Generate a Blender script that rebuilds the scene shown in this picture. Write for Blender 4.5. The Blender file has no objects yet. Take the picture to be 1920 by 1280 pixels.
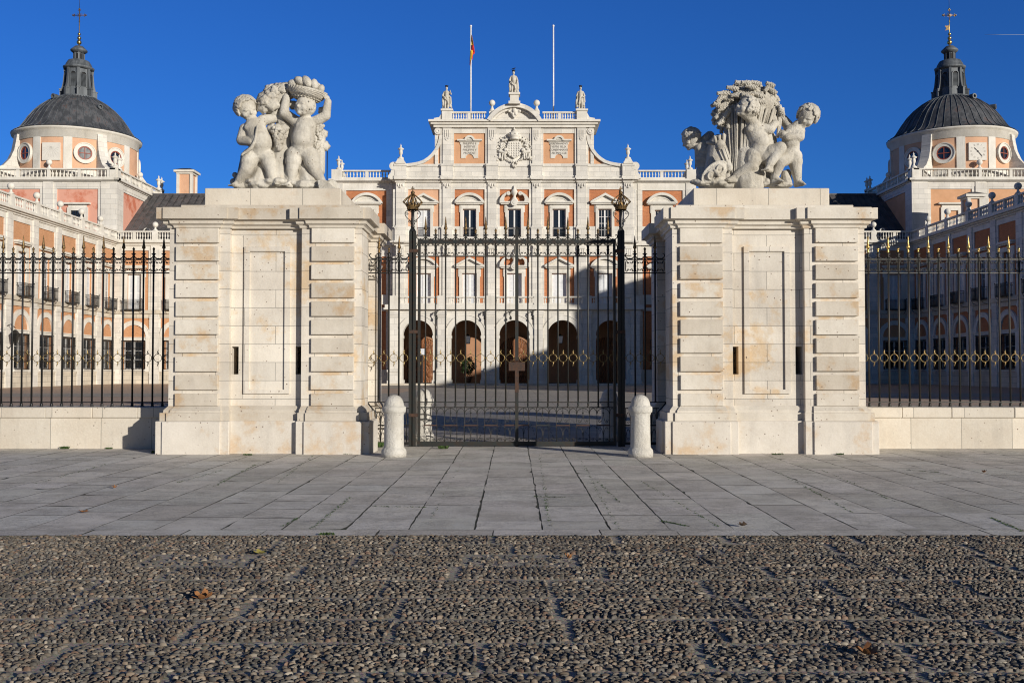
import bpy, bmesh, math, random
import numpy as np
from math import sin, cos, tan, pi, atan, sqrt, radians, atan2
from mathutils import Vector, Matrix

random.seed(7)
SC = bpy.context.scene
COL = SC.collection
# ---------------------------------------------------------------- camera geometry
F = 1867.0; CH = 1.65; CX = -0.065; VX = 963.3
PIT = atan(52.0 / F)


def zat(py, D):
    v = (640 - py) / F
    return CH + D * (v * cos(PIT) + sin(PIT)) / (cos(PIT) - v * sin(PIT))


def xat(px, D, py=692):
    v = (640 - py) / F
    return CX + (px - VX) / F * D / (cos(PIT) - v * sin(PIT))


def P(px, py, D):
    return Vector((xat(px, D, py), D, zat(py, D)))


# ---------------------------------------------------------------- mesh builder
class MB:
    def __init__(s):
        s.v = []; s.f = []; s.sm = []

    def add(s, vs, fs, smooth=False):
        b = len(s.v)
        s.v.extend([tuple(p) for p in vs])
        s.f.extend([tuple(b + i for i in f) for f in fs])
        s.sm.extend([smooth] * len(fs))
        return s

    def box(s, x0, x1, y0, y1, z0, z1):
        vs = [(x0, y0, z0), (x1, y0, z0), (x1, y1, z0), (x0, y1, z0), (x0, y0, z1), (x1, y0, z1), (x1, y1, z1), (x0, y1, z1)]
        return s.add(vs, [(0, 3, 2, 1), (4, 5, 6, 7), (0, 1, 5, 4), (1, 2, 6, 5), (2, 3, 7, 6), (3, 0, 4, 7)])

    def bbox(s, x0, x1, y0, y1, z0, z1, b=0.01):
        """box with chamfered edges"""
        bm = bmesh.new()
        bmesh.ops.create_cube(bm, size=1)
        for v in bm.verts:
            v.co = Vector((x0 + (v.co.x + .5) * (x1 - x0), y0 + (v.co.y + .5) * (y1 - y0), z0 + (v.co.z + .5) * (z1 - z0)))
        bmesh.ops.bevel(bm, geom=bm.edges[:], offset=b, segments=1, affect='EDGES')
        bm.verts.index_update()
        s.add([v.co[:] for v in bm.verts], [tuple(v.index for v in f.verts) for f in bm.faces])
        bm.free()
        return s

    def frus(s, a, b):
        """a,b = (x0,x1,y0,y1,z) bottom and top rectangles"""
        vs = []
        for (x0, x1, y0, y1, z) in (a, b):
            vs += [(x0, y0, z), (x1, y0, z), (x1, y1, z), (x0, y1, z)]
        return s.add(vs, [(0, 3, 2, 1), (4, 5, 6, 7), (0, 1, 5, 4), (1, 2, 6, 5), (2, 3, 7, 6), (3, 0, 4, 7)])

    def lathe(s, prof, n=16, c=(0, 0), z=0.0, smooth=True, a0=0.0, cap=True, sc=1.0):
        vs = []; fs = []
        for (r, h) in prof:
            for i in range(n):
                a = a0 + 2 * pi * i / n
                vs.append((c[0] + r * sc * cos(a), c[1] + r * sc * sin(a), z + h * sc))
        m = len(prof)
        for j in range(m - 1):
            for i in range(n):
                k = (i + 1) % n
                fs.append((j * n + i, j * n + k, (j + 1) * n + k, (j + 1) * n + i))
        s.add(vs, fs, smooth)
        if cap:
            b = len(s.v)
            for j in (0, m - 1):
                if prof[j][0] > 1e-4:
                    q = [b - m * n + j * n + i for i in range(n)]
                    s.f.append(tuple(q if j else q[::-1])); s.sm.append(False)
        return s

    def prism(s, poly, y0, y1, smooth=False):
        """polygon in the xz plane extruded from y0 to y1"""
        n = len(poly)
        vs = [(x, y0, z) for x, z in poly] + [(x, y1, z) for x, z in poly]
        fs = [tuple(range(n)), tuple(range(2 * n - 1, n - 1, -1))]
        s.add(vs, fs)
        b = len(s.v) - 2 * n
        for i in range(n):
            k = (i + 1) % n
            s.f.append((b + i, b + k, b + n + k, b + n + i)); s.sm.append(smooth)
        return s

    def arc(s, cx, cz, r0, r1, a0, a1, y0, y1, n=16):
        """ring segment in the xz plane, extruded in y (angles in degrees, 0 = +x)"""
        vs = []; fs = []
        for i in range(n + 1):
            a = radians(a0 + (a1 - a0) * i / n)
            for y in (y0, y1):
                for r in (r0, r1):
                    vs.append((cx + r * cos(a), y, cz + r * sin(a)))
        for i in range(n):
            b = 4 * i; c = b + 4
            fs += [(b, b + 1, c + 1, c), (b + 2, c + 2, c + 3, b + 3), (b, c, c + 2, b + 2), (b + 1, b + 3, c + 3, c + 1)]
        fs += [(0, 2, 3, 1), (4 * n, 4 * n + 1, 4 * n + 3, 4 * n + 2)]
        return s.add(vs, fs)

    def tube(s, pts, r, n=6, smooth=True, closed=False):
        pts = [Vector(p) for p in pts]
        m = len(pts)
        rs = r if isinstance(r, (list, tuple)) else [r] * m
        vs = []; fs = []
        up = None
        for i, p in enumerate(pts):
            if closed:
                t = pts[(i + 1) % m] - pts[i - 1]
            else:
                t = pts[min(i + 1, m - 1)] - pts[max(i - 1, 0)]
            t.normalize()
            if up is None:
                up = Vector((0, 0, 1)) if abs(t.z) < .9 else Vector((0, 1, 0))
                if abs(t.y) < .2 and abs(t.z) <= .99: up = Vector((0, 1, 0))
            x = t.cross(up)
            if x.length < 1e-5: x = t.cross(Vector((1, 0, 0)))
            x.normalize(); y = x.cross(t); y.normalize(); up = y
            for k in range(n):
                a = 2 * pi * (k + .5) / n
                vs.append(p + (x * cos(a) + y * sin(a)) * rs[i])
        for i in range(m if closed else m - 1):
            for k in range(n):
                a = i * n + k; b = i * n + (k + 1) % n
                j = ((i + 1) % m) * n
                fs.append((a, b, j + (k + 1) % n, j + k))
        s.add(vs, fs, smooth)
        if not closed:
            b = len(s.v) - m * n
            s.f.append(tuple(b + k for k in range(n - 1, -1, -1))); s.sm.append(False)
            s.f.append(tuple(b + (m - 1) * n + k for k in range(n))); s.sm.append(False)
        return s

    def ball(s, c, r, nu=12, nv=8, M=None):
        rx, ry, rz = (r, r, r) if not isinstance(r, (tuple, list)) else r
        vs = [Vector((0, 0, -rz))]
        for j in range(1, nv):
            t = pi * j / nv
            for i in range(nu):
                a = 2 * pi * i / nu
                vs.append(Vector((rx * sin(t) * cos(a), ry * sin(t) * sin(a), -rz * cos(t))))
        vs.append(Vector((0, 0, rz)))
        fs = []
        for i in range(nu):
            k = (i + 1) % nu
            fs.append((0, 1 + k, 1 + i))
            for j in range(nv - 2):
                a = 1 + j * nu
                fs.append((a + i, a + k, a + nu + k, a + nu + i))
            a = 1 + (nv - 2) * nu
            fs.append((a + i, a + k, len(vs) - 1))
        c = Vector(c)
        return s.add([(M @ v if M else v) + c for v in vs], fs, True)

    def cap(s, a, b, r0, r1, n=12):
        """tapered capsule"""
        a = Vector(a); b = Vector(b); d = b - a; L = d.length
        if L < 1e-6: return s.ball(a, max(r0, r1))
        q = d.to_track_quat('Z', 'Y').to_matrix()
        rings = []
        for j in range(1, 4):
            t = pi / 2 * j / 4
            rings.append((r0 * sin(t), -r0 * cos(t)))
        rings.append((r0, 0)); rings.append((r0 * .5 + r1 * .5, L / 2)); rings.append((r1, L))
        for j in range(1, 4):
            t = pi / 2 * j / 4
            rings.append((r1 * cos(t), L + r1 * sin(t)))
        vs = [a + q @ Vector((0, 0, -r0))]
        for r, h in rings:
            for i in range(n):
                t = 2 * pi * i / n
                vs.append(a + q @ Vector((r * cos(t), r * sin(t), h)))
        vs.append(a + q @ Vector((0, 0, L + r1)))
        fs = []; m = len(rings)
        for i in range(n):
            k = (i + 1) % n
            fs.append((0, 1 + k, 1 + i))
            for j in range(m - 1):
                p = 1 + j * n
                fs.append((p + i, p + k, p + n + k, p + n + i))
            p = 1 + (m - 1) * n
            fs.append((p + i, p + k, len(vs) - 1))
        return s.add(vs, fs, True)

    def wall(s, x0, x1, z0, z1, ops, y=0.0, depth=0.4, back=False):
        """flat wall in the xz plane at y with openings (xa, xb, za, zb, arch); reveals go to y+depth"""
        xs = {x0, x1}
        for (a, b, za, zb, ar) in ops:
            xs.add(a); xs.add(b)
            if ar:
                for i in range(1, 16): xs.add(a + (b - a) * (1 - cos(pi * i / 16)) / 2)
        xs = sorted(xs)

        def top(o, x):
            a, b, za, zb, ar = o
            if not ar: return zb
            r = (b - a) / 2; c = (a + b) / 2
            return zb + sqrt(max(0, r * r - (x - c) ** 2))
        for i in range(len(xs) - 1):
            xa, xb = xs[i], xs[i + 1]
            if xb - xa < 1e-6: continue
            m = (xa + xb) / 2
            hit = sorted([o for o in ops if o[0] < m < o[1]], key=lambda o: o[2])
            la = lb = z0
            for o in hit:
                if o[2] > la + 1e-6:
                    s.add([(xa, y, la), (xb, y, lb), (xb, y, o[2]), (xa, y, o[2])], [(0, 1, 2, 3)])
                    s.add([(xa, y, o[2]), (xb, y, o[2]), (xb, y + depth, o[2]), (xa, y + depth, o[2])], [(0, 1, 2, 3)])
                la, lb = top(o, xa), top(o, xb)
                s.add([(xa, y, la), (xa, y + depth, la), (xb, y + depth, lb), (xb, y, lb)], [(0, 1, 2, 3)], False)
            s.add([(xa, y, la), (xb, y, lb), (xb, y, z1), (xa, y, z1)], [(0, 1, 2, 3)])
            if back:
                pass
        for (a, b, za, zb, ar) in ops:
            for x in (a, b):
                s.add([(x, y, za), (x, y + depth, za), (x, y + depth, zb), (x, y, zb)], [(0, 1, 2, 3)])
        return s

    def xf(s, M):
        s.v = [tuple(M @ Vector(p)) for p in s.v]
        return s

    def join(s, o):
        b = len(s.v)
        s.v += o.v; s.f += [tuple(b + i for i in f) for f in o.f]; s.sm += o.sm
        return s

    def mesh(s, name, mat):
        me = bpy.data.meshes.new(name)
        me.from_pydata(s.v, [], s.f)
        me.polygons.foreach_set('use_smooth', s.sm)
        if mat: me.materials.append(mat)
        me.update()
        return me


def T(x=0, y=0, z=0): return Matrix.Translation((x, y, z))


def RZ(a): return Matrix.Rotation(a, 4, 'Z')


def thing(name, label, cat, loc=(0, 0, 0), rz=0.0, group=None, kind=None):
    o = bpy.data.objects.new(name, None)
    o.empty_display_size = .3
    COL.objects.link(o)
    o.location = loc; o.rotation_euler = (0, 0, rz)
    o['label'] = label; o['category'] = cat
    if group: o['group'] = group
    if kind: o['kind'] = kind
    return o


def tag(o, label=None, cat=None, group=None, kind=None):
    if label: o['label'] = label
    if cat: o['category'] = cat
    if group: o['group'] = group
    if kind: o['kind'] = kind
    return o


def obj(name, mb, mat, parent=None, loc=None, world=True, rz=0.0):
    """one mesh object. world=True: vertices are given in world coordinates"""
    if isinstance(mb, MB):
        if parent is not None and world:
            W = Matrix.Identity(4); q = parent
            while q is not None:
                W = T(*q.location) @ RZ(q.rotation_euler.z) @ W; q = q.parent
            mb.xf(W.inverted())
        me = mb.mesh(name, mat)
    else:
        me = mb
    o = bpy.data.objects.new(name, me)
    COL.objects.link(o)
    o.parent = parent
    if loc: o.location = loc
    o.rotation_euler.z = rz
    return o


def kids(o): return [c for c in bpy.data.objects if c.parent == o]


def copy_tree(o, parent=None, ch=None):
    if ch is None:
        ch = {}
        for c in bpy.data.objects:
            if c.parent: ch.setdefault(c.parent.name, []).append(c)
    c = o.copy(); COL.objects.link(c)
    if parent is not None: c.parent = parent
    for k in ch.get(o.name, []): copy_tree(k, c, ch)
    return c


# ---------------------------------------------------------------- materials
def newmat(name):
    m = bpy.data.materials.new(name); m.use_nodes = True
    nt = m.node_tree; b = nt.nodes['Principled BSDF']
    return m, nt, b


class N:
    """small node helper"""
    def __init__(s, nt): s.nt = nt

    def n(s, t, **k):
        x = s.nt.nodes.new(t)
        for a, v in k.items(): setattr(x, a, v)
        return x

    def l(s, a, b): s.nt.links.new(a, b)

    def pos(s): return s.n('ShaderNodeNewGeometry').outputs['Position']

    def noise(s, vec, scale, detail=4, rough=.6):
        x = s.n('ShaderNodeTexNoise'); x.inputs['Scale'].default_value = scale
        x.inputs['Detail'].default_value = detail; x.inputs['Roughness'].default_value = rough
        s.l(vec, x.inputs['Vector']); return x.outputs['Fac']

    def ramp(s, fac, a, b, c0=(0, 0, 0, 1), c1=(1, 1, 1, 1)):
        x = s.n('ShaderNodeValToRGB'); e = x.color_ramp.elements
        e[0].position = a; e[1].position = b; e[0].color = c0; e[1].color = c1
        s.l(fac, x.inputs['Fac']); return x.outputs['Color']

    def mix(s, fac, a, b, mode='MIX'):
        x = s.n('ShaderNodeMix', data_type='RGBA', blend_type=mode)
        for i, v in ((0, fac), (6, a), (7, b)):
            if isinstance(v, (tuple, list)): x.inputs[i].default_value = (*v[:3], 1)
            elif isinstance(v, (int, float)): x.inputs[i].default_value = v
            else: s.l(v, x.inputs[i])
        return x.outputs[2]

    def math(s, op, a, b=0.0):
        x = s.n('ShaderNodeMath', operation=op)
        for i, v in enumerate((a, b)):
            if isinstance(v, (int, float)): x.inputs[i].default_value = v
            else: s.l(v, x.inputs[i])
        return x.outputs[0]

    def wallvec(s, off=0.0):
        """(x+y, z, 0) so that brick courses lie level on any upright face"""
        p = s.n('ShaderNodeSeparateXYZ'); s.l(s.pos(), p.inputs[0])
        c = s.n('ShaderNodeCombineXYZ')
        s.l(s.math('ADD', p.outputs[0], p.outputs[1]), c.inputs[0]); s.l(s.math('ADD', p.outputs[2], off), c.inputs[1])
        return c.outputs[0]

    def brick(s, vec, w, h, mortar, c1=(1, 1, 1), c2=(1, 1, 1), cm=(0, 0, 0), offset=.5, smooth=.1):
        x = s.n('ShaderNodeTexBrick'); x.offset = offset
        x.inputs['Scale'].default_value = 1; x.inputs['Brick Width'].default_value = w; x.inputs['Row Height'].default_value = h
        x.inputs['Mortar Size'].default_value = mortar; x.inputs['Mortar Smooth'].default_value = smooth
        for k, c in (('Color1', c1), ('Color2', c2), ('Mortar', cm)): x.inputs[k].default_value = (*c, 1)
        s.l(vec, x.inputs['Vector']); return x

    def bump(s, h, strength, dist, prev=None):
        x = s.n('ShaderNodeBump'); x.inputs['Strength'].default_value = strength; x.inputs['Distance'].default_value = dist
        s.l(h, x.inputs['Height'])
        if prev: s.l(prev, x.inputs['Normal'])
        return x.outputs[0]


def stone(name, c1, c2, stain=(.5, .36, .2), stain_at=.62, stain_amt=.5, joint=None, jdark=.55, pits=0.0, grime=.3, scale=1.0, bump=.35, cmix=.5, joff=0.0, rand=0.0, bdist=.02, sscale=1.7, sharp=.13):
    m, nt, b = newmat(name); q = N(nt); p = q.pos()
    n1 = q.noise(p, .9 * scale, 5, .65)
    col = q.mix(q.ramp(n1, .35, .65), c1, c2)
    n2 = q.noise(p, sscale * scale, 8, .66)
    st = q.ramp(n2, stain_at, stain_at + sharp)
    col = q.mix(q.math('MULTIPLY', st, stain_amt), col, stain)
    # streaky grey weathering, stretched downwards
    mp = q.n('ShaderNodeMapping'); mp.inputs['Scale'].default_value = (3.2 * scale, 3.2 * scale, .5 * scale); q.l(p, mp.inputs['Vector'])
    n3 = q.noise(mp.outputs[0], 1.0, 5, .6)
    col = q.mix(q.math('MULTIPLY', q.ramp(n3, .52, .75), grime), col, (.33, .31, .28))
    fine = q.noise(p, 28 * scale, 3, .7)
    col = q.mix(.35, col, q.mix(fine, (.25, .25, .25), (.78, .78, .78)), 'OVERLAY')
    h = q.noise(p, 9 * scale, 6, .7)
    nrm = q.bump(h, bump, bdist)
    if rand:
        oi = q.n('ShaderNodeObjectInfo').outputs['Random']
        col = q.mix(rand, col, q.ramp(oi, 0, 1, (.55, .47, .38, 1), (1.08, 1.06, 1.04, 1)), 'MULTIPLY')
    if joint:
        w, hh, mo = joint
        br = q.brick(q.wallvec(joff), w, hh, mo, (.86, .85, .84), (1.1, 1.08, 1.05), (jdark, jdark, jdark))
        col = q.mix(.8, col, br.outputs['Color'], 'MULTIPLY')
        nrm = q.bump(br.outputs['Fac'], -.5, .01, nrm)
    if pits:
        v = q.n('ShaderNodeTexVoronoi'); v.inputs['Scale'].default_value = 9; q.l(p, v.inputs['Vector'])
        d = q.math('ADD', v.outputs['Distance'], q.math('MULTIPLY', q.noise(p, 40, 2), .12))
        mask = q.ramp(q.noise(p, 2.3, 4), .44, .58)
        pit = q.math('MULTIPLY', q.math('LESS_THAN', d, .17), mask)
        pit = q.math('MULTIPLY', pit, pits)
        col = q.mix(pit, col, (.16, .11, .08))
        nrm = q.bump(pit, -.8, .015, nrm)
    q.l(col, b.inputs['Base Color']); b.inputs['Roughness'].default_value = .85
    b.inputs['Specular IOR Level'].default_value = .25
    q.l(nrm, b.inputs['Normal'])
    return m


def plain(name, c, rough=.6, metal=0.0, c2=None, scale=6.0, bump=0.0, spec=.5, lo=.4, hi=.65):
    m, nt, b = newmat(name); q = N(nt); p = q.pos()
    b.inputs['Roughness'].default_value = rough; b.inputs['Metallic'].default_value = metal
    b.inputs['Specular IOR Level'].default_value = spec
    if c2 is None: c2 = tuple(x * .8 for x in c)
    q.l(q.mix(q.ramp(q.noise(p, scale, 5, .65), lo, hi), c, c2), b.inputs['Base Color'])
    if bump: q.l(q.bump(q.noise(p, scale * 4, 4), bump, .01), b.inputs['Normal'])
    return m


def brickmat(name, ca, cb, cm, w=.28, h=.07, patch=(.5, .3, .2), pamt=.3):
    m, nt, b = newmat(name); q = N(nt); p = q.pos()
    br = q.brick(q.wallvec(), w, h, .009, ca, cb, cm)
    br.inputs['Bias'].default_value = -.1
    col = q.mix(q.math('MULTIPLY', q.ramp(q.noise(p, .8, 5), .45, .7), pamt), br.outputs['Color'], patch)
    col = q.mix(.4, col, q.mix(q.noise(p, 6, 4), (.3, .3, .3), (.72, .72, .72)), 'OVERLAY')
    q.l(col, b.inputs['Base Color']); b.inputs['Roughness'].default_value = .9
    b.inputs['Specular IOR Level'].default_value = .2
    q.l(q.bump(br.outputs['Fac'], -.5, .01), b.inputs['Normal'])
    return m


M = {}
LS1, LS2 = (.71, .685, .63), (.60, .575, .52)
M['pier'] = stone('pier_stone', (.69, .645, .565), (.55, .50, .43), stain=(.56, .37, .17), stain_at=.54, stain_amt=.6, sharp=.08, sscale=.8, joint=(1.3, .361, .006), jdark=.32, pits=1, grime=.3, scale=1.1, joff=.02)
M['pier_base'] = stone('pier_base_stone', (.67, .62, .54), (.55, .50, .43), stain=(.56, .37, .19), stain_at=.54, stain_amt=.55, sharp=.09, pits=1, grime=.3, scale=1.1, sscale=.9)
M['pier_plain'] = stone('pier_block_stone', (.69, .65, .57), (.55, .50, .42), stain=(.55, .36, .18), stain_at=.55, stain_amt=.55, sharp=.08, sscale=.9, pits=1, grime=.25, scale=1.2, rand=.45)
M['wallcap'] = stone('low_wall_stone', (.66, .61, .52), (.58, .52, .43), stain=(.5, .34, .2), stain_amt=.4, joint=(1.05, .9, .007), jdark=.35, pits=.9, grime=.35, scale=1.1)
M['statue'] = stone('statue_marble', (.64, .605, .53), (.42, .385, .32), stain=(.5, .38, .25), stain_at=.6, stain_amt=.4, pits=1, grime=.6, scale=2.6, bump=.9, bdist=.03)
M['bollard'] = stone('bollard_stone', (.66, .635, .575), (.52, .49, .43), stain_amt=.3, pits=.6, grime=.5, scale=3, bump=1, bdist=.03)
M['lime'] = stone('palace_limestone', LS1, LS2, stain=(.5, .42, .3), stain_amt=.3, joint=(1.15, .55, .016), jdark=.62, grime=.25, scale=.5, bump=.2)
M['lime2'] = stone('palace_trim_stone', (.72, .69, .625), (.60, .565, .49), stain=(.45, .38, .27), stain_amt=.35, grime=.35, scale=.7, bump=.2)
M['limeold'] = stone('palace_plinth_stone', (.62, .56, .46), (.5, .45, .37), stain=(.48, .33, .18), stain_amt=.5, joint=(1.3, .5, .02), jdark=.5, grime=.5, scale=.6, bump=.3)
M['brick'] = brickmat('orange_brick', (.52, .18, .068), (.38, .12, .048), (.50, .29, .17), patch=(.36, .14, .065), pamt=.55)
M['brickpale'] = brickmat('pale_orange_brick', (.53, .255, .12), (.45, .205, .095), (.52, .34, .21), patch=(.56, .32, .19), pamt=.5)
M['peach'] = plain('peach_plaster', (.62, .35, .20), .9, c2=(.54, .30, .165), scale=.8, spec=.2)
M['peach2'] = plain('pale_peach_plaster', (.66, .40, .255), .9, c2=(.58, .34, .215), scale=.8, spec=.2)
M['pink'] = plain('flaking_pink_plaster', (.66, .34, .25), .9, c2=(.52, .17, .10), scale=.55, spec=.2, lo=.5, hi=.62)


def lead(name, c1, c2, rust):
    m, nt, b = newmat(name); q = N(nt); p = q.pos()
    mp = q.n('ShaderNodeMapping'); mp.inputs['Scale'].default_value = (1.5, 1.5, .09); q.l(p, mp.inputs['Vector'])
    n = q.noise(mp.outputs[0], 1.0, 6, .65)
    col = q.mix(q.ramp(n, .43, .58), c1, c2)
    col = q.mix(q.math('MULTIPLY', q.ramp(q.noise(mp.outputs[0], 1.0, 4), .55, .64), .6), col, rust)
    col = q.mix(.4, col, q.mix(q.noise(p, 3, 5), (.3, .3, .3), (.72, .72, .72)), 'OVERLAY')
    q.l(col, b.inputs['Base Color']); b.inputs['Roughness'].default_value = .62
    b.inputs['Metallic'].default_value = .15
    q.l(q.bump(q.noise(p, 4, 4), .3, .04), b.inputs['Normal'])
    return m


M['lead'] = lead('lead_sheet', (.055, .058, .065), (.115, .12, .13), (.10, .055, .045))
M['leadlantern'] = lead('weathered_lead', (.07, .08, .09), (.15, .165, .18), (.05, .055, .06))
M['leadroof'] = lead('lead_roof_sheets', (.075, .072, .072), (.13, .125, .13), (.11, .075, .062))
M['iron'] = plain('black_painted_iron', (.012, .014, .015), .42, .3, c2=(.022, .018, .015), scale=14, bump=.15)
M['irongate'] = plain('green_black_iron', (.022, .027, .026), .5, .3, c2=(.035, .026, .019), scale=10, bump=.2)
M['rust'] = plain('rusty_iron', (.075, .035, .02), .8, .1, c2=(.035, .025, .02), scale=18, bump=.3)
M['gold'] = plain('gilded_metal', (.78, .56, .20), .36, 1.0, c2=(.3, .2, .08), scale=25, bump=.2)
M['goldold'] = plain('worn_gilding', (.26, .165, .065), .55, .7, c2=(.07, .05, .03), scale=22, bump=.3, lo=.42, hi=.6)
M['goldring'] = plain('gilded_ring_metal', (.42, .30, .12), .45, .8, c2=(.07, .055, .03), scale=20, bump=.2, lo=.45, hi=.7)
M['white'] = plain('white_painted_wood', (.78, .78, .76), .5, c2=(.70, .70, .68), scale=3)
M['shutter'] = plain('white_inner_shutters', (.70, .71, .72), .6, c2=(.60, .62, .64), scale=3)
M['dark'] = plain('dark_opening', (.012, .012, .014), .8)
M['vaultshade'] = plain('shade_dark_vault_plaster', (.07, .05, .04), .95, c2=(.05, .038, .03), scale=1, spec=.1)  # near-black colour stands in for the shade inside the arcade
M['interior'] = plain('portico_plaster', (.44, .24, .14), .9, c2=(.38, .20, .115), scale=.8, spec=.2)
M['redframe'] = plain('red_window_frame', (.30, .07, .04), .6)
M['flagred'] = plain('red_flag_cloth', (.55, .02, .02), .8)
M['flagyel'] = plain('yellow_flag_cloth', (.85, .55, .03), .8)
M['pole'] = plain('white_flagpole_paint', (.8, .8, .8), .4)
M['ink'] = plain('black_clock_paint', (.02, .02, .02), .6)
M['letters'] = plain('carved_grey_letters', (.27, .25, .22), .9)
M['dial'] = plain('clock_dial_plaster', (.70, .67, .60), .8, c2=(.64, .61, .55), scale=2)
M['sign'] = plain('white_notice_board', (.72, .74, .78), .5)
M['metalpole'] = plain('dark_thin_pole', (.04, .04, .045), .5, .4)


def glassmat():
    m, nt, b = newmat('dark_window_glass')
    b.inputs['Base Color'].default_value = (.015, .02, .028, 1); b.inputs['Roughness'].default_value = .08
    b.inputs['Specular IOR Level'].default_value = .8
    q = N(nt); q.l(q.bump(q.noise(q.pos(), .8, 2), .15, .05), b.inputs['Normal'])
    return m


M['glass'] = glassmat()


def woodmat():
    m, nt, b = newmat('carved_door_wood'); q = N(nt); p = q.pos()
    w = q.n('ShaderNodeTexWave'); w.inputs['Scale'].default_value = 1.6; w.inputs['Distortion'].default_value = 12
    w.inputs['Detail'].default_value = 3; q.l(p, w.inputs['Vector'])
    q.l(q.mix(w.outputs['Fac'], (.30, .115, .035), (.14, .05, .018)), b.inputs['Base Color'])
    q.l(q.bump(w.outputs['Fac'], .8, .04), b.inputs['Normal']); b.inputs['Roughness'].default_value = .6
    return m


M['door'] = woodmat()
M['doorplain'] = plain('plain_door_wood', (.26, .10, .035), .6, c2=(.17, .06, .02), scale=3)
# ---------------------------------------------------------------- ground
def attrmat(name, rough, grit=.35, bumpd=.006, scale=60, dirt=None, moss=0.0):
    m, nt, b = newmat(name); q = N(nt); p = q.pos()
    a = q.n('ShaderNodeAttribute'); a.attribute_name = 'tone'
    col = a.outputs['Color']
    if dirt:
        col = q.mix(q.math('MULTIPLY', q.ramp(q.noise(p, 1.4, 8, .75), .45, .62), .7), col, dirt)
        v = q.n('ShaderNodeTexVoronoi'); v.inputs['Scale'].default_value = 55; q.l(p, v.inputs['Vector'])
        pit = q.math('MULTIPLY', q.math('LESS_THAN', v.outputs['Distance'], .22), q.ramp(q.noise(p, 3.5, 5, .75), .46, .58))
        col = q.mix(pit, col, (.07, .062, .055))
        m2 = q.n('ShaderNodeMapping'); m2.inputs['Scale'].default_value = (5, 11, 1); q.l(p, m2.inputs['Vector'])
        fl = q.math('MULTIPLY', q.ramp(q.noise(m2.outputs[0], 1.0, 7, .72), .60, .64), q.ramp(q.noise(p, .8, 4), .42, .56))
        pit = q.math('MAXIMUM', pit, fl)
        # broken, flaking patches and cracks
        mp = q.n('ShaderNodeMapping'); mp.inputs['Scale'].default_value = (1, 1.6, 1); q.l(p, mp.inputs['Vector'])
        ns = q.noise(mp.outputs[0], 2.6, 8, .8)
        crack = q.ramp(q.math('ABSOLUTE', q.math('SUBTRACT', ns, .5)), 0, .012, (1, 1, 1, 1), (0, 0, 0, 1))
        crack = q.math('MULTIPLY', crack, q.ramp(q.noise(p, .5, 3), .42, .5))
        col = q.mix(q.math('MULTIPLY', crack, .8), col, (.045, .042, .036))
    col = q.mix(grit, col, q.mix(q.noise(p, scale, 4, .75), (.22, .22, .22), (.8, .8, .8)), 'OVERLAY')
    q.l(col, b.inputs['Base Color']); b.inputs['Roughness'].default_value = rough
    b.inputs['Specular IOR Level'].default_value = .3
    h = q.noise(p, scale * .4, 6, .75)
    nrm = q.bump(h, .55, bumpd)
    if dirt:
        nrm = q.bump(q.math('ADD', pit, crack), -.7, .006, nrm)
        nrm = q.bump(q.noise(p, 1.3, 3), .4, .03, nrm)
    q.l(nrm, b.inputs['Normal'])
    return m


def sandmat():
    m, nt, b = newmat('sandy_mortar'); q = N(nt); p = q.pos()
    col = q.mix(q.noise(p, 2.2, 6, .7), (.30, .26, .20), (.44, .38, .30))
    v = q.n('ShaderNodeTexVoronoi'); v.inputs['Scale'].default_value = 90; q.l(p, v.inputs['Vector'])
    col = q.mix(.35, col, v.outputs['Color'], 'SOFT_LIGHT')
    q.l(col, b.inputs['Base Color']); b.inputs['Roughness'].default_value = .95
    nrm = q.bump(v.outputs['Distance'], -.8, .008)
    nrm = q.bump(q.noise(p, 3, 6, .7), .6, .04, nrm)
    q.l(nrm, b.inputs['Normal'])
    return m


def courtmat(name, c1, c2, scale):
    m, nt, b = newmat(name); q = N(nt); p = q.pos()
    col = q.mix(q.noise(p, .35, 6, .7), c1, c2)
    v = q.n('ShaderNodeTexVoronoi'); v.inputs['Scale'].default_value = scale; q.l(p, v.inputs['Vector'])
    col = q.mix(.4, col, q.mix(q.ramp(v.outputs['Distance'], .1, .6), (.8, .78, .76), (.3, .3, .3)), 'OVERLAY')
    q.l(col, b.inputs['Base Color']); b.inputs['Roughness'].default_value = .95
    b.inputs['Specular IOR Level'].default_value = .2
    q.l(q.bump(v.outputs['Distance'], -1.0, .03), b.inputs['Normal'])
    return m


def slabpath():
    m, nt, b = newmat('court_slabs'); q = N(nt); p = q.pos()
    br = q.brick(p, .85, .62, .012, (.46, .41, .34), (.38, .34, .29), (.14, .125, .10))
    col = q.mix(q.math('MULTIPLY', q.ramp(q.noise(p, .5, 5), .4, .7), .5), br.outputs['Color'], (.22, .2, .175))
    col = q.mix(.4, col, q.mix(q.noise(p, 9, 5, .75), (.22, .22, .22), (.8, .8, .8)), 'OVERLAY')
    q.l(col, b.inputs['Base Color']); b.inputs['Roughness'].default_value = .9
    b.inputs['Specular IOR Level'].default_value = .2
    nrm = q.bump(br.outputs['Fac'], -.8, .02); q.l(q.bump(q.noise(p, 5, 6, .75), .6, .04, nrm), b.inputs['Normal'])
    return m


MSLAB = attrmat('worn_grey_flagstones', .88, .6, .008, 30, dirt=(.42, .385, .335))
MPEB = attrmat('river_pebbles', .62, .3, .002, 90)
MSAND = sandmat()


def setattr_color(me, cols):
    a = me.color_attributes.new('tone', 'FLOAT_COLOR', 'POINT')
    a.data.foreach_set('color', np.asarray(cols, dtype=np.float32).ravel())


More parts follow.
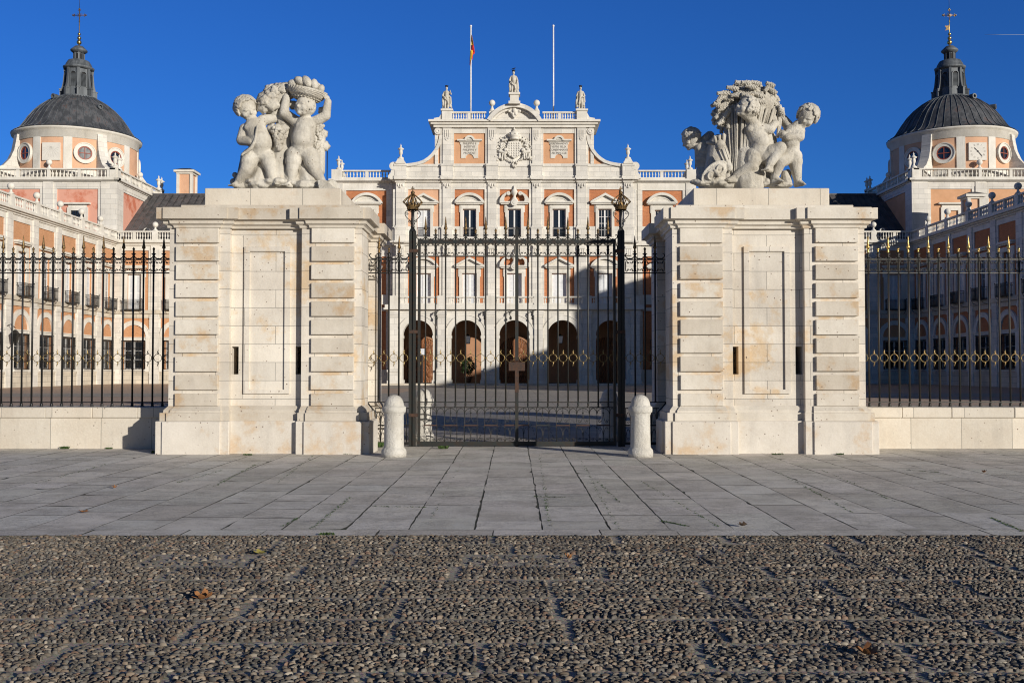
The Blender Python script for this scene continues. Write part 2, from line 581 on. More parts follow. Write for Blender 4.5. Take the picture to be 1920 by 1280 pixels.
# earth sheet to the horizon
g = MB(); g.add([(-1500, -300, -.08), (1500, -300, -.08), (1500, 2500, -.08), (-1500, 2500, -.08)], [(0, 1, 2, 3)])
o = obj('ground', g, courtmat('earth', (.2, .17, .13), (.26, .23, .19), 4)); tag(o, 'bare earth reaching to the horizon', 'ground', kind='structure')
YB = 9.93   # kerb line between cobbles and flagstones
g = MB(); g.add([(-40, -12, -.006), (40, -12, -.006), (40, YB, -.006), (-40, YB, -.006)], [(0, 1, 2, 3)])
o = obj('road', g, MSAND); tag(o, 'sandy mortar bed of the cobbled road in front', 'road', kind='structure')
# mortar bed under flagstones
g = MB(); g.box(-40, 40, YB, 21.9, -.07, -.0012)
o = obj('pavement_bed', g, plain('dark_joint_earth', (.06, .055, .042), .95, c2=(.05, .06, .03), scale=5)); tag(o, 'dark earth joints under the flagstones', 'pavement', kind='structure')

# flagstones: strips 0.65 m wide running towards the gate, joints across staggered
rg = random.Random(3)
vs = []; fs = []; cols = []


def slab(x0, x1, y0, y1, z=0.0, skew=0.0):
    t = rg.uniform(-.03, .03)
    t *= 1.8; c = (.67 + t + rg.uniform(-.012, .015), .63 + t, .56 + t + rg.uniform(-.012, .01))
    if rg.random() < .15: c = tuple(k * .88 for k in c)
    g1 = .003 + rg.uniform(0, .005); g2 = .003 + rg.uniform(0, .007)
    j = lambda: rg.uniform(-.006, .006)
    zz = .001 + rg.uniform(0, .001)
    tz = [zz + rg.uniform(-.0005, .0015) for _ in range(4)]
    P4 = [(x0 + g1 + j(), y0 + g2 + j(), tz[0]), (x1 - g1 + j(), y0 + g2 + j(), tz[1]), (x1 - g1 + j(), y1 - g2 + j(), tz[2]), (x0 + g1 + j(), y1 - g2 + j(), tz[3])]
    # chipped, slightly irregular outline: every edge subdivided
    out = []
    for a in range(4):
        p = P4[a]; q = P4[(a + 1) % 4]
        L = math.dist(p, q); n = max(2, int(L / .16))
        for k in range(n):
            f = k / n; w = 0 if k == 0 else rg.uniform(-.008, .004)
            nx, ny = (q[1] - p[1]) / L, -(q[0] - p[0]) / L
            out.append((p[0] + (q[0] - p[0]) * f + nx * w, p[1] + (q[1] - p[1]) * f + ny * w, p[2] + (q[2] - p[2]) * f))
    if rg.random() < .3:
        k = rg.randrange(len(out)); cx_, cy_ = (x0 + x1) / 2, (y0 + y1) / 2
        f = rg.uniform(.05, .14); out[k] = (out[k][0] + (cx_ - out[k][0]) * f, out[k][1] + (cy_ - out[k][1]) * f, out[k][2])
    n = len(out); b = len(vs)
    ins = []
    cx_, cy_ = (x0 + x1) / 2, (y0 + y1) / 2
    for p in out:
        d = math.hypot(cx_ - p[0], cy_ - p[1])
        ins.append((p[0] + (cx_ - p[0]) / d * .003, p[1] + (cy_ - p[1]) / d * .003, p[2]))
    vs.extend(out); fs.append(tuple(b + i for i in range(n)))
    cols.extend([(*c, 1)] * n)


x = -13.0
while x < 13.0:
    w = rg.choice([.62, .65, .66, .68, .63, .7])
    y = YB + .36 + rg.uniform(0, .0)
    first = True
    while y < 21.75:
        L = rg.choice([.7, .85, .95, 1.05, 1.2, 1.35])
        if first: L = rg.uniform(.5, 1.3); first = False
        y1 = min(y + L, 21.8)
        if 21.8 - y1 < .3: y1 = 21.8
        slab(x, x + w, y, y1); y = y1
    x += w
x = -13.2
while x < 13.2:
    L = rg.uniform(.7, 1.3); slab(x, x + L, YB, YB + .36, .004); x += L
me = bpy.data.meshes.new('pavement'); me.from_pydata(vs, [], fs); me.materials.append(MSLAB); setattr_color(me, cols)
o = bpy.data.objects.new('pavement', me); COL.objects.link(o)
tag(o, 'worn grey flagstone pavement in front of the gate', 'pavement', kind='structure')
for sgn in (-1, 1):
    g = MB(); g.add([(sgn * 13.1, YB, -.006), (sgn * 40, YB, -.006), (sgn * 40, 21.8, -.006), (sgn * 13.1, 21.8, -.006)], [(0, 1, 2, 3)])
    o = obj('pavement', g, slabpath()); tag(o, 'grey paving that continues along the road', 'pavement', kind='structure')

# courtyard, a little higher than the street
ZC = .10
g = MB()
g.add([(-60, 21.8, -.004), (60, 21.8, -.004), (60, 23.6, ZC), (-60, 23.6, ZC), (60, 140, ZC), (-60, 140, ZC)], [(0, 1, 2, 3), (3, 2, 4, 5)])
o = obj('courtyard', g, courtmat('court_cobbles', (.46, .33, .235), (.56, .43, .33), 9)); tag(o, 'brown cobbled courtyard behind the gate', 'courtyard', kind='structure')
SP = slabpath()
g = MB(); g.add([(-7.5, 21.8, .001), (7.5, 21.8, .001), (7.5, 23.6, ZC + .005), (-7.5, 23.6, ZC + .005), (7.5, 80, ZC + .005), (-7.5, 80, ZC + .005)], [(0, 1, 2, 3), (3, 2, 4, 5)])
g.add([(-42, 56, ZC + .009), (42, 56, ZC + .009), (42, 64, ZC + .009), (-42, 64, ZC + .009)], [(0, 1, 2, 3)])
g.add([(-12, 84, ZC + .005), (12, 84, ZC + .005), (12, 96, ZC + .005), (-12, 96, ZC + .005)], [(0, 1, 2, 3)])
g.add([(-12.5, 80, ZC + .011), (12.5, 80, ZC + .011), (12.5, 84, ZC + .011), (-12.5, 84, ZC + .011)], [(0, 1, 2, 3)])
o = obj('path', g, SP); tag(o, 'pale flagstone path through the courtyard to the palace door', 'path', kind='structure')

# ---- pebbles set on edge in panels
rn = np.random.default_rng(11)
PX = []; PY = []; RX = []; RY = []; RZ_ = []; ANG = []; ZO = []; C = []
PAL = np.array([(.16, .13, .105), (.21, .155, .11), (.25, .19, .14), (.12, .11, .10), (.18, .17, .165), (.30, .25, .20), (.105, .098, .095), (.23, .13, .085), (.34, .30, .25), (.15, .145, .14)])
PW = np.array([.15, .13, .1, .16, .14, .06, .12, .05, .03, .06]); PW = PW / PW.sum()


def pebble(x, y, a, lx, ly, h, z0, c):
    PX.append(x); PY.append(y); ANG.append(a); RX.append(lx); RY.append(ly); RZ_.append(h); ZO.append(z0); C.append(c)


Y = YB - .02
row = 0
while Y > 3.9:
    ph = rn.uniform(.40, .56)
    Yn = Y - ph
    X = -(.55 * Y + 1.9) - rn.uniform(0, 1)
    XE = .55 * Y + 1.9
    while X < XE:
        pw = rn.uniform(.85, 1.35)
        bare = rn.random() < .07
        worn = rn.random() < .22          # mortar smeared over the stones
        half = rn.random() < .3
        flow = rn.uniform(-.45, .45)
        dens = rn.uniform(.84, .99)
        gap = rn.uniform(.018, .042)
        ps = rn.uniform(.88, 1.12)
        x0, x1 = X + gap, X + pw - gap
        wob = rn.uniform(0, 6)
        # guide stones that stand up along one edge of the panel
        if rn.random() < .75:
            y = Y - .02
            while y > Yn + .02:
                pebble(x1 - .01 + .008 * sin(y * 9 + wob), y, pi / 2 + rn.normal(0, .12), .030, .013, .018, -.002 if not worn else -.012, PAL[rn.choice(10, p=PW)])
                y -= rn.uniform(.05, .072)
        y = Y - .012 - rn.uniform(0, .008)
        while y > Yn + .008:
            x = x0 + rn.uniform(0, .04)
            while x < x1 - .02:
                if rn.random() < (dens if not bare else .25):
                    l = rn.uniform(.015, .031) * ps; w = rn.uniform(.0055, .0105) * ps
                    sink = -.006 - rn.uniform(0, .007)
                    if worn and (not half or x < (x0 + x1) / 2): sink -= rn.uniform(.002, .007)
                    a = flow * sin((x - x0) * 3 + wob) + rn.normal(0, .2)
                    if rn.random() < .06: a += pi / 2
                    pebble(x + rn.normal(0, .003), y + .006 * sin(x * 7 + wob) + rn.normal(0, .004), a, l, w, rn.uniform(.017, .029), sink, PAL[rn.choice(10, p=PW)])
                x += rn.uniform(.036, .054) * ps
            y -= rn.uniform(.0195, .0255) * ps
        X += pw
    Y = Yn - rn.choice([.05, .06, .075])
n = len(PX)
# template: dome of 3 rings x 8 + top
tv = []
for (r, h) in ((1.0, 0.0), (.78, .72)):
    for i in range(8):
        tv.append((r * cos(2 * pi * i / 8), r * sin(2 * pi * i / 8), h))
tv.append((0, 0, 1.0))
tv = np.array(tv); nvt = len(tv)
tf = []
for j in range(1):
    for i in range(8):
        k = (i + 1) % 8
        tf += [(j * 8 + i, j * 8 + k, (j + 1) * 8 + k), (j * 8 + i, (j + 1) * 8 + k, (j + 1) * 8 + i)]
for i in range(8): tf.append((8 + i, 8 + (i + 1) % 8, 16))
tf = np.array(tf)
PX, PY, RX, RY, RZ_, ANG, ZO = map(np.array, (PX, PY, RX, RY, RZ_, ANG, ZO)); C = np.array(C)
C = (C * .6 + C.mean(1, keepdims=True) * .4); C = np.clip(C * np.array([.93, .87, .76]) * rn.uniform(.6, 1.25, (n, 1)), .03, .6)
V = np.repeat(tv[None], n, 0)
V = V * (1 + rn.uniform(-.1, .1, (n, nvt, 1)) * np.array([1, 1, .6]))
lx = V[:, :, 0] * RX[:, None]; ly = V[:, :, 1] * RY[:, None]
V[:, :, 0] = PX[:, None] + lx * np.cos(ANG)[:, None] - ly * np.sin(ANG)[:, None]
V[:, :, 1] = PY[:, None] + lx * np.sin(ANG)[:, None] + ly * np.cos(ANG)[:, None]
V[:, :, 2] = V[:, :, 2] * (RZ_[:, None]) + ZO[:, None]
FA = (tf[None] + (np.arange(n) * nvt)[:, None, None]).reshape(-1, 3)
me = bpy.data.meshes.new('cobbles')
me.vertices.add(n * nvt); me.vertices.foreach_set('co', V.reshape(-1).astype(np.float32))
me.loops.add(FA.size); me.loops.foreach_set('vertex_index', FA.reshape(-1).astype(np.int32))
me.polygons.add(len(FA)); me.polygons.foreach_set('loop_start', (np.arange(len(FA)) * 3).astype(np.int32))
me.polygons.foreach_set('use_smooth', np.ones(len(FA), dtype=bool))
me.update(); me.validate()
CC = np.ones((n, nvt, 4), dtype=np.float32); CC[:, :, :3] = C[:, None, :]
setattr_color(me, CC.reshape(-1, 4)); me.materials.append(MPEB)
o = bpy.data.objects.new('cobbles', me); COL.objects.link(o)
tag(o, 'river pebbles set on edge in panels across the road', 'cobbles', kind='stuff')
print('pebbles', n)
# ---------------------------------------------------------------- gate piers
# local frame of a pier: origin at ground centre of its front base face; x to the outside of the gate is +s
YF = 19.35
W2 = 2.085          # half width of the base
DP = 3.42           # depth of the base
XPC = 4.955         # distance of pier centre from the axis


def corner_boxes(mb, ox, d0, z0, z1, w, dd, inset, proud):
    """four corner pilasters of width w (front) and depth dd, standing 'proud' of the recess planes"""
    for sx in (-1, 1):
        for sy in (0, 1):
            xa = ox + sx * (W2 - inset); xb = ox + sx * (W2 - inset - w)
            ya = YF + inset if sy == 0 else YF + DP - inset - dd
            mb.box(min(xa, xb), max(xa, xb), ya, ya + dd, z0, z1)


def make_pier(s, label, plabels):
    ox = s * XPC
    t = thing('gate_pier', label, 'gate pier', (ox, YF, 0), group='stone piers beside the gate')
    wB = 1.44   # pilaster width at the base incl. backing
    dB = 1.12
    # base
    b = MB()
    b.box(ox - W2 + .17, ox + W2 - .17, YF + .17, YF + DP - .17, -.05, .64)
    for sx in (-1, 1):
        for sy in (0, 1):
            xa, xb = sorted((ox + sx * W2, ox + sx * (W2 - wB)))
            ya = YF + .04 if sy == 0 else YF + DP - .04 - dB
            b.bbox(xa, xb, ya, ya + dB, -.05, .638, .012)
            # main block a little proud of its backing
            xa, xb = sorted((ox + sx * (W2 - .14), ox + sx * (W2 - wB + .16)))
            b.bbox(xa, xb, YF if sy == 0 else YF + DP - .3, YF + .3 if sy == 0 else YF + DP, -.04, .634, .012)
            # and on the sides
            ya = YF + .2 if sy == 0 else YF + DP - .2 - dB + .3
            xa, xb = sorted((ox + sx * (W2 + .035), ox + sx * (W2 - .2)))
            b.bbox(xa, xb, ya, ya + dB - .34, -.04, .631, .012)
    obj('base', b, M['pier_base'], t)
    # upper plinth and cavetto
    b = MB()

    def ring(z0, z1, i0, i1, wp, dpp, mb):
        e = .17
        mb.frus((ox - W2 + e + i0, ox + W2 - e - i0, YF + e + i0, YF + DP - e - i0, z0), (ox - W2 + e + i1, ox + W2 - e - i1, YF + e + i1, YF + DP - e - i1, z1))
        for sx in (-1, 1):
            for sy in (0, 1):
                def rect(i, z):
                    xs_ = sorted((ox + sx * (W2 - i), ox + sx * (W2 - wp + i * .35)))
                    ys_ = (YF + .04 + i, YF + .04 + dpp - i * .35) if sy == 0 else (YF + DP - .04 - dpp + i * .35, YF + DP - .04 - i)
                    return (xs_[0], xs_[1], ys_[0], ys_[1], z)
                mb.frus(rect(i0, z0), rect(i1, z1))

                def rect2(i, z):
                    xs_ = sorted((ox + sx * (W2 - .14 - i), ox + sx * (W2 - wp + .16 + i * .3)))
                    ys_ = (YF + i, YF + .3 + i) if sy == 0 else (YF + DP - .3 - i, YF + DP - i)
                    return (xs_[0], xs_[1], ys_[0], ys_[1], z)
                mb.frus(rect2(i0, z0 + .001), rect2(i1, z1 - .001))
    ring(.64, .80, .065, .065, wB, dB, b)
    for (z0, z1, i0, i1) in ((.80, .85, .115, .12), (.85, .885, .12, .15), (.885, .93, .15, .19)):
        ring(z0, z1, i0, i1, wB, dB, b)
    obj('moulded_plinth', b, M['pier_plain'], t)
    # shaft
    z0, z1 = .93, 4.44
    b = MB()
    slits = [(ox - .70, ox - .565), (ox + .565, ox + .70)]
    zs0, zs1 = zat(701.5, 19.7), zat(649.5, 19.7)
    yr = YF + .39        # recess plane
    b.wall(ox - W2 + .3, ox + W2 - .3, z0, z1, [(a, c, zs0, zs1, False) for a, c in slits], y=yr, depth=.45)
    b.box(ox - W2 + .36, ox + W2 - .36, yr + .46, YF + DP - .36, z0, z1)
    for a in (-1, 1):
        xa, xb = sorted((ox + a * (W2 - .36), ox + a * (W2 - .37)))
        b.box(xa, xb, yr, yr + .5, z0, z1)
    for sx in (-1, 1):
        for sy in (0, 1):
            i = .19
            xa, xb = sorted((ox + sx * (W2 - i), ox + sx * (W2 - wB + .065)))
            ya, yb = (YF + .04 + i, YF + .04 + dB - .06) if sy == 0 else (YF + DP - .04 - dB + .06, YF + DP - .04 - i)
            b.box(xa, xb, ya, yb, z0, z1)
    obj('shaft', b, M['pier'], t)
    g = MB()
    for a, c in slits: g.box(a + .001, c - .001, yr + .40, yr + .42, zs0, zs1)
    obj('slit_darkness', g, M['dark'], t)
    g = MB()
    for a, c in slits[:1] if s > 0 else slits[1:]:
        for k in range(4):
            x = a + (c - a) * (k + .5) / 4; g.tube([(x, yr + .2, zs0), (x, yr + .2, zs1)], .006, 5)
        for k in range(3):
            z = zs0 + (zs1 - zs0) * (k + .8) / 3.6; g.tube([(a, yr + .2, z), (c, yr + .2, z)], .006, 5)
    obj('slit_grille', g, M['iron'], t)
    # rusticated courses
    rr = random.Random(5 + s)
    for sx in (-1, 1):
        xa, xb = sorted((ox + sx * (W2 - .33), ox + sx * (W2 - wB + .265)))
        for k in range(10):
            zt = z1 - .012 - .3615 * k
            zb = zt - .290
            if k == 9: zb = z0 + .001
            mb = MB(); mb.bbox(xa + rr.uniform(-.003, .003), xb + rr.uniform(-.003, .003), YF + .165 + rr.uniform(-.004, .003), YF + .27, zb + rr.uniform(-.004, .004), zt, .008)
            obj('rusticated_block', mb, M['pier_plain'], t)
            if k < 9:
                # side faces
                for sy, (ya, yb) in enumerate(((YF + .36, YF + 1.02), (YF + DP - 1.02, YF + DP - .36))):
                    x1_, x2_ = sorted((ox + sx * (W2 - .145), ox + sx * (W2 - .24)))
                    if sx * s < 0 and sy == 0:
                        pass
    # framed panel
    fz0, fz1 = zat(738, 19.7), zat(462, 19.7)
    fw, th = .455, .105
    b = MB(); y0, y1 = yr - .045, yr + .01
    b.box(ox - fw, ox - fw + th, y0, y1, fz0, fz1); b.box(ox + fw - th, ox + fw, y0, y1, fz0, fz1)
    b.box(ox - fw + th, ox + fw - th, y0, y1, fz0, fz0 + .085); b.box(ox - fw + th, ox + fw - th, y0, y1, fz1 - .095, fz1)
    obj('panel_frame', b, M['pier'], t)
    # cornice: two mouldings and a slab, breaking forward over the pilasters
    c = MB()

    def cor(z0, z1, o0, o1, mb):
        e = .34
        def core(o, z): return (ox - W2 + e - o, ox + W2 - e + o, YF + e - o, YF + DP - e + o, z)
        mb.frus(core(o0, z0), core(o1, z1))
        for sx in (-1, 1):
            for sy in (0, 1):
                def rect(o, z):
                    i = .19
                    xs_ = sorted((ox + sx * (W2 - i + o), ox + sx * (W2 - wB + .065 - o)))
                    ys_ = (YF + .04 + i - o, YF + .04 + dB - .06 + o) if sy == 0 else (YF + DP - .04 - dB + .06 - o, YF + DP - .04 - i + o)
                    return (xs_[0], xs_[1], ys_[0], ys_[1], z)
                mb.frus(rect(o0, z0 - .001), rect(o1, z1 + .001))
                if sy: continue
                xs_ = sorted((ox + sx * (W2 - .33 + o0), ox + sx * (W2 - wB + .265 - o0)))
                xt_ = sorted((ox + sx * (W2 - .33 + o1), ox + sx * (W2 - wB + .265 - o1)))
                mb.frus((xs_[0], xs_[1], YF + .185 - o0, YF + .4, z0 - .002), (xt_[0], xt_[1], YF + .185 - o1, YF + .4, z1 + .002))
    cor(4.43, 4.475, .035, .045, c); cor(4.475, 4.50, .045, .085, c)
    cor(4.503, 4.56, .095, .105, c); cor(4.56, 4.585, .105, .15, c)
    obj('cornice_moulding', c, M['pier_plain'], t)
    c = MB(); cor(4.588, 4.805, .20, .20, c)
    obj('cornice_slab', c, M['pier_plain'], t)
    # statue plinth
    b = MB()
    b.bbox(ox - 1.78, ox + 1.78, YF + .5, YF + DP - .5, 4.80, 4.935, .012)
    obj('plinth_step', b, M['pier_plain'], t)
    b = MB()
    zt = zat(352.7, 20.1)
    b.bbox(ox - 1.38, ox + 1.38, YF + .75, YF + DP - .75, 4.93, zt, .015)
    obj('statue_plinth', b, M['wallcap'], t)
    return t, zt


pierL, ZST = make_pier(-1, 'pale stone gate pier carrying the two cherubs with the fruit basket', None)
pierR, _ = make_pier(1, 'pale stone gate pier carrying the cherubs around the wheat sheaf', None)

# ---------------------------------------------------------------- low walls
for s in (-1, 1):
    t = thing('low_wall', 'low stone wall under the fence, running from the %s pier' % ('cherub basket' if s < 0 else 'wheat sheaf'), 'wall', (s * 9, 20.7, 0), group='low walls under the fences')
    xa, xb = sorted((s * (XPC + W2 - .3), s * 11.3 if s > 0 else s * 18))
    b = MB(); b.box(xa, xb, 20.7, 21.75, -.05, .645)
    obj('wall_body', b, M['wallcap'], t)
    b = MB(); x = xa
    rr = random.Random(9 + s)
    while x < xb - .01:
        x1 = min(x + rr.uniform(.9, 1.5), xb)
        if xb - x1 < .3: x1 = xb
        b.bbox(x + .002, x1 - .002, 20.655 + rr.uniform(-.003, .003), 21.80, .646, .858 + rr.uniform(-.003, .002), .012); x = x1
    obj('coping', b, M['wallcap'], t)
# stone post at the far end of the fence, just past the edge of the picture (its shadow crosses the court)
t = thing('fence_post', 'square stone post that ends the fence on the shaded side', 'post', (12.05, 21.2, 0))
b = MB(); b.bbox(11.3, 12.8, 20.6, 22.0, -.05, .86, .02); b.bbox(11.42, 12.68, 20.72, 21.88, .86, 3.9, .02)
obj('shaft', b, M['pier'], t)
b = MB(); b.bbox(11.28, 12.82, 20.58, 22.02, 3.9, 4.15, .03); obj('cap', b, M['pier_plain'], t)

# ---------------------------------------------------------------- iron work
YG = 21.3
ZT = lambda py: zat(py, YG)
PIT_ = .2153   # bar spacing


def spear_mesh(h=.37, w=.052):
    m = MB(); m.lathe([(.012, -.02), (.024, 0), (.026, .03), (.018, .045), (.020, .08), (w * .75, .095), (w * .78, .115), (w * .55, .15), (w * .38, .23), (.008, h - .02), (0.0005, h)], 8)
    return m


def knob_mesh():
    m = MB(); m.lathe([(.012, -.02), (.024, 0), (.018, .02), (.024, .045), (.031, .06), (.018, .075), (.010, .09), (.0005, .105)], 8)
    return m


def spiral(cx, cz, r0, turns, a0, dirn, n=12, y=0):
    return [(cx + r0 * (1 - .72 * i / n) * cos(a0 + dirn * turns * 2 * pi * i / n), y, cz + r0 * (1 - .72 * i / n) * sin(a0 + dirn * turns * 2 * pi * i / n)) for i in range(n + 1)]


def bez(p0, p1, p2, p3, n=8):
    r = []
    for i in range(n + 1):
        t = i / n
        r.append(tuple((1 - t) ** 3 * a + 3 * (1 - t) ** 2 * t * b + 3 * (1 - t) * t * t * c + t ** 3 * d for a, b, c, d in zip(p0, p1, p2, p3)))
    return r


def scroll_mesh(z0, z1, zt):
    """scrolls of one gap: a pair of C curves between the rails z0..z1 and the little arms above z1"""
    m = MB(); h = PIT_ / 2 - .012
    H = z1 - z0
    for s in (-1, 1):
        # C following the bar, curling in at top and bottom
        pts = bez((s * .012, 0, z1 - .055), (s * .03, 0, z1 - .10), (s * .068, 0, z1 - .085), (s * .055, 0, z1 - .045), 5)
        pts += bez((s * .055, 0, z1 - .045), (s * h * .9, 0, z1 - .012), (s * h, 0, z1 - .05), (s * (h - .006), 0, z0 + H / 2), 5)[1:]
        pts += bez((s * (h - .006), 0, z0 + H / 2), (s * h, 0, z0 + .05), (s * h * .9, 0, z0 + .012), (s * .055, 0, z0 + .045), 5)[1:]
        pts += bez((s * .055, 0, z0 + .045), (s * .068, 0, z0 + .085), (s * .03, 0, z0 + .10), (s * .012, 0, z0 + .055), 5)[1:]
        m.tube(pts, .011, 5)
        m.ball((s * (h - .012), 0, z0 + H / 2), .012, 6, 4)
        # arms above the upper rail that end in leaves against the bars
        pts = bez((0, 0, z1 + .012), (s * .05, 0, z1 + .012), (s * h, 0, z1 + .05), (s * (h + .004), 0, z1 + .09), 6)
        pts += bez((s * (h + .004), 0, z1 + .09), (s * h, 0, z1 + .12), (s * .075, 0, z1 + .13), (s * .055, 0, z1 + .118), 4)[1:]
        m.tube(pts, [.013] * 7 + [.013, .012, .010, .005], 5)
    m.ball((0, 0, z1 + .018), .018, 6, 4)
    return m


def ring_mesh():
    m = MB(); zc = 0; r = .083
    m.tube([(r * cos(2 * pi * i / 20), 0, r * sin(2 * pi * i / 20)) for i in range(20)], .0068, 5, closed=True)
    for s in (-1, 1):
        m.tube([(0, 0, s * r), (.008, 0, s * (r + .022)), (-.008 * s, 0, s * (r + .05)), (.009 * s, 0, s * (r + .075)), (.0, 0, s * (r + .105))], [.010, .014, .011, .007, .002], 5)
        m.ball((s * (r + .008), 0, 0), .016, 6, 4)
    return m


ME = {}
ME['spear'] = spear_mesh().mesh('spearhead', M['goldold']); ME['spearg'] = spear_mesh().mesh('spearhead', M['gold'])
ME['knob'] = knob_mesh().mesh('knob', M['goldold']); ME['knobg'] = knob_mesh().mesh('knob', M['gold'])
ME['ring'] = ring_mesh().mesh('gilded_ring', M['goldring'])


def fence_run(t, x0, n, z_foot, zr0, zr1, z_low, spear0, gold, mat, zbar_top, foot=True, xmin=None, xmax=None, zring=None, lbl=None):
    """bars start at x0 with spacing PIT_; t is at (?, YG, 0)"""
    tx = t.location.x
    m = MB(); top = zbar_top
    m.tube([(0, 0, z_foot), (0, 0, top)], .0195, 8)
    for z in (zr0, zr1, zring or zr0): m.lathe([(.02, -.02), (.027, -.012), (.027, .012), (.02, .02)], 8, z=z)
    m.lathe([(.0195, zr1 + .03), (.03, zr1 + .05), (.024, zr1 + .08), (.034, zr1 + .11), (.0195, zr1 + .15)], 8)
    if foot: m.lathe([(.038, 0), (.038, .015), (.026, .03), (.034, .045), (.02, .075)], 8, z=z_foot)
    else: m.lathe([(.038, 0), (.026, .03), (.022, .06), (.026, .07), (.0195, .09)], 4, z=z_foot, a0=pi / 4)
    bar = m.mesh('bar', mat)
    sc = scroll_mesh(zr0, zr1, top).mesh('scroll_pair', mat)
    for k in range(n):
        x = x0 + k * PIT_ - tx
        o = obj('bar', bar, None, t, (x, 0, 0))
        sp = (k + spear0) % 2 == 0
        obj('spearhead' if sp else 'knob', ME[('spear' if sp else 'knob') + ('g' if gold else '')], None, o, (0, 0, top + .02 if not sp else top))
    # gaps
    ks = range(-1, n)
    for k in ks:
        x = x0 + (k + .5) * PIT_
        if (xmin is not None and x - .07 < xmin) or (xmax is not None and x + .07 > xmax): continue
        obj('scroll', sc, None, t, (x - tx, 0, 0))
        obj('gilded_ring', ME['ring'], None, t, (x - tx, 0, ZT(671)))
    a = xmin if xmin is not None else x0 - .1; b_ = xmax if xmax is not None else x0 + n * PIT_
    for nm, z, h in (('upper_rail', zr1, .011), ('lower_rail', zr0, .011), ('foot_rail', z_low, .010)):
        r = MB(); r.box(a - tx, b_ - tx, -.02, .02, z - h, z + h)
        obj(nm, r, mat, t, world=False)


zr1, zr0 = ZT(486.5), ZT(511.8)
# side fences: bar positions from the picture
xL0 = xat(3.0, YG) - PIT_ * 14
nL = 0
while xL0 + nL * PIT_ < -(XPC + W2 - .34): nL += 1
fl = thing('iron_fence', 'black iron fence with dull bronze spearheads beside the basket pier', 'fence', (-10, YG, 0), group='railings on the low walls')
fence_run(fl, xL0, nL, .86, zr0, zr1, ZT(753.7), 0, False, M['iron'], ZT(473.5), xmax=-(XPC + W2 - .2))
fr = thing('iron_fence', 'iron fence with bright gilded spearheads beside the wheat sheaf pier', 'fence', (10, YG, 0), group='railings on the low walls')
xR0 = xat(1629.8, YG)
fence_run(fr, xR0, int((11.3 - xR0) / PIT_) + 1, .86, zr0, zr1, ZT(753.7), 0, True, M['irongate'], ZT(473.5), xmin=XPC + W2 - .2, xmax=11.3)
for s, t in ((-1, fl), (1, fr)):
    xw = s * (XPC + W2 - .19)
    for py in (481, 528, 575):
        b = MB(); xs_ = sorted((xw, xw + s * .22)); b.box(xs_[0], xs_[1], YG - .02, YG + .02, ZT(py) - .03, ZT(py) + .03)
        obj('wall_bracket', b, M['iron'] if s < 0 else M['irongate'], t)

# small fence panels between pier and gate post
XS = XPC - W2 + .36 + .003        # recess plane of the inner side of a pier
XPOST = 2.235
for s in (-1, 1):
    t = thing('side_panel', 'narrow iron railing between the gate post and the %s pier' % ('basket' if s < 0 else 'wheat sheaf'), 'railing', (s * 2.6, YG, 0), group='narrow railings beside the gate')
    bars = sorted([s * (abs(xat(p, YG))) for p in (710, 728.5, 747)])
    fence_run(t, bars[0], 3, ZT(753.7), zr0, zr1, ZT(753.7), 0, False, M['iron'], ZT(473.5), foot=False, xmin=min(s * XS, s * XPOST), xmax=max(s * XS, s * XPOST))
    # wavy stay against the pier and lower scroll work
    b = MB()
    x = s * (XS - .03)
    b.tube([(x, YG, ZT(790)), (x, YG, ZT(480))], .014, 6)
    b.tube([(x, YG, ZT(753)), (x - s * .10, YG, ZT(764)), (x - s * .19, YG, ZT(772)), (x - s * .21, YG, ZT(790)), (x - s * .2, YG, ZT(828))], .016, 6)
    obj('wall_stay', b, M['iron'], t)
    b = MB()
    zl0, zl1, zm = .04, ZT(765), ZT(797)
    xa, xb = sorted((s * (XS - .2), s * (XPOST + .07)))
    b.box(xa, xb, YG - .015, YG + .015, zl1 - .01, zl1 + .01); b.box(xa, xb, YG - .02, YG + .02, zm - .015, zm + .015); b.box(xa, xb, YG - .025, YG + .025, zl0, zl0 + .06)
    k = 0; x = xa + .02
    while x < xb:
        b.tube([(x, YG, zl0), (x, YG, zl1)], .009, 5)
        c = x + .055
        if c < xb:
            for (za, zb) in ((zm, zl1), (zl0 + .06, zm)):
                b.tube(bez((c - .05, YG, za + .02), (c - .05, YG, zb - .0), (c + .05, YG, zb - .0), (c + .05, YG, za + .02)), .007, 5)
                b.tube(spiral(c, za + .06, .03, 1, 0, 1, 8, YG), .006, 4)
        x += .11
    obj('lower_lattice', b, M['iron'], t)

# gate posts with crowns
CROWN = MB()
CROWN.lathe([(.115, 0), (.125, .01), (.125, .055), (.135, .065), (.145, .09), (.12, .09), (.115, .02)], 16, cap=False)
CROWN.lathe([(.0, .0), (.04, .02), (.06, .12), (.03, .2), (.018, .30), (.0, .34)], 8)
for k in range(8):
    a = pi / 8 + k * pi / 4; ca, sa = cos(a), sin(a)
    CROWN.tube([(r * ca, r * sa, z) for r, z in ((.13, .07), (.165, .12), (.205, .165), (.185, .205), (.13, .255), (.07, .305), (.02, .335))], .0115, 5)
    CROWN.ball((.208 * ca, .208 * sa, .168), .02, 6, 5); CROWN.ball((.15 * ca, .15 * sa, .238), .014, 6, 4)
    CROWN.lathe([(.012, 0), (.026, .03), (.0, .07)], 5, c=(.135 * ca, .135 * sa), z=.09)
CROWN.ball((0, 0, .37), .044, 10, 8)
CROWN.box(-.009, .009, -.009, .009, .40, .51); CROWN.box(-.036, .036, -.008, .008, .455, .475)
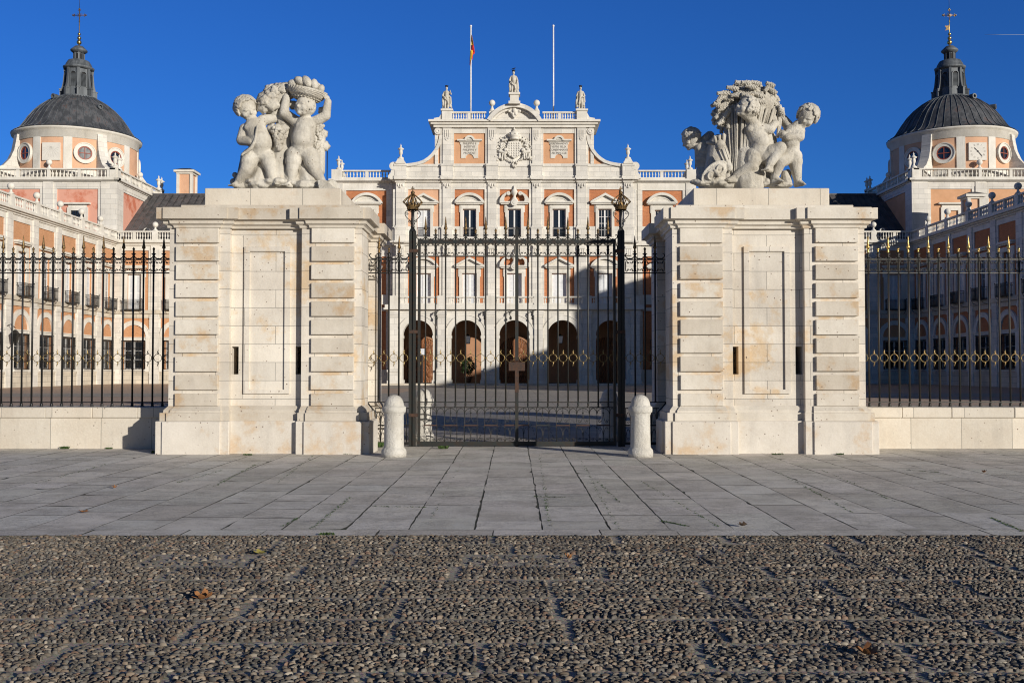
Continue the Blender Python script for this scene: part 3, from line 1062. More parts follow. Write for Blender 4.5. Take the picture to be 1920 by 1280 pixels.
for s in (-1, 1):
    X = s * XPOST
    t = thing('gate_post', 'tall iron gate post with a gilded crown, on the %s pier side' % ('basket' if s < 0 else 'wheat sheaf'), 'gate post', (X, YG, 0), group='crowned gate posts')
    b = MB()
    for d in (-.043, .043):
        b.box(X + d - .031, X + d + .031, YG - .03, YG + .03, -.03, zat(434, YG))
    b.box(X - .012, X + .012, YG + .0, YG + .06, 0, zat(434, YG))
    obj('double_shaft', b, M['irongate'] if s < 0 else M['iron'], t)
    for py, mt in ((470.5, 'rust'), (622, 'rust'), (778, 'rust')):
        b = MB(); b.bbox(X - .095 + (-s * .02), X + .095 + (-s * .02), YG - .045, YG + .045, zat(py, YG) - .036, zat(py, YG) + .036, .006)
        obj('clamp_band', b, M[mt], t)
    b = MB(); zt = zat(434, YG)
    b.frus((X - .074, X + .074, YG - .035, YG + .035, zt), (X - .035, X + .035, YG - .035, YG + .035, zt + .07))
    zc = zat(393, YG)
    b.lathe([(.036, 0), (.045, .03), (.033, .06), (.05, .10), (.033, .15), (.04, .19), (.033, .23), (.034, zc - zt - .07)], 10, c=(X, YG), z=zt + .07)
    obj('neck', b, M['iron'], t)
    b = MB()
    for d in (-1, 1):
        z = zc - .03
        b.tube(bez((X + d * .035, YG, z - .22), (X + d * .09, YG, z - .18), (X + d * .18, YG, z - .12), (X + d * .165, YG, z - .04), 8) + bez((X + d * .165, YG, z - .04), (X + d * .14, YG, z + .03), (X + d * .06, YG, z + .01), (X + d * .035, YG, z - .02), 5)[1:], .0085, 5)
        b.tube(spiral(X + d * .125, z - .05, .035, 1.2, 0, d, 10, YG), .007, 4)
        b.tube(spiral(X + d * .07, z - .225, .03, 1.2, 0, d, 8, YG), .009, 4)
    obj('scroll_bracket', b, M['iron'], t)
    obj('crown', CROWN.mesh('crown', M['goldold']), None, t, (0, 0, zc - .01))

# gate leaves
zA, zB = zat(480.5, YG), zat(452.8, YG)
for s in (-1, 1):
    t = thing('gate_leaf', 'iron gate leaf hung on the post by the %s pier' % ('basket' if s < 0 else 'wheat sheaf'), 'gate', (s * 1.1, YG, 0), group='the two closed gate leaves')
    mt = M['irongate']
    fence = []
    zft = ZT(763.5)
    m = MB(); top = ZT(438)
    m.tube([(0, 0, zft), (0, 0, top)], .0175, 8)
    m.lathe([(.036, 0), (.03, .015), (.02, .05), (.032, .06), (.03, .075), (.0175, .12)], 4, z=zft, a0=pi / 4)
    m.lathe([(.0175, 0), (.027, .02), (.022, .04), (.032, .06), (.0175, .1)], 8, z=zB + .06)
    m.lathe([(.018, -.02), (.026, 0), (.018, .02)], 8, z=(zA + zB) / 2)
    bar = m.mesh('bar', mt)
    H = zB - .04 - zA
    sm = MB()
    h = PIT_ / 2 - .012
    for d in (-1, 1):
        pts = bez((d * .012, 0, zA + .055), (d * .03, 0, zA + .095), (d * .07, 0, zA + .08), (d * .055, 0, zA + .04), 5)
        pts += bez((d * .055, 0, zA + .04), (d * h * .9, 0, zA + .01), (d * h, 0, zA + .05), (d * (h - .004), 0, zA + H * .5), 4)[1:]
        pts += bez((d * (h - .004), 0, zA + H * .5), (d * h, 0, zB - .09), (d * h * .9, 0, zB - .055), (d * .02, 0, zB - .05), 5)[1:]
        sm.tube(pts, .0105, 5)
        pts = bez((0, 0, zB + .045), (d * .05, 0, zB + .045), (d * h, 0, zB + .07), (d * h, 0, zB + .11), 5) + bez((d * h, 0, zB + .11), (d * h, 0, zB + .14), (d * .075, 0, zB + .15), (d * .05, 0, zB + .13), 4)[1:]
        sm.tube(pts, .011, 5)
        sm.ball((d * .045, 0, zB - .065), .017, 6, 4)
        sm.ball((d * (h - .01), 0, zA + H * .5), .013, 6, 4)
    sm.ball((0, 0, zB + .052), .02, 6, 4)
    sm = sm.mesh('scroll_pair', mt)
    n = 9
    for k in range(n):
        x = s * (.237 + k * .2148) - s * 1.1
        o = obj('bar', bar, None, t, (x, 0, 0))
        sp = (k % 2 == (0 if s < 0 else 0))
        obj('spearhead' if sp else 'knob', ME['spear' if sp else 'knob'], None, o, (0, 0, top if sp else top + .01))
    for k in range(n + 1):
        x = s * (.237 + (k - .5) * .2148) - s * 1.1
        if k == 0: x += s * .015
        obj('scroll', sm, None, t, (x, 0, 0))
        obj('gilded_ring', ME['ring'], None, t, (x, 0, ZT(671)))
    xa, xb = sorted((s * .035, s * 2.125))
    for nm, z, hh, dd in (('top_rail', zB, .038, .03), ('upper_rail', zA, .012, .02), ('middle_rail', ZT(753.7), .010, .02), ('lower_rail', zft, .012, .02), ('bottom_rail', ZT(831.5), .05, .03)):
        b = MB(); b.box(xa, xb, YG - dd, YG + dd, z - hh, z + hh); obj(nm, b, mt, t)
    b = MB(); zb = ZT(828)
    xh = s * 2.09; b.box(xh - .028, xh + .028, YG - .028, YG + .028, .03, zB + .04)
    obj('hinge_stile', b, mt, t)
    # lower lattice: arches, standing rods and small scrolls
    b = MB(); zm = ZT(797)
    rods = [.253, .423, .685, .849, 1.117, 1.28, 1.548, 1.711, 1.98]
    spans = [(.04, .253)] + list(zip(rods[:-1], rods[1:])) + [(1.98, 2.09)]
    for r0 in rods: b.tube([(s * r0, YG, zb), (s * r0, YG, zft)], .008, 5)
    for i, (u, v) in enumerate(spans):
        c = s * (u + v) / 2; hh = (v - u) / 2 - .004
        b.tube(bez((c - hh, YG, zft - .14), (c - hh, YG, zft + .02), (c + hh, YG, zft + .02), (c + hh, YG, zft - .14), 10), .0075, 5)
        b.tube(bez((c - hh, YG, zb + .0), (c - hh, YG, zb + .10), (c + hh, YG, zb + .10), (c + hh, YG, zb + .0), 8), .0065, 4)
        if i % 2 == 0:
            b.tube([(c, YG, zft), (c, YG, zft - .10)], .007, 5); b.ball((c, YG, zft - .12), .02, 6, 4)
            b.tube([(c, YG, zb), (c, YG, zm)], .0065, 5)
            for d in (-1, 1):
                b.tube(bez((c, YG, zft - .12), (c + d * .01, YG, zm + .10), (c + d * hh * .5, YG, zm + .0), (c + d * hh * .8, YG, zm + .09), 8) , .0065, 4)
                b.tube(spiral(c + d * hh * .62, zm + .10, .032, 1, 0, d, 8, YG), .006, 4)
                b.tube(bez((c, YG, zb + .06), (c + d * .005, YG, zm - .03), (c + d * hh * .7, YG, zm - .0), (c + d * hh * .8, YG, zm - .09), 8), .0065, 4)
                b.tube(spiral(c + d * hh * .55, zb + .06, .03, 1, pi, d, 8, YG), .006, 4)
        else:
            b.tube(bez((c - hh, YG, zm - .08), (c - hh, YG, zm + .02), (c + hh, YG, zm + .02), (c + hh, YG, zm - .08), 6), .0065, 4)
            b.tube(spiral(c, zb + .05, .03, 1, pi, 1, 8, YG), .006, 4)
    obj('lower_lattice', b, mt, t)
    for k in range(0, len(spans) - 1, 2):
        xa_, xb_ = sorted((s * (spans[k][0] - .012), s * (spans[k][1] + .012)))
        b = MB(); b.box(xa_, xb_, YG - .012, YG + .012, zm - .014, zm + .014); obj('flat_tie', b, M['rust'] if (s < 0 or k != 2) else mt, t)
    # lock plate
    b = MB(); xs_ = sorted((s * .03, s * .175)); b.bbox(xs_[0], xs_[1], YG - .04, YG + .03, ZT(695), ZT(678.5), .004); obj('lock_plate', b, M['rust'], t)
b = MB()
b.box(-.036, .036, YG - .035, YG + .035, .0, ZT(430)); b.frus((-.036, .036, YG - .035, YG + .035, ZT(430)), (-.012, .012, YG - .012, YG + .012, ZT(425)))
o = obj('centre_stile', b, M['irongate']); tag(o, 'square iron stile where the two gate leaves meet', 'gate stile')
b = MB(); b.bbox(-.041, .041, YG - .042, YG + .04, ZT(736), ZT(676), .003)
k = obj('rusty_sleeve', b, M['rust'], o); b = MB()
for i in range(9): b.tube([(-.13 + i * .03 + .018 * cos(a), YG - .06 + .008 * sin(a * 2 + i), ZT(676) + .012 * sin(a) + .01 * sin(i)) for a in [2 * pi * j / 8 for j in range(8)]], .004, 4, closed=True)
obj('chain', b, M['rust'], o)

# ---------------------------------------------------------------- bollards
b = MB()
b.lathe([(.235, 0), (.238, .10), (.232, .135), (.205, .165), (.190, .19), (.187, .3), (.184, .5), (.182, .785), (.192, .80), (.196, .825), (.2, .83), (.222, .85), (.226, .90), (.222, .945), (.19, .957), (.185, .985), (.172, 1.04), (.148, 1.095), (.105, 1.14), (.05, 1.163), (.0005, 1.17)], 40)
bm_ = b.mesh('shaft', M['bollard'])
for s, y, lab in ((-1, 18.83, 'round topped stone bollard in front of the gate on the basket pier side'), (1, 18.83, 'round topped stone bollard in front of the gate on the wheat sheaf side'),
                  (-1, 22.55, 'stone bollard behind the gate leaf, sunlit, on the basket pier side'), (1, 22.55, 'shaded stone bollard behind the gate on the wheat sheaf side')):
    o = obj('bollard', bm_, None, None, (s * (2.325 if y < 20 else 2.10), y, 0 if y < 20 else .04)); o.rotation_euler.z = random.uniform(0, 6)
    tag(o, lab, 'bollard', 'stone bollards at the gate')

# ---------------------------------------------------------------- weeds and leaves
MWEED = plain('weed_green', (.045, .09, .018), .7, c2=(.07, .115, .03), scale=30)
MLEAF = plain('dry_leaf', (.34, .15, .05), .8, c2=(.2, .08, .03), scale=25)
MLEAFY = plain('yellow_leaf', (.38, .33, .07), .8, c2=(.25, .2, .05), scale=25)


def weed(px, py, w, h, label, seed):
    D = (CH) * F / (py - 692.0) if py > 700 else 20
    rr = random.Random(seed); mb = MB(); w *= 1.35; h *= 1.6
    x0 = xat(px, D, py)
    for i in range(int(40 + w * 320)):
        bx = rr.uniform(-w, w); by = rr.uniform(-.03, .02); a = rr.uniform(0, 2 * pi); L = rr.uniform(.4, 1) * h
        dx, dy = cos(a) * L * .6, sin(a) * L * .6; ww = L * .22
        p = Vector((bx, by, 0)); q = p + Vector((dx * .6, dy * .6, L * .7)); e = p + Vector((dx, dy, L * .75)); n = Vector((-sin(a), cos(a), 0)) * ww
        mb.add([p, q + n, e, q - n], [(0, 1, 2, 3)])
    o = obj('weed', mb, MWEED, None, (x0, D, 0))
    tag(o, label, 'weed', 'weeds at the wall foot')


WL = [(291, 849, .05, .05, 'small weed tuft at the outer corner of the basket pier'), (398, 850.5, .07, .04, 'low weed spread under the basket pier, outer pilaster'),
      (478, 846.5, .09, .07, 'leafy weed at the middle of the basket pier foot'), (465, 853, .06, .03, 'flat weed on the flagstone before the basket pier'),
      (653, 851, .06, .02, 'thin weed line under the inner pilaster of the basket pier'), (709, 838, .07, .10, 'bushy weed behind the bollard by the basket pier'),
      (831, 841, .07, .06, 'small weed growing under the gate'), (1367, 849, .05, .09, 'upright weed at the foot of the wheat sheaf pier'),
      (1405, 848.5, .16, .03, 'long mossy weed strip at the wheat sheaf pier recess'), (1458, 852, .08, .03, 'flat weed before the outer half of the wheat sheaf pier'),
      (1575, 852, .05, .03, 'tiny weed under the outer pilaster of the wheat sheaf pier'), (1900, 839.5, .12, .04, 'weed strip at the low wall near the picture edge'),
      (122, 841, .06, .05, 'weed tuft at the foot of the sunlit low wall'), (613, 1001, .06, .025, 'moss cushion where flagstones meet cobbles'), (205, 841, .05, .03, 'tiny weed by the shaded end of the low wall')]
for i, (px, py, w, h, lb) in enumerate(WL): weed(px, py, w, h, lb, 40 + i)
# moss in joints
mb = MB(); rr = random.Random(77)
for (xa, ya, xb, yb, n) in ((480, 870, 400, 912, 160), (590, 852, 520, 905, 80), (880, 840, 800, 985, 60), (1011, 850, 1032, 985, 160), (1083, 850, 1160, 990, 140), (1240, 975, 1290, 985, 120), (1460, 885, 1600, 960, 150), (1700, 880, 1760, 885, 80), (1860, 970, 1920, 995, 160), (585, 990, 660, 930, 120), (1200, 900, 1350, 987, 120), (530, 985, 560, 970, 60), (330, 905, 420, 880, 60), (1120, 900, 1160, 940, 50), (1540, 880, 1680, 940, 90), (1000, 930, 1060, 931, 50), (700, 948, 800, 950, 60), (70, 905, 200, 870, 70)):
    for i in range(n):
        t_ = rr.random(); px = xa + (xb - xa) * t_; py = ya + (yb - ya) * t_
        D = CH * F / (py - 692); x = xat(px, D, py) + rr.gauss(0, .006); y = D + rr.gauss(0, .012)
        a = rr.uniform(0, 6.28); L = rr.uniform(.012, .04)
        mb.add([(x, y, .0), (x + cos(a) * L, y + sin(a) * L, rr.uniform(.004, .014)), (x + cos(a + 1) * L * .8, y + sin(a + 1) * L * .8, .003)], [(0, 1, 2)])
o = obj('moss', mb, MWEED); tag(o, 'green moss growing in the joints of the flagstones', 'moss', kind='stuff')


def leaf(px, py, size, label, mt, rz, curl=.35):
    D = CH * F / (py - 692); x = xat(px, D, py)
    mb = MB(); out = []
    lobes = 5
    for i in range(40):
        a = -pi * .86 + 1.72 * pi * i / 39
        r = .55 + .45 * abs(cos(a * lobes / 2 * 1.15)) ** .7 + .04 * sin(17 * a)
        out.append((r * cos(a) * size, r * sin(a) * size))
    def zz(x_, y_): return curl * (x_ * x_ * 1.3 + y_ * y_ * 2.2) / size * 1.3 + .004 + .012 * sin(x_ * 60 / (size * 14)) * size * 10 * .3
    vs_ = [(0, 0, .006)] + [(a * .5, b * .5, zz(a * .5, b * .5)) for a, b in out] + [(a, b, zz(a, b)) for a, b in out]
    fs_ = []; n = len(out)
    for i in range(n - 1):
        fs_.append((0, 1 + i, 2 + i)); fs_.append((1 + i, 1 + n + i, 2 + n + i, 2 + i))
    mb.add(vs_, fs_, True)
    mb.tube([(0, 0, .006), (-size * .5, 0, .012), (-size * 1.1, size * .15, .03)], .0025, 5)
    o = obj('fallen_leaf', mb, mt, None, (x, D, .008)); o.rotation_euler = (0, 0, rz)
    tag(o, label, 'leaf', 'fallen leaves')


leaf(382, 1122, .075, 'largest brown plane leaf lying on the cobbles', MLEAF, .6, .28)
leaf(1625, 1225, .068, 'curled orange brown leaf on cobbles in the near corner', MLEAF, 2.2, .3)
leaf(490, 1037, .07, 'yellow green leaf lying flat on the cobbles', MLEAFY, 1.2, .15)
leaf(1067, 1047, .035, 'small orange leaf on the cobbles below the gate', MLEAF, 4, .5)
leaf(158, 960, .055, 'flat brown leaf on the flagstones before the low wall', MLEAF, .3, .12)
leaf(215, 915, .03, 'small brown leaf on flagstones nearer the low wall', MLEAF, .9, .5)
leaf(1845, 886, .04, 'orange leaf on the flagstones by the gilded fence', MLEAF, 5, .4)
leaf(980, 834.5, .05, 'dry leaf caught under the gate', MLEAF, 1, .6)
leaf(1042, 835, .05, 'second dry leaf caught under the gate near its shadow', MLEAF, 2, .6)
leaf(1393, 986, .05, 'dark curled leaf at the edge of the flagstones', plain('dark_leaf', (.08, .05, .03), .8), 0, .3)
# ---------------------------------------------------------------- shared palace pieces (local frame: x along the wall, front faces -y)
BAL_PROF = [(.07, 0), (.07, .06), (.04, .10), (.045, .16), (.085, .30), (.075, .40), (.04, .52), (.045, .58), (.07, .62), (.07, .68)]


def balustrade(mb, x0, x1, z, h, y, n, posts=(), w=.28, ends=True):
    """rail with n balusters per stretch; posts: x positions of solid blocks"""
    mb.box(x0, x1, y - w / 2, y + w / 2, z, z + .16); mb.box(x0, x1, y - w / 2 - .03, y + w / 2 + .03, z + h - .15, z + h)
    xs = [x0] + list(posts) + [x1]
    hb = h - .31
    for p in posts: mb.box(p - .16, p + .16, y - w / 2 + .03, y + w / 2 - .03, z + .16, z + h - .15)
    for a, b in zip(xs[:-1], xs[1:]):
        a2 = a + (.18 if a in posts else .05); b2 = b - (.18 if b in posts else .05)
        for i in range(n):
            x = a2 + (b2 - a2) * (i + .5) / n
            mb.lathe([(r, q * hb / .68) for r, q in BAL_PROF], 8, c=(x, y), z=z + .16, cap=False)


def win_parts(w, h, kind='pane', rows=3):
    """french window: (frame MB, pane MB). origin bottom centre, front at y=0"""
    f = MB(); g = MB()
    t = .09
    f.box(-w / 2, -w / 2 + t, 0, .08, 0, h); f.box(w / 2 - t, w / 2, 0, .08, 0, h)
    f.box(-w / 2 + t, w / 2 - t, 0, .08, h - t, h); f.box(-w / 2 + t, w / 2 - t, 0, .08, 0, t)
    f.box(-.075, .075, -.02, .07, t, h - t)
    for s in (-1, 1):
        xa, xb = sorted((s * .075, s * (w / 2 - t)))
        if kind == 'dark':
            g.box(xa, xb, .05, .055, t, h - t)
            f.box(xa, xb, .01, .05, h * .33 - .05, h * .33 + .05) if rows == 2 else None
            if rows > 2:
                for k in range(1, rows): f.box(xa, xb, .02, .05, t + (h - 2 * t) * k / rows - .02, t + (h - 2 * t) * k / rows + .02)
                f.box((xa + xb) / 2 - .015, (xa + xb) / 2 + .015, .02, .05, t, h - t)
        elif kind == 'shut':
            # louvred shutters: stiles plus thin slats
            for a in (xa, xb - .06): f.box(a, a + .06, .0, .04, t, h - t)
            f.box(xa + .06, xb - .06, .0, .04, h * .46, h * .46 + .09)
            z = t + .02
            while z < h - t - .08:
                if not (h * .46 - .06 < z < h * .46 + .1):
                    g.add([(xa + .06, .005, z), (xb - .06, .005, z), (xb - .06, .04, z + .075), (xa + .06, .04, z + .075)], [(0, 1, 2, 3)])
                z += .085
            g.box(xa + .05, xb - .05, .055, .06, t, h - t)
        else:
            g.box(xa, xb, .05, .055, t, h - t)
            for k in range(1, rows): f.box(xa, xb, .02, .05, t + (h - 2 * t) * k / rows - .025, t + (h - 2 * t) * k / rows + .025)
    return f, g


WIN = {}
def window_mesh(key, w, h, kind, rows, gm):
    f, g = win_parts(w, h, kind, rows)
    WIN[key] = (f.mesh('window', M['white']), g.mesh('pane', gm))


window_mesh('wing', 1.5, 3.75, 'shut', 2, M['shutter'])
window_mesh('wing_open', 1.5, 3.75, 'dark', 4, M['glass'])
window_mesh('top_dark', 1.36, 2.85, 'dark', 2, M['glass'])
window_mesh('top_white', 1.36, 2.85, 'light', 4, M['shutter'])
window_mesh('top_grid', 1.36, 2.85, 'dark', 4, M['glass'])
window_mesh('mid_shut', 1.5, 3.5, 'shut', 2, M['shutter'])
window_mesh('mid_light', 1.5, 3.5, 'light', 2, M['shutter'])
window_mesh('ground', 2.1, 3.0, 'light', 3, M['glass'])


def put_window(key, t, x, y, z):
    f, g = WIN[key]
    o = obj('window', f, None, t, (x, y, z)); obj('pane', g, None, o, (0, 0, 0))
    return o


# iron balcony, origin: centre of its floor at the wall face
b = MB()
w, d, h = 1.02, .55, 1.02
b.box(-w, w, -d, 0, -.10, -.03)
for z in (.04, .82, h): b.box(-w, w, -d - .015, -d + .015, z - .02, z + .02); b.box(-w - .015, -w + .015, -d, 0, z - .02, z + .02); b.box(w - .015, w + .015, -d, 0, z - .02, z + .02)
for i in range(19): b.tube([(-w + 2 * w * i / 18, -d, -.03), (-w + 2 * w * i / 18, -d, h)], .016, 4)
for i in range(1, 5):
    for s in (-1, 1): b.tube([(s * w, -d * i / 5, -.03), (s * w, -d * i / 5, h)], .016, 4)
for s in (-1, 1): b.ball((s * w, -d, h + .07), .055, 6, 5); b.tube([(s * (w - .1), 0, -.5), (s * (w - .1), -d * .7, -.35), (s * (w - .1), -d, -.1)], .025, 5)
BALCONY = b.mesh('balcony', M['iron'])
# ground floor window grille (cage)
b = MB(); gw, gz = 1.2, 3.05
for i in range(17): b.tube([(-gw + 2 * gw * i / 16, -.28, 0), (-gw + 2 * gw * i / 16, -.28, gz)], .018, 4)
for i in range(3):
    for s in (-1, 1): b.tube([(s * gw, -.28 + .1 * i, 0), (s * gw, -.28 + .1 * i, gz)], .018, 4)
for z in (.0, .75, 1.5, 2.25, gz): b.box(-gw - .02, gw + .02, -.30, -.26, z - .025, z + .025); b.box(-gw - .02, -gw + .02, -.28, .05, z - .025, z + .025); b.box(gw - .02, gw + .02, -.28, .05, z - .025, z + .025)
GRILLE = b.mesh('grille', M['iron'])
# small balcony railing of the top windows
b = MB()
for z in (.05, .92): b.box(-.70, .70, -.02, .02, z - .025, z + .025)
for i in range(13): b.tube([(-.68 + 1.36 * i / 12, 0, .05), (-.68 + 1.36 * i / 12, 0, .92)], .018, 4)
RAIL = b.mesh('window_railing', M['iron'])
# finials
b = MB(); b.lathe([(.26, 0), (.26, .08), (.14, .16), (.09, .30), (.10, .36), (.16, .42)], 12); b.ball((0, 0, .66), .31, 14, 10)
BALLF = b.mesh('ball_finial', M['lime2'])
b = MB(); b.lathe([(.42, 0), (.42, .25), (.30, .30), (.18, .42), (.14, .62), (.24, .80), (.28, 1.0), (.25, 1.25), (.22, 1.38), (.44, 1.46), (.46, 1.54), (.30, 1.64), (.12, 1.80), (.08, 1.9), (.13, 1.98), (.05, 2.12), (.001, 2.3)], 14)
URN = b.mesh('urn', M['lime2'])
# lintel with triangular / segmental pediments; origin at top of window opening, centre
def surround(mb, w, h, hw, top):
    """stone surround of an opening w x h, outer half width hw, top strip height"""
    mb.box(-hw, -w / 2, -.16, .0, 0, h + top); mb.box(w / 2, hw, -.16, 0, 0, h + top); mb.box(-w / 2, w / 2, -.16, 0, h, h + top)
    mb.box(-hw - .10, -hw + .02, -.10, 0, h - .35, h + top - .002); mb.box(hw - .02, hw + .10, -.10, 0, h - .35, h + top - .002)
    mb.box(-hw + .1, hw - .1, -.19, -.159, h + .04, h + top * .6)


def pediment(mb, kind, z, W, H):
    mb.box(-W, W, -.55, 0, z, z + .16); mb.box(-W + .12, W - .12, -.40, 0, z - .12, z - .001)
    zb = z + .16
    if kind == 'tri':
        mb.prism([(-W + .15, zb), (W - .15, zb), (0, z + H - .1)], -.24, 0)
        a = atan2(H - .16, W); t = .20
        for s in (-1, 1):
            mb.prism([(s * W, zb), (s * W, zb + .03), (0, z + H + .05), (0, z + H - t), (s * (W - t * 1.6), zb)][::s], -.58, -.001)
    elif kind == 'seg':
        R = (W * W + (H - .16) ** 2) / (2 * (H - .16)); cz = zb + (H - .16) - R
        a = math.degrees(math.asin(min(1, W / R)))
        if R < W * 1.02: a = 90
        mb.arc(0, cz, R - .26, R, 90 - a, 90 + a, -.58, -.001, 18)
        n = 14
        r2 = R - .2
        pts = [(r2 * sin(radians(-a + 2 * a * i / n)), cz + r2 * cos(radians(-a + 2 * a * i / n))) for i in range(n + 1)]
        pts = [(x, max(zz, zb)) for x, zz in pts]
        mb.prism(pts[::-1], -.22, 0)
        mb.arc(0, cz, R - .55, R - .42, 90 - a * .75, 90 + a * .75, -.28, -.2, 14)
    elif kind == 'broken':
        for s in (-1, 1):
            pts = [(s * W, zb), (s * W * .98, zb + .25), (s * W * .82, zb + .62), (s * W * .55, zb + .92), (s * W * .38, zb + .98), (s * W * .34, zb + .85), (s * W * .5, zb + .76), (s * W * .66, zb + .5), (s * W * .70, zb + .2), (s * W * .66, zb)]
            mb.prism(pts[::s], -.58, -.001)
            mb.arc(s * W * .40, zb + .82, .03, .2, 0, 360, -.62, -.1, 14)
        mb.lathe([(.42, 0), (.34, .2), (.16, .45), (.14, .6), (.3, .8), (.34, 1.0), (.25, 1.2), (.09, 1.35), (.12, 1.45), (.02, 1.7)], 12, c=(0, -.3), z=zb)
        mb.arc(0, z + .02, .1, .34, 0, 360, -.68, -.5, 14); mb.arc(0, z + .02, .0, .16, 0, 360, -.72, -.68, 10)


# ---------------------------------------------------------------- two storey ranges
DT = 106.0
zW = dict(bal=zat(433.7, DT), cor=zat(452, DT), corb=zat(461, DT), pan=zat(470, DT), wtop=zat(514, DT), wlab=zat(502, DT), bfl=zat(581, DT), strb=zat(588.5, DT), arch=zat(601, DT), grt=zat(639, DT), grb=zat(692, DT))
BAY = 4.55
AR = 1.74   # outer radius of the archivolts


def range_body(t, x0, x1, bays, bay, tlab=None, depth=12.0, brick='brick', detail=None):
    """two storey facade in the local frame of t; bays: list of bay centres"""
    Z0 = ZC
    det = bays if detail is None else detail
    ops = []
    for c in det:
        ops.append((c - .75, c + .75, zW['bfl'] + .02, zW['wtop'], False)); ops.append((c - 1.05, c + 1.05, zW['grb'], zW['grt'], False))
    b = MB(); b.wall(x0, x1, Z0, zW['corb'], ops, 0, .35)
    b.box(x0, x1, .6, depth, Z0, zW['cor'] - .1)
    obj('brick_wall', b, M[brick], t, world=False)
    s = MB()
    s.box(x0, x1, -.16, -.001, Z0 - .05, zW['grb'] - .42)          # plinth
    s.box(x0, x1, -.22, -.002, zW['grb'] - .42, zW['grb'] - .22)
    s.box(x0, x1, -.30, -.002, zW['strb'], zW['strb'] + .22)      # string course
    s.box(x0, x1, -.22, -.001, zW['strb'] + .221, zW['bfl'] - .03)
    s.box(x0, x1, -.12, -.001, zW['strb'] - .45, zW['strb'] - .001)
    obj('plinth_and_string_course', s, M['limeold'], t, world=False)
    s = MB()
    s.box(x0, x1, -.10, -.001, zW['pan'], zW['corb'])
    s.box(x0, x1, -.22, -.001, zW['corb'], zW['corb'] + .16); s.box(x0, x1, -.40, -.001, zW['corb'] + .162, zW['corb'] + .30); s.box(x0, x1, -.62, -.001, zW['corb'] + .302, zW['cor'])
    obj('cornice', s, M['lime2'], t, world=False)
    # pilasters at bay edges (part each), balustrade per bay
    edges = sorted({round(c - bay / 2, 3) for c in det} | {round(c + bay / 2, 3) for c in det})
    p = MB()
    p.box(-.46, .46, -.20, -.001, zW['bfl'] - .02, zW['corb'] + .001); p.box(-.72, .72, -.11, -.001, zW['bfl'] - .02, zW['pan'] - .001)
    p.box(-.46, .46, -.19, -.001, zW['grb'] - .22, zW['strb'] - .001); p.box(-.62, .62, -.10, -.001, zW['grb'] - .22, zW['strb'] - .451)
    p.box(-.52, .52, -.26, -.001, Z0, zW['grb'] - .221); p.box(-.54, .54, -.25, -.001, zW['strb'] - .55, zW['strb'] - .3)
    pil = p.mesh('pilaster', M['lime'])
    for e in edges:
        if x0 - .01 <= e <= x1 + .01: obj('pilaster', pil, None, t, (min(max(e, x0 + .47), x1 - .47), 0, 0))
    q = MB(); balustrade(q, -bay / 2 + .3, bay / 2 - .3, zW['cor'], zW['bal'] - zW['cor'], -.22, 6, posts=(0,))
    q.box(-bay / 2 - .3, -bay / 2 + .3, -.42, 0, zW['cor'], zW['bal'] + .02)
    bal = q.mesh('balustrade', M['lime2'])
    sr = MB(); surround(sr, 1.5, zW['wtop'] - zW['bfl'], 1.12, .42)
    sr.box(-1.30, 1.30, -.42, 0, zW['wlab'] - zW['bfl'] + .02, zW['wlab'] - zW['bfl'] + .22); sr.box(-1.18, 1.18, -.28, 0, zW['wlab'] - zW['bfl'] - .1, zW['wlab'] - zW['bfl'] + .019)
    srm = sr.mesh('window_surround', M['lime2'])
    ar = MB(); zs = zW['arch'] - AR
    ar.arc(0, zs, AR - .46, AR, 0, 180, -.15, -.001, 20); ar.arc(0, zs, AR - .07, AR, 0, 180, -.19, -.151, 20)
    for s_ in (-1, 1):
        xa, xb = sorted((s_ * 1.28, s_ * AR)); ar.box(xa, xb, -.15, -.001, zW['grb'] - .22, zs)
        ar.box(xa - .03, xb + .03, -.2, -.001, zs - .16, zs + .04)
    ar.box(-1.28, 1.28, -.12, -.001, zW['grt'], zW['grt'] + .3); ar.box(-1.35, 1.35, -.2, -.002, zW['grt'] + .301, zW['grt'] + .4)
    ar.box(-1.28, 1.28, -.2, -.001, zW['grb'] - .18, zW['grb'])
    arm = ar.mesh('arch_surround', M['lime2'])
    for c in det:
        obj('arch_surround', arm, None, t, (c, 0, 0))
        obj('window_surround', srm, None, t, (c, 0, zW['bfl']))
        put_window('wing' if (round(c * 7) % 5) else 'wing_open', t, c, .18, zW['bfl'] + .02)
        put_window('ground', t, c, .12, zW['grb'])
        obj('balcony', BALCONY, None, t, (c, -.15, zW['bfl'] + .05))
        obj('grille', GRILLE, None, t, (c, 0, zW['grb']))
        obj('balustrade', bal, None, t, (c, 0, 0))
    # plain parapet where there is no detail
    if detail is not None:
        lo = min(det) - bay / 2; hi = max(det) + bay / 2
        for a, b_ in ((x0, lo), (hi, x1)):
            if b_ - a > .1:
                q = MB(); q.box(a, b_, -.42, -.05, zW['cor'], zW['bal']); obj('parapet', q, M['lime2'], t, world=False)


XW = 42.6
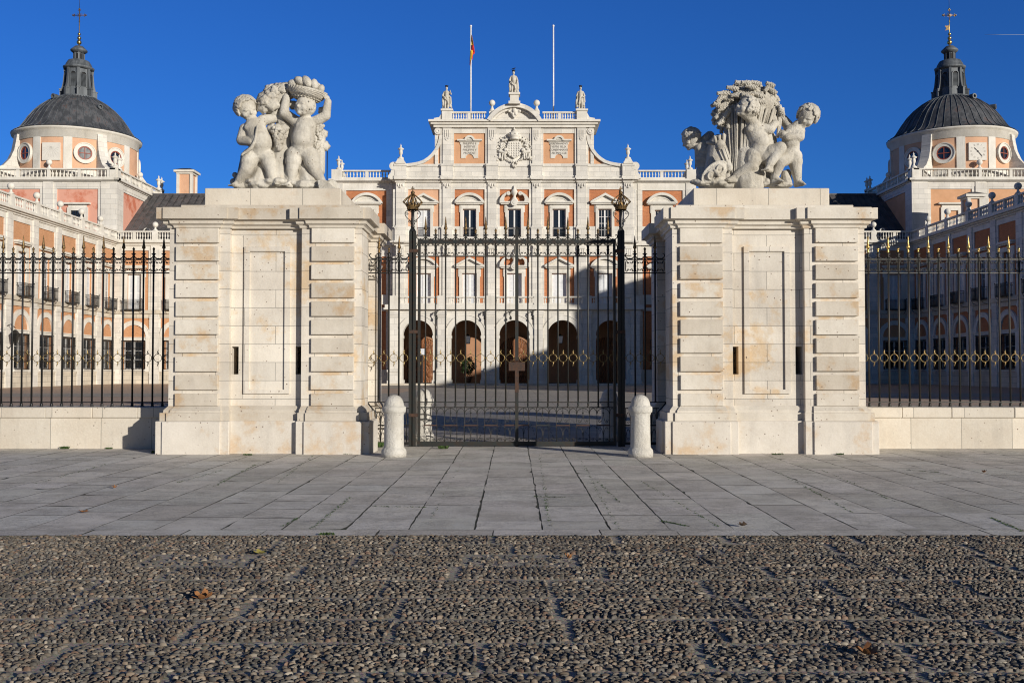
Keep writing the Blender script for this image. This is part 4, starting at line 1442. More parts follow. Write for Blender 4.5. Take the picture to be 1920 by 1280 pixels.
# --- the two wings that flank the court
wings = {}
for s in (-1, 1):
    t = thing('palace_wing', ('sunlit palace wing with orange brick fields and iron balconies' if s < 0 else 'palace wing lying in deep shade behind the gilded fence'), 'palace wing', (s * XW, DT, 0), -s * pi / 2 if s > 0 else pi / 2, group='palace wings beside the court')
    wings[s] = t
    L = 34.0 if s < 0 else 78.0
    nb = 7
    # local x: left wing runs from -L to 0, right wing from 0 to L
    cs = [(-1 if s < 0 else 1) * (2.1 + BAY * k) for k in range(nb)]
    x0, x1 = (-L, 0) if s < 0 else (0, L)
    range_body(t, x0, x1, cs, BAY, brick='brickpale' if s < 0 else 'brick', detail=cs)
    for k in range(nb + 1):
        if k == 0: continue
        e = (-1 if s < 0 else 1) * (2.1 + BAY * (k - .5))
        obj('ball_finial', BALLF, None, t, (e, -.22, zW['bal'] + .02))
    r = MB(); zt = zW['bal'] + .35
    r.add([(x0, .3, zW['cor'] + .1), (x1, .3, zW['cor'] + .1), (x1, 4.6, zt), (x0, 4.6, zt), (x0, 12, zW['cor']), (x1, 12, zW['cor'])], [(0, 1, 2, 3), (3, 2, 5, 4)])
    obj('roof', r, M['leadroof'], t, world=False)
# lantern bracket on the sunlit wing (cut by the picture edge)
t = wings[-1]
b = MB(); lx = -(2.1 + BAY * 4.5) - .3
b.tube([(lx, 0, 5.2), (lx, -.5, 5.4), (lx, -.9, 5.1)], .035, 6)
b.frus((lx - .14, lx + .14, -1.04, -.76, 3.9), (lx - .25, lx + .25, -1.15, -.65, 4.6)); b.frus((lx - .28, lx + .28, -1.18, -.62, 4.6), (lx - .06, lx + .06, -.96, -.84, 4.95))
b.tube([(lx, 0, 3.6), (lx, -.4, 3.4), (lx, -.8, 3.85)], .03, 6)
obj('wall_lantern', b, M['iron'], t, world=False)
# raised pavilion of the shaded wing, outside the picture (its shadow climbs the facade)
t = thing('wing_pavilion', 'raised pavilion on the roof of the shaded wing', 'building', (XW + 4, 65, 0))
b = MB(); b.box(XW + .3, XW + 11, 54.8, 80.0, 15.5, 19.9); obj('walls', b, M['lime'], t)
b = MB(); b.box(XW - .1, XW + 11.4, 54.4, 80.4, 19.9, 20.6); obj('cornice', b, M['lime2'], t)
b = MB(); b.box(XW + .3, XW + 2.2, 59.8, 61.4, 20.6, 22.8); b.frus((XW, XW + 2.5, 59.5, 61.8, 22.8), (XW + .9, XW + 1.6, 60.2, 60.9, 23.9)); obj('chimney', b, M['lime2'], t)

# --- low ranges between the towers and the central block
bc = [-42.6 + 2.1 + 4.45 * k for k in range(5)]
ranges = {}
for s in (-1, 1):
    cs = [c if s < 0 else -c for c in bc]
    t = thing('palace_range', 'low range with lead roof %s' % ('and chimney behind the basket pier' if s < 0 else 'behind the wheat sheaf pier, half in shade'), 'palace range', (0, DT, 0), 0, group='low ranges linking towers and centre')
    ranges[s] = t
    xs = sorted((s * 42.75, s * 18.9))
    range_body(t, xs[0], xs[1], cs, 4.45, brick='brickpale', detail=cs)
    for k in range(5):
        obj('ball_finial', BALLF, None, t, (s * -1 * 0 + (cs[k] + s * -1 * 2.225), -.22, zW['bal'] + .02))
    zr = zat(365, 115.4)
    r = MB(); z0 = zW['cor'] - .2
    r.add([(xs[0], .2, z0), (xs[1], .2, z0), (xs[1], 9.4, zr), (xs[0], 9.4, zr), (xs[1], 19, z0), (xs[0], 19, z0)], [(0, 1, 2, 3), (3, 2, 4, 5), (1, 4, 2), (0, 3, 5)])
    # standing seams
    n = int((xs[1] - xs[0]) / .75)
    for i in range(n + 1):
        x = xs[0] + (xs[1] - xs[0]) * i / n
        r.tube([(x, .2, z0 + .02), (x, 9.4, zr + .03)], .045, 4)
    r.box(xs[0], xs[1], 9.25, 9.55, zr - .05, zr + .12)
    rf = obj('roof', r, M['leadroof'], t, world=False)
    for (x, y) in ((s * 36.3, 6.2), (s * 39.8, 2.0), (s * 31, 5.0)):
        d = MB(); z = z0 + (zr - z0) * (y - .2) / 9.2
        d.lathe([(.30, 0), (.30, .5)], 14, cap=False); d.lathe([(.2, 0), (.2, .5)], 14, cap=False); d.lathe([(.2, .5), (.3, .5)], 14, cap=False)
        d.xf(T(x, y - .35, z + .15) @ Matrix.Rotation(pi / 2, 4, 'X') @ T(0, 0, -.1))
        obj('roof_vent', d, M['lime2'], rf, world=False)
# chimney of the left range
X_, Y_ = xat(347.5, 117), 117.0
def chimney(t, X_, Y_, z0, z1, w, nm='chimney'):
    b = MB(); b.box(X_ - w, X_ + w, Y_ - w, Y_ + w, z0, z1 - .55)
    c = obj(nm, b, M['peach2'], t)
    b = MB()
    for sx in (-1, 1):
        for sy in (-1, 1): b.box(X_ + sx * w - .16, X_ + sx * w + .16, Y_ + sy * w - .16, Y_ + sy * w + .16, z0, z1 - .56)
    b.box(X_ - w - .2, X_ + w + .2, Y_ - w - .2, Y_ + w + .2, z1 - .75, z1 - .55); b.box(X_ - w - .42, X_ + w + .42, Y_ - w - .42, Y_ + w + .42, z1 - .549, z1 - .3)
    b.box(X_ - w - .15, X_ + w + .15, Y_ - w - .15, Y_ + w + .15, z0, z0 + .4)
    obj('chimney_trim', b, M['lime2'], c)
    b = MB(); b.frus((X_ - w - .46, X_ + w + .46, Y_ - w - .46, Y_ + w + .46, z1 - .299), (X_ - w * .6, X_ + w * .6, Y_ - w * .6, Y_ + w * .6, z1)); obj('chimney_cap', b, M['lead'], c)
    return c
chimney(ranges[-1], X_, Y_, zat(372, 117), zat(317, 117), .78)
# chimney on the shaded wing
Yc = 101.0; Xc_ = xat(1826, Yc)
b_ = chimney(wings[1], Xc_, Yc, 16.0, zat(361, Yc), .6)

# ---------------------------------------------------------------- towers
TX, TY = 49.78, 112.9
HX, HY = 7.15, 6.9
def tz(py): return zat(py, DT)
zT = dict(bal=tz(316), cor=tz(335), corb=tz(341), fr=tz(350), pan=tz(354.5))


def tower(s, label):
    cx, cy = s * TX, TY
    t = thing('domed_tower', label, 'tower', (cx, cy, 0), group='domed corner towers')
    wallm = M['pink'] if s < 0 else M['peach']
    b = MB(); b.box(cx - HX, cx + HX, cy - HY, cy + HY, ZC, zT['corb']); obj('tower_wall', b, wallm, t)
    # stone dress of each face, built in face frames
    st = MB(); co = MB()
    for fi, (a, half, dist) in enumerate(((0, HX, HY), (-pi / 2, HY, HX), (pi / 2, HY, HX), (pi, HX, HY))):
        R = T(cx, cy, 0) @ RZ(a) @ T(0, -dist, 0)
        m = MB()
        ps = [-half + .75, 0, half - .75] if fi in (0, 3) else [-half + .75, half - .75]
        for k, p in enumerate(ps):
            e = .0
            w_ = .75 if k in (0, len(ps) - 1) else .55
            lo, hi = p - w_, p + w_
            ex = .22 if fi in (0, 3) else 0
            if k == 0: lo -= ex
            if k == len(ps) - 1: hi += ex
            m.box(lo, hi, -.22, -.001, 8, zT['corb']); m.box(max(lo - .35, -half), min(hi + .35, half), -.11, -.001, 8, zT['corb'] - .01)
        m.box(-half, half, -.10, -.001, zT['pan'], zT['corb'] - .005); m.box(-half, half, -.14, -.002, zT['fr'], zT['corb'])
        st.join(m.xf(R))
        m = MB()
        e = .0
        m.box(-half - .3, half + .3, -.30, 0, zT['corb'], zT['corb'] + .12); m.box(-half - .55, half + .55, -.55, 0, zT['corb'] + .121, zT['cor'])
        balustrade(m, -half, half, zT['cor'], zT['bal'] - zT['cor'], -.05, 7, posts=(-half + .75, -half * .5 + .3, 0, half * .5 - .3, half - .75), w=.34)
        m.box(-half - .15, -half + .6, -.25, .4, zT['cor'] + .002, zT['bal'] + .012); m.box(half - .6, half + .15, -.25, .4, zT['cor'] + .001, zT['bal'] + .01)
        co.join(m.xf(R))
    obj('stone_pilasters', st, M['lime'], t); obj('cornice_and_balustrade', co, M['lime2'], t)
    b = MB(); b.box(cx - HX - .3, cx + HX + .3, cy - HY - .3, cy + HY + .3, zT['cor'] - .3, zT['cor'] + .02); obj('terrace', b, M['limeold'], t)
    # front window
    wx = (s * xat(142.5, DT) * -1) if s > 0 else xat(142.5, DT)
    y = cy - HY
    b = MB(); zt, zb = tz(395), tz(420)
    b.box(wx - 1.1, wx - .72, y - .16, y, zb, zt + .35); b.box(wx + .72, wx + 1.1, y - .16, y, zb, zt + .35); b.box(wx - .72, wx + .72, y - .16, y, zt, zt + .35)
    b.box(wx - 1.0, wx + 1.0, y - .12, y, zt + .35, zt + .65); b.box(wx - 1.4, wx + 1.4, y - .45, y, zt + .651, zt + .82)
    w_ = obj('window', b, M['lime2'], t)
    if s < 0:
        b = MB(); b.box(wx - .72, wx + .72, y - .02, y - .005, zb, zt); obj('pane', b, M['glass'], w_)
        b = MB()
        for i in range(6): b.tube([(wx - .6 + i * .24, y - .08, zb), (wx - .6 + i * .24, y - .08, zt)], .025, 4)
        for z in (zt - .5, zt - 1.1): b.box(wx - .72, wx + .72, y - .1, y - .06, z - .02, z + .02)
        obj('window_bars', b, M['iron'], w_)
    # urns and balls
    zb_ = zT['bal']
    for (dx, dy) in ((-HX + .1, -HY), (-HX + .1, -HY + 1.1), (HX - .1, -HY), (HX - .1, -HY + 1.1), (HX, HY), (HX, HY - 1.0), (-HX, HY), (-HX, HY - 1.0)):
        u_ = obj('urn', URN, None, t, (dx, dy, zb_)); u_.scale = (.78, .78, .78)
    for (dx, dy) in ((0, -HY), (HX, 0), (-HX, 0)):
        obj('ball_finial', BALLF, None, t, (dx, dy, zb_))
    # drum
    R = 6.42; z0 = zT['cor']; zc = zat(250, DT - 0); z1 = zat(262, TY) + .0
    b = MB(); b.lathe([(R, z0 - .2), (R, z1 - .3)], 96, c=(cx, cy), cap=False); drum = obj('drum', b, M['peach2' if s > 0 else 'peach2'], t)
    b = MB()
    zpb, zpt = zat(312, DT - .5), zat(252.5, DT - .5)   # lower and upper edge of the plaster panels
    b.lathe([(R + .10, z0 - .15), (R + .10, zpb - .1), (R + .03, zpb)], 96, c=(cx, cy), cap=False)
    b.lathe([(R + .03, zpt), (R + .10, zpt + .02), (R + .10, z1 - .36), (R + .2, z1 - .33), (R + .22, z1 - .27), (R + .42, z1 - .20), (R + .46, z1 - .05), (R + .40, z1), (R - .3, z1 + .05)], 96, c=(cx, cy), cap=False)
    for k in range(12):
        am = radians(-90 + 30 * k + 15)
        for i in range(4):
            a0 = am - .068 + .034 * i; a1 = a0 + .034
            q = [(cx + r_ * cos(a), cy + r_ * sin(a), z) for r_, a, z in ((R, a0, zpb - .05), (R + .10, a0, zpb - .05), (R + .10, a1, zpb - .05), (R, a1, zpb - .05), (R, a0, zpt + .05), (R + .10, a0, zpt + .05), (R + .10, a1, zpt + .05), (R, a1, zpt + .05))]
            b.add(q, [(1, 2, 6, 5), (0, 1, 5, 4), (2, 3, 7, 6)])
    obj('drum_stonework', b, M['lime2'], drum)
    zmid = (zpb + zpt) / 2 + .1
    for k in range(12):
        a = radians(-90 + 30 * k)
        if sin(a) > .6: continue
        if k % 6 == 3: continue
        Mx = T(cx, cy, 0) @ RZ(a + pi / 2) @ T(0, -R, zmid)
        if k == 0:
            b = MB(); b.box(-.95, .95, -.14, .1, -.95, .95); pl = obj('dial_plate', b.xf(Mx), M['dial'], drum)
            if s > 0:
                # clock face: numerals and hands
                num = MB()
                for i, rmn in enumerate(('XII', 'I', 'II', 'III', 'IIII', 'V', 'VI', 'VII', 'VIII', 'IX', 'X', 'XI')):
                    an = -2 * pi * i / 12
                    wd = {'I': .055, 'V': .12, 'X': .12}
                    tot = sum(wd[c] for c in rmn); x = -tot / 2
                    rm = MB()
                    for c in rmn:
                        hh = .10
                        def stroke(xa, za, xb, zb, w_=.022):
                            d = Vector((xb - xa, 0, zb - za)); n_ = Vector((d.z, 0, -d.x)).normalized() * w_ / 2
                            rm.add([(xa - n_.x, 0, za - n_.z), (xa + n_.x, 0, za + n_.z), (xb + n_.x, 0, zb + n_.z), (xb - n_.x, 0, zb - n_.z)], [(0, 1, 2, 3)])
                        if c == 'I': stroke(x + .027, -hh, x + .027, hh)
                        elif c == 'V': stroke(x + .01, hh, x + .06, -hh); stroke(x + .06, -hh, x + .11, hh, .014)
                        else: stroke(x + .01, hh, x + .11, -hh); stroke(x + .01, -hh, x + .11, hh, .014)
                        x += wd[c]
                    num.join(rm.xf(Matrix.Rotation(-an, 4, 'Y') @ T(0, -.145, .74)))
                obj('numerals', num.xf(Mx), M['letters'], pl)
                hd = MB()
                for (px_, pz_, l) in ((.50, -.60, .78), (-.42, .42, .6)):
                    d = Vector((px_, 0, pz_)); n_ = Vector((d.z, 0, -d.x)).normalized()
                    e = d
                    hd.add([tuple(n_ * .03 + Vector((0, -.17, 0))), tuple(e * .75 + n_ * .05 + Vector((0, -.17, 0))), tuple(e + Vector((0, -.17, 0))), tuple(e * .75 - n_ * .05 + Vector((0, -.17, 0))), tuple(-n_ * .03 + Vector((0, -.17, 0)))], [(0, 1, 2, 3, 4)])
                hd.ball((0, -.17, 0), .08, 8, 6)
                obj('clock_hands', hd.xf(Mx), M['ink'], pl)
            else:
                ln = MB()
                for i in range(11):
                    a_ = radians(-80 + 16 * i); ln.add([(-.006, -.143, .5), (.006, -.143, .5), (sin(a_) * 1.2 + .006, -.143, .5 - cos(a_) * 1.2), (sin(a_) * 1.2 - .006, -.143, .5 - cos(a_) * 1.2)] if abs(sin(a_) * 1.2) < .9 else [(-.006, -.143, .5), (.006, -.143, .5), (.88 * (1 if a_ > 0 else -1), -.143, .5 - .88 / abs(tan(a_)) + .006), (.88 * (1 if a_ > 0 else -1), -.143, .5 - .88 / abs(tan(a_)) - .006)], [(0, 1, 2, 3)])
                obj('sundial_lines', ln.xf(Mx), M['letters'], pl)
            b = MB(); b.box(-1.5, 1.5, -.035, .1, -1.45, 1.35)
            continue
        # round window: ring, glass, red frame
        b = MB(); b.arc(0, 0, .74, 1.14, 0, 360, -.16, .2, 28); b.arc(0, 0, 1.04, 1.14, 0, 360, -.22, -.161, 28)
        w_ = obj('round_window', b.xf(Mx), M['lime2'], drum)
        b = MB(); b.arc(0, 0, 0.0, .74, 0, 360, -.03, -.02, 24); obj('pane', b.xf(Mx), M['glass'], w_)
        b = MB(); b.arc(0, 0, .63, .75, 0, 360, -.10, -.03, 24); b.box(-.04, .04, -.09, -.04, -.68, .68); b.box(-.68, .68, -.09, -.04, -.04, .04)
        obj('red_sash', b.xf(Mx), M['redframe'], w_)
    # scroll buttresses on the diagonals
    for k in range(4):
        a = radians(-45 + 90 * k)
        pts = [(R - .1, z1 - .55), (R + .28, z1 - .55), (R + .36, z1 - 1.2), (R + .55, z1 - 2.3), (R + .95, z1 - 3.3), (R + 1.6, z1 - 4.1), (R + 2.3, z1 - 4.5), (R + 2.3, z0 + .02), (R - .1, z0 + .02)]
        b = MB(); b.prism(pts, -.5, .5)
        obj('scroll_buttress', b.xf(T(cx, cy, 0) @ RZ(a)), M['lime'], t)
    # dome
    prof = [(6.9, z1 + .02), (6.65, z1 + .16), (6.3, z1 + .38), (5.98, z1 + .72), (5.68, z1 + 1.2), (5.28, z1 + 1.85), (4.75, z1 + 2.6), (4.05, z1 + 3.35), (3.25, z1 + 4.0), (2.5, z1 + 4.45), (1.9, z1 + 4.68)]
    k_ = (zat(186.5, TY) - z1) / 4.68
    prof = [(r, z1 + (z - z1) * k_) for r, z in prof]
    b = MB(); b.lathe(prof, 72, c=(cx, cy), cap=False)
    dome = obj('dome', b, M['lead'], t)
    b = MB()
    for i in range(48):
        a = 2 * pi * i / 48
        b.tube([(cx + (r + .02) * cos(a), cy + (r + .02) * sin(a), z + .02) for r, z in prof], .035, 4)
    obj('standing_seams', b, M['leadlantern'], dome)
    for (a, zz, r_) in ((radians(-113), z1 + 4.0 * k_, 3.25), (radians(-38), z1 + 2.9 * k_, 4.45), (radians(-70), z1 + 4.0 * k_, 3.25)):
        if s < 0 and abs(a + radians(70)) < .01: continue
        if s > 0 and abs(a + radians(113)) < .01: continue
        b = MB(); b.arc(0, 0, .17, .30, 0, 360, -.35, .3, 14); b.arc(0, 0, 0, .17, 0, 360, -.1, .3, 12)
        obj('dome_vent', b.xf(T(cx, cy, zz + .15) @ RZ(a + pi / 2) @ T(0, -r_, 0)), M['leadlantern'], dome)
    # lantern
    zl = [zat(p, TY) for p in (187, 170, 133, 128, 113, 100, 97, 87)]
    b = MB()
    b.lathe([(2.05, zl[0] - .15), (2.05, zl[0] + .12), (1.75, zl[0] + .2)], 32, c=(cx, cy))
    b.lathe([(1.5, zl[0]), (1.42, zl[2])], 8, c=(cx, cy), smooth=False, a0=pi / 8)
    b.lathe([(1.45, zl[2]), (1.62, zl[2] + .1), (1.68, zl[3] - .02), (1.45, zl[3] + .08), (1.38, zl[3] + .35), (1.15, zl[3] + .75), (.75, zl[4] - .05), (.62, zl[4])], 32, c=(cx, cy))
    b.lathe([(.52, zl[4] - .1), (.52, zl[5])], 8, c=(cx, cy), smooth=False)
    b.lathe([(.6, zl[5] - .05), (.9, zl[6]), (.92, zl[6] + .12), (.75, zl[6] + .28), (.45, zl[7] - .05), (.12, zl[7] + .05), (.05, zl[7] + .2)], 24, c=(cx, cy))
    lan = obj('lantern', b, M['leadlantern'], t)
    b = MB(); l2 = MB()
    for k in range(8):
        a = 2 * pi * k / 8
        Mx = T(cx, cy, 0) @ RZ(a + pi / 8)
        m = MB()
        # buttress at each corner, splayed at the foot
        zz = zl[0]
        m.prism([(1.3, zz + .1), (1.98, zz + .1), (1.98, zz + .95), (1.82, zz + 1.05), (1.68, zz + 1.6), (1.55, zl[2] - .4), (1.6, zl[2]), (1.3, zl[2])], -.13, .13)
        m.box(1.3, 2.03, -.17, .17, zz + .93, zz + 1.02)
        m.box(.45, .62, -.07, .07, zl[4] - .1, zl[5])
        b.join(m.xf(Mx))
        m = MB(); w_ = .30
        zb, zt = zz + 1.25, zl[2] - .75
        m.xf(Mx)
        q = MB(); q.box(-w_, w_, -1.36, -1.32, zb, zt); q.arc(0, zt, 0, w_, 0, 180, -1.36, -1.32, 10)
        l2.join(q.xf(T(cx, cy, 0) @ RZ(a)))
        q = MB(); q.arc(0, zt, w_, w_ + .09, 0, 180, -1.45, -1.3, 10); q.box(-w_ - .09, -w_, -1.45, -1.3, zb - .1, zt); q.box(w_, w_ + .09, -1.45, -1.3, zb - .1, zt)
        z = zb
        while z < zt: q.add([(-w_, -1.44, z), (w_, -1.44, z), (w_, -1.37, z + .1), (-w_, -1.37, z + .1)], [(0, 1, 2, 3)]); z += .13
        b.join(q.xf(T(cx, cy, 0) @ RZ(a)))
        q = MB(); q.box(-.11, .11, -.52, -.5, zl[4] + .05, zl[5] - .15); l2.join(q.xf(T(cx, cy, 0) @ RZ(a)))
    obj('lantern_buttresses', b, M['leadlantern'], lan); obj('louvre_openings', l2, M['dark'], lan)
    # finial with balls and cross
    b = MB(); sc_ = 1 if s < 0 else 1
    for py, r_ in ((80, .27), (72, .22), (64.5, .17)):
        b.ball((cx, cy, zat(py, TY)), r_, 12, 8)
    fin = obj('finial_balls', b, M['gold'], t)
    b = MB(); zc_ = zat(29, TY); zt_ = zat(17, TY)
    b.tube([(cx, cy, zl[7]), (cx, cy, zt_)], .05, 6); b.tube([(cx - .7, cy, zc_), (cx + .7, cy, zc_)], .05, 6)
    for (dx, dz) in ((-.74, 0), (.74, 0), (0, .72)):
        b.ball((cx + dx, cy, zc_ + dz), .10, 8, 6)
        for e in (-1, 1): b.ball((cx + dx * .8 + (.0 if dx else e * .12), cy, zc_ + dz * .82 + (e * .12 if dx else 0)), .065, 6, 5)
    for e in (-1, 1):
        for g_ in (-1, 1): b.tube([(cx + e * .1, cy, zc_ + g_ * .1), (cx + e * .22, cy, zc_ + g_ * .22)], .03, 4)
    b.ball((cx, cy, zc_), .12, 8, 6); b.ball((cx, cy, zc_ - .7), .09, 6, 5)
    obj('cross', b, M['goldold'] if s < 0 else M['gold'], t)
    b = MB(); b.tube([(cx, cy, zt_), (cx, cy, zat(-14, TY))], .022, 5); obj('lightning_rod', b, M['metalpole'], t)
    if s > 0:
        b = MB(); z = zat(52, TY); b.prism([(cx - .02, z - .25), (cx - .5, z - .35), (cx - .34, z - .1), (cx - .52, z + .18), (cx - .02, z + .25)], cy - .02, cy + .02); obj('weather_vane', b, M['goldold'], t)
    return t


tower(-1, 'domed corner tower with pink plaster and a blank sundial plate on its drum')
tower(1, 'domed corner tower with peach plaster and a clock on its drum')
# ---------------------------------------------------------------- central block
DC = 102.2; DPo = 97.0
zc = lambda py: zat(py, DC)
zp = lambda py: zat(py, DPo)
PIL = [-11.72, -6.93, -2.29, 2.29, 6.93, 11.72]
BAYC = [-9.33, -4.61, 0, 4.61, 9.33]
HB = 12.25
ct = thing('palace_centre', 'tall central block with stepped attic, arcade and crowned coat of arms', 'palace', (0, DC, 0))
zM0 = zp(571)                       # terrace level
w1t, w1b = zc(512.4), zM0 + .05     # first floor windows
w2t, w2b = zc(392), zc(444.5)       # second floor windows
zE0, zE1, zE2 = zc(481), zc(460.5), zc(452.5)     # entablature between floors
zF0, zF1, zF2 = zc(355.5), zc(343), zc(336)       # main entablature
zPB = zc(424.5)
DF = 103.5
b = MB()
ops = [(c - .75, c + .75, w1b, w1t, False) for c in BAYC] + [(c - .68, c + .68, w2b, w2t, False) for c in BAYC]
b.wall(-HB, HB, zM0, zF1, ops, DC, .4)
b.box(-HB, HB, DC + .7, DC + 16, ZC, zF1)
obj('brick_wall', b, M['brick'], ct)
b = MB(); c = BAYC[0]; b.wall(c - 1.65, c + 1.65, zPB, zF0, [(c - .68, c + .68, zPB, w2t, False)], DC - .006, .1); obj('peach_field', b, M['peach2'], ct)
# stone plinth band of the top floor, friezes and cornices
b = MB()
b.wall(-HB, HB, zE2, zPB, [(c - .68, c + .68, w2b, zPB, False) for c in BAYC], DC - .10, .11)
b.box(-HB, HB, DC - .14, DC, zE0, zE1); b.box(-HB, HB, DC - .18, DC - .001, zE0 + .45, zE0 + .52)
b.box(-HB, HB, DC - .13, DC, zF0, zF1)
b.box(-HB, HB, DC - .16, DC - .001, (zF0 + zF1) / 2 - .03, (zF0 + zF1) / 2 + .04)
obj('frieze', b, M['lime'], ct)
b = MB()
for (z0_, z1_) in ((zE1, zE2), (zF1, zF2)):
    h = z1_ - z0_
    b.box(-HB - .1, HB + .1, DC - .28, DC, z0_, z0_ + h * .35); b.box(-HB - .3, HB + .3, DC - .48, DC, z0_ + h * .351, z0_ + h * .62); b.box(-HB - .5, HB + .5, DC - .68, DC, z0_ + h * .621, z1_)
for p in PIL:
    b.box(p - .62, p + .62, DC - .82, DC - .1, zF1 + (zF2 - zF1) * .62, zF2 + .004); b.box(p - .55, p + .55, DC - .45, DC - .1, zF1 + .005, zF1 + (zF2 - zF1) * .6)
    b.box(p - .62, p + .62, DC - .80, DC - .1, zE1 + (zE2 - zE1) * .62, zE2 + .004)
    # consoles below the middle cornice
    b.box(p - .42, p + .42, DC - .42, DC - .1, zE0 + .1, zE1 - .001); b.box(p - .36, p + .36, DC - .52, DC - .1, zE1 - .35, zE1 - .12)
    for d in (-.2, 0, .2): b.box(p + d - .04, p + d + .04, DC - .46, DC - .41, zE0 + .15, zE1 - .4)
obj('cornice', b, M['lime2'], ct)
for i, p in enumerate(PIL):
    b = MB()
    b.box(p - .45, p + .45, DC - .30, DC, zPB, zF1 - .001); b.box(p - .78, p + .78, DC - .17, DC, zPB - .002, zF0 - .002)
    b.box(p - .56, p + .56, DC - .40, DC, zE2 + .001, zPB - .25); b.box(p - .62, p + .62, DC - .46, DC, zPB - .249, zPB - .10); b.box(p - .5, p + .5, DC - .35, DC, zPB - .099, zPB + .06)
    b.box(p - .80, p + .80, DC - .2, DC, zE2 + .002, zPB - .02)
    b.box(p - .45, p + .45, DC - .30, DC, zM0, zE0 - .001); b.box(p - .78, p + .78, DC - .17, DC, zM0, zE0 - .002)
    # small carved capital
    for d in (-.24, 0, .24): b.ball((p + d, DC - .34, zF0 + .42), (.10, .08, .16), 8, 6)
    b.ball((p, DC - .36, zF0 + .2), (.16, .08, .12), 8, 6)
    obj('pilaster', b, M['lime'], ct)
# windows with pediments
KT = ['tri', 'seg', 'broken', 'seg', 'tri']; KM = ['seg', 'tri', 'broken', 'tri', 'seg']
WT = ['top_white', 'top_dark', 'top_dark', 'top_dark', 'top_grid']; WM = ['mid_light', 'mid_shut', 'mid_light', 'mid_light', 'mid_light']
for i, c in enumerate(BAYC):
    for (wt, wb, kk, wk, ww, hw, pz) in ((w2t, w2b, KT[i], WT[i], 1.36, .96, zc(381.8)), (w1t, w1b, KM[i], WM[i], 1.5, 1.06, zc(501))):
        b = MB(); surround(b, ww, wt - wb, hw, pz - wt - .12)
        pediment(b, kk, pz - wb, 1.52, .98 if kk != 'seg' else 1.05)
        b.xf(T(c, DC, wb)); obj('window_surround', b, M['lime2'], ct)
        o = put_window(wk, ct, c, .2, wb)
        o.scale.z = (wt - wb) / (2.85 if ww < 1.4 else 3.5)
    obj('window_railing', RAIL, None, ct, (c, -.12, w2b + .02))
# outer corner strips of the block and body returns
b = MB()
for s in (-1, 1): xs = sorted((s * HB, s * (HB - .3))); b.box(xs[0] - .001, xs[1], DC - .18, DC + 3, zM0, zF1 - .003)
obj('corner_strip', b, M['lime'], ct)

# --- attic
AT = 8.2
zA0, zA1, zA2 = zF2, zc(307.5), zc(240.5); zA3 = zc(227.5)
b = MB(); b.box(-AT + .1, AT - .1, DC + .0, DC + 4.5, zA1 - .1, zA2 + .1); obj('attic_wall', b, M['peach'], ct)
b = MB(); b.box(-HB + .05, HB - .05, DC - .02, DC + 5, zA0, zA1); b.box(-HB, HB, DC - .10, DC + 5.1, zA1 - .28, zA1 - .02); b.box(-HB, HB, DC - .12, DC + 5.2, zA0 + .001, zA0 + .35)
for p in PIL: b.box(p - .6, p + .6, DC - .34, DC, zA0, zA1 - .30); b.box(p - .66, p + .66, DC - .42, DC, zA1 - .29, zA1 - .05); b.box(p - .68, p + .68, DC - .44, DC, zA0 + .005, zA0 + .3)
obj('attic_pedestal', b, M['lime'], ct)
b = MB()
for p in PIL[1:5]:
    b.box(p - .45, p + .45, DC - .30, DC, zA1 - .06, zA2); b.box(p - .70, p + .70, DC - .16, DC, zA1 - .05, zA2 - .001)
    for d in (-.2, 0, .2): b.box(p + d - .05, p + d + .05, DC - .36, DC - .29, zA2 - 1.0, zA2 - .25)
    b.arc(p, zA2 - 1.15, .06, .2, 0, 360, DC - .37, DC - .28, 12)
b.box(-AT, AT, DC - .12, DC + .001, zc(250.5), zA2)
b.box(-2.3, 2.3, DC - .05, DC + .002, zA1 - .05, zc(250.4))
b.box(-AT, AT, DC - .07, DC + .003, zA1 - .04, zA1 + .02)
for s in (-1, 1): xs = sorted((s * AT, s * (AT - .35))); b.box(xs[0], xs[1], DC - .14, DC + 4.4, zA1 - .05, zA2)
obj('attic_stone', b, M['lime'], ct)
b = MB(); h = zA3 - zA2
b.box(-AT - .12, AT + .12, DC - .42, DC + 4.7, zA2, zA2 + h * .4); b.box(-AT - .4, AT + .4, DC - .62, DC + 5, zA2 + h * .401, zA2 + h * .7); b.box(-AT - .62, AT + .62, DC - .85, DC + 5.2, zA2 + h * .701, zA3)
obj('attic_cornice', b, M['lime2'], ct)
# segmental pediment over the middle
W_ = 2.8; H_ = zc(197.5) - zA3
R_ = (W_ ** 2 + H_ ** 2) / (2 * H_); cz = zA3 + H_ - R_; an = math.degrees(math.asin(W_ / R_))
b = MB(); b.arc(0, cz, R_ - .42, R_, 90 - an, 90 + an, DC - .95, DC + 2, 28); b.arc(0, cz, R_ - .62, R_ - .43, 90 - an * .93, 90 + an * .93, DC - .55, DC, 24)
b.prism([((R_ - .3) * sin(radians(-an + 2 * an * i / 20)), max(zA3 + .001, cz + (R_ - .3) * cos(radians(-an + 2 * an * i / 20)))) for i in range(21)][::-1], DC - .3, DC + 1.5)
obj('arched_pediment', b, M['lime'], ct)
b = MB(); z_ = zA3 + .2
b.prism([(-.42, z_ + 1.3), (-.5, z_ + .9), (-.34, z_ + .4), (0, z_), (.34, z_ + .4), (.5, z_ + .9), (.42, z_ + 1.3)], DC - .62, DC - .28)
for (x, z, r_) in ((-.5, 1.2, .16), (.5, 1.2, .16), (0, 1.45, .24), (-.3, 1.4, .15), (.3, 1.4, .15), (-.55, .7, .12), (.55, .7, .12), (0, .75, .25), (-.15, .4, .15), (.15, .4, .15)): b.ball((x, DC - .62, z_ + z), (r_, r_ * .8, r_ * 1.2), 10, 7)
obj('mask_cartouche', b, M['lime2'], ct)
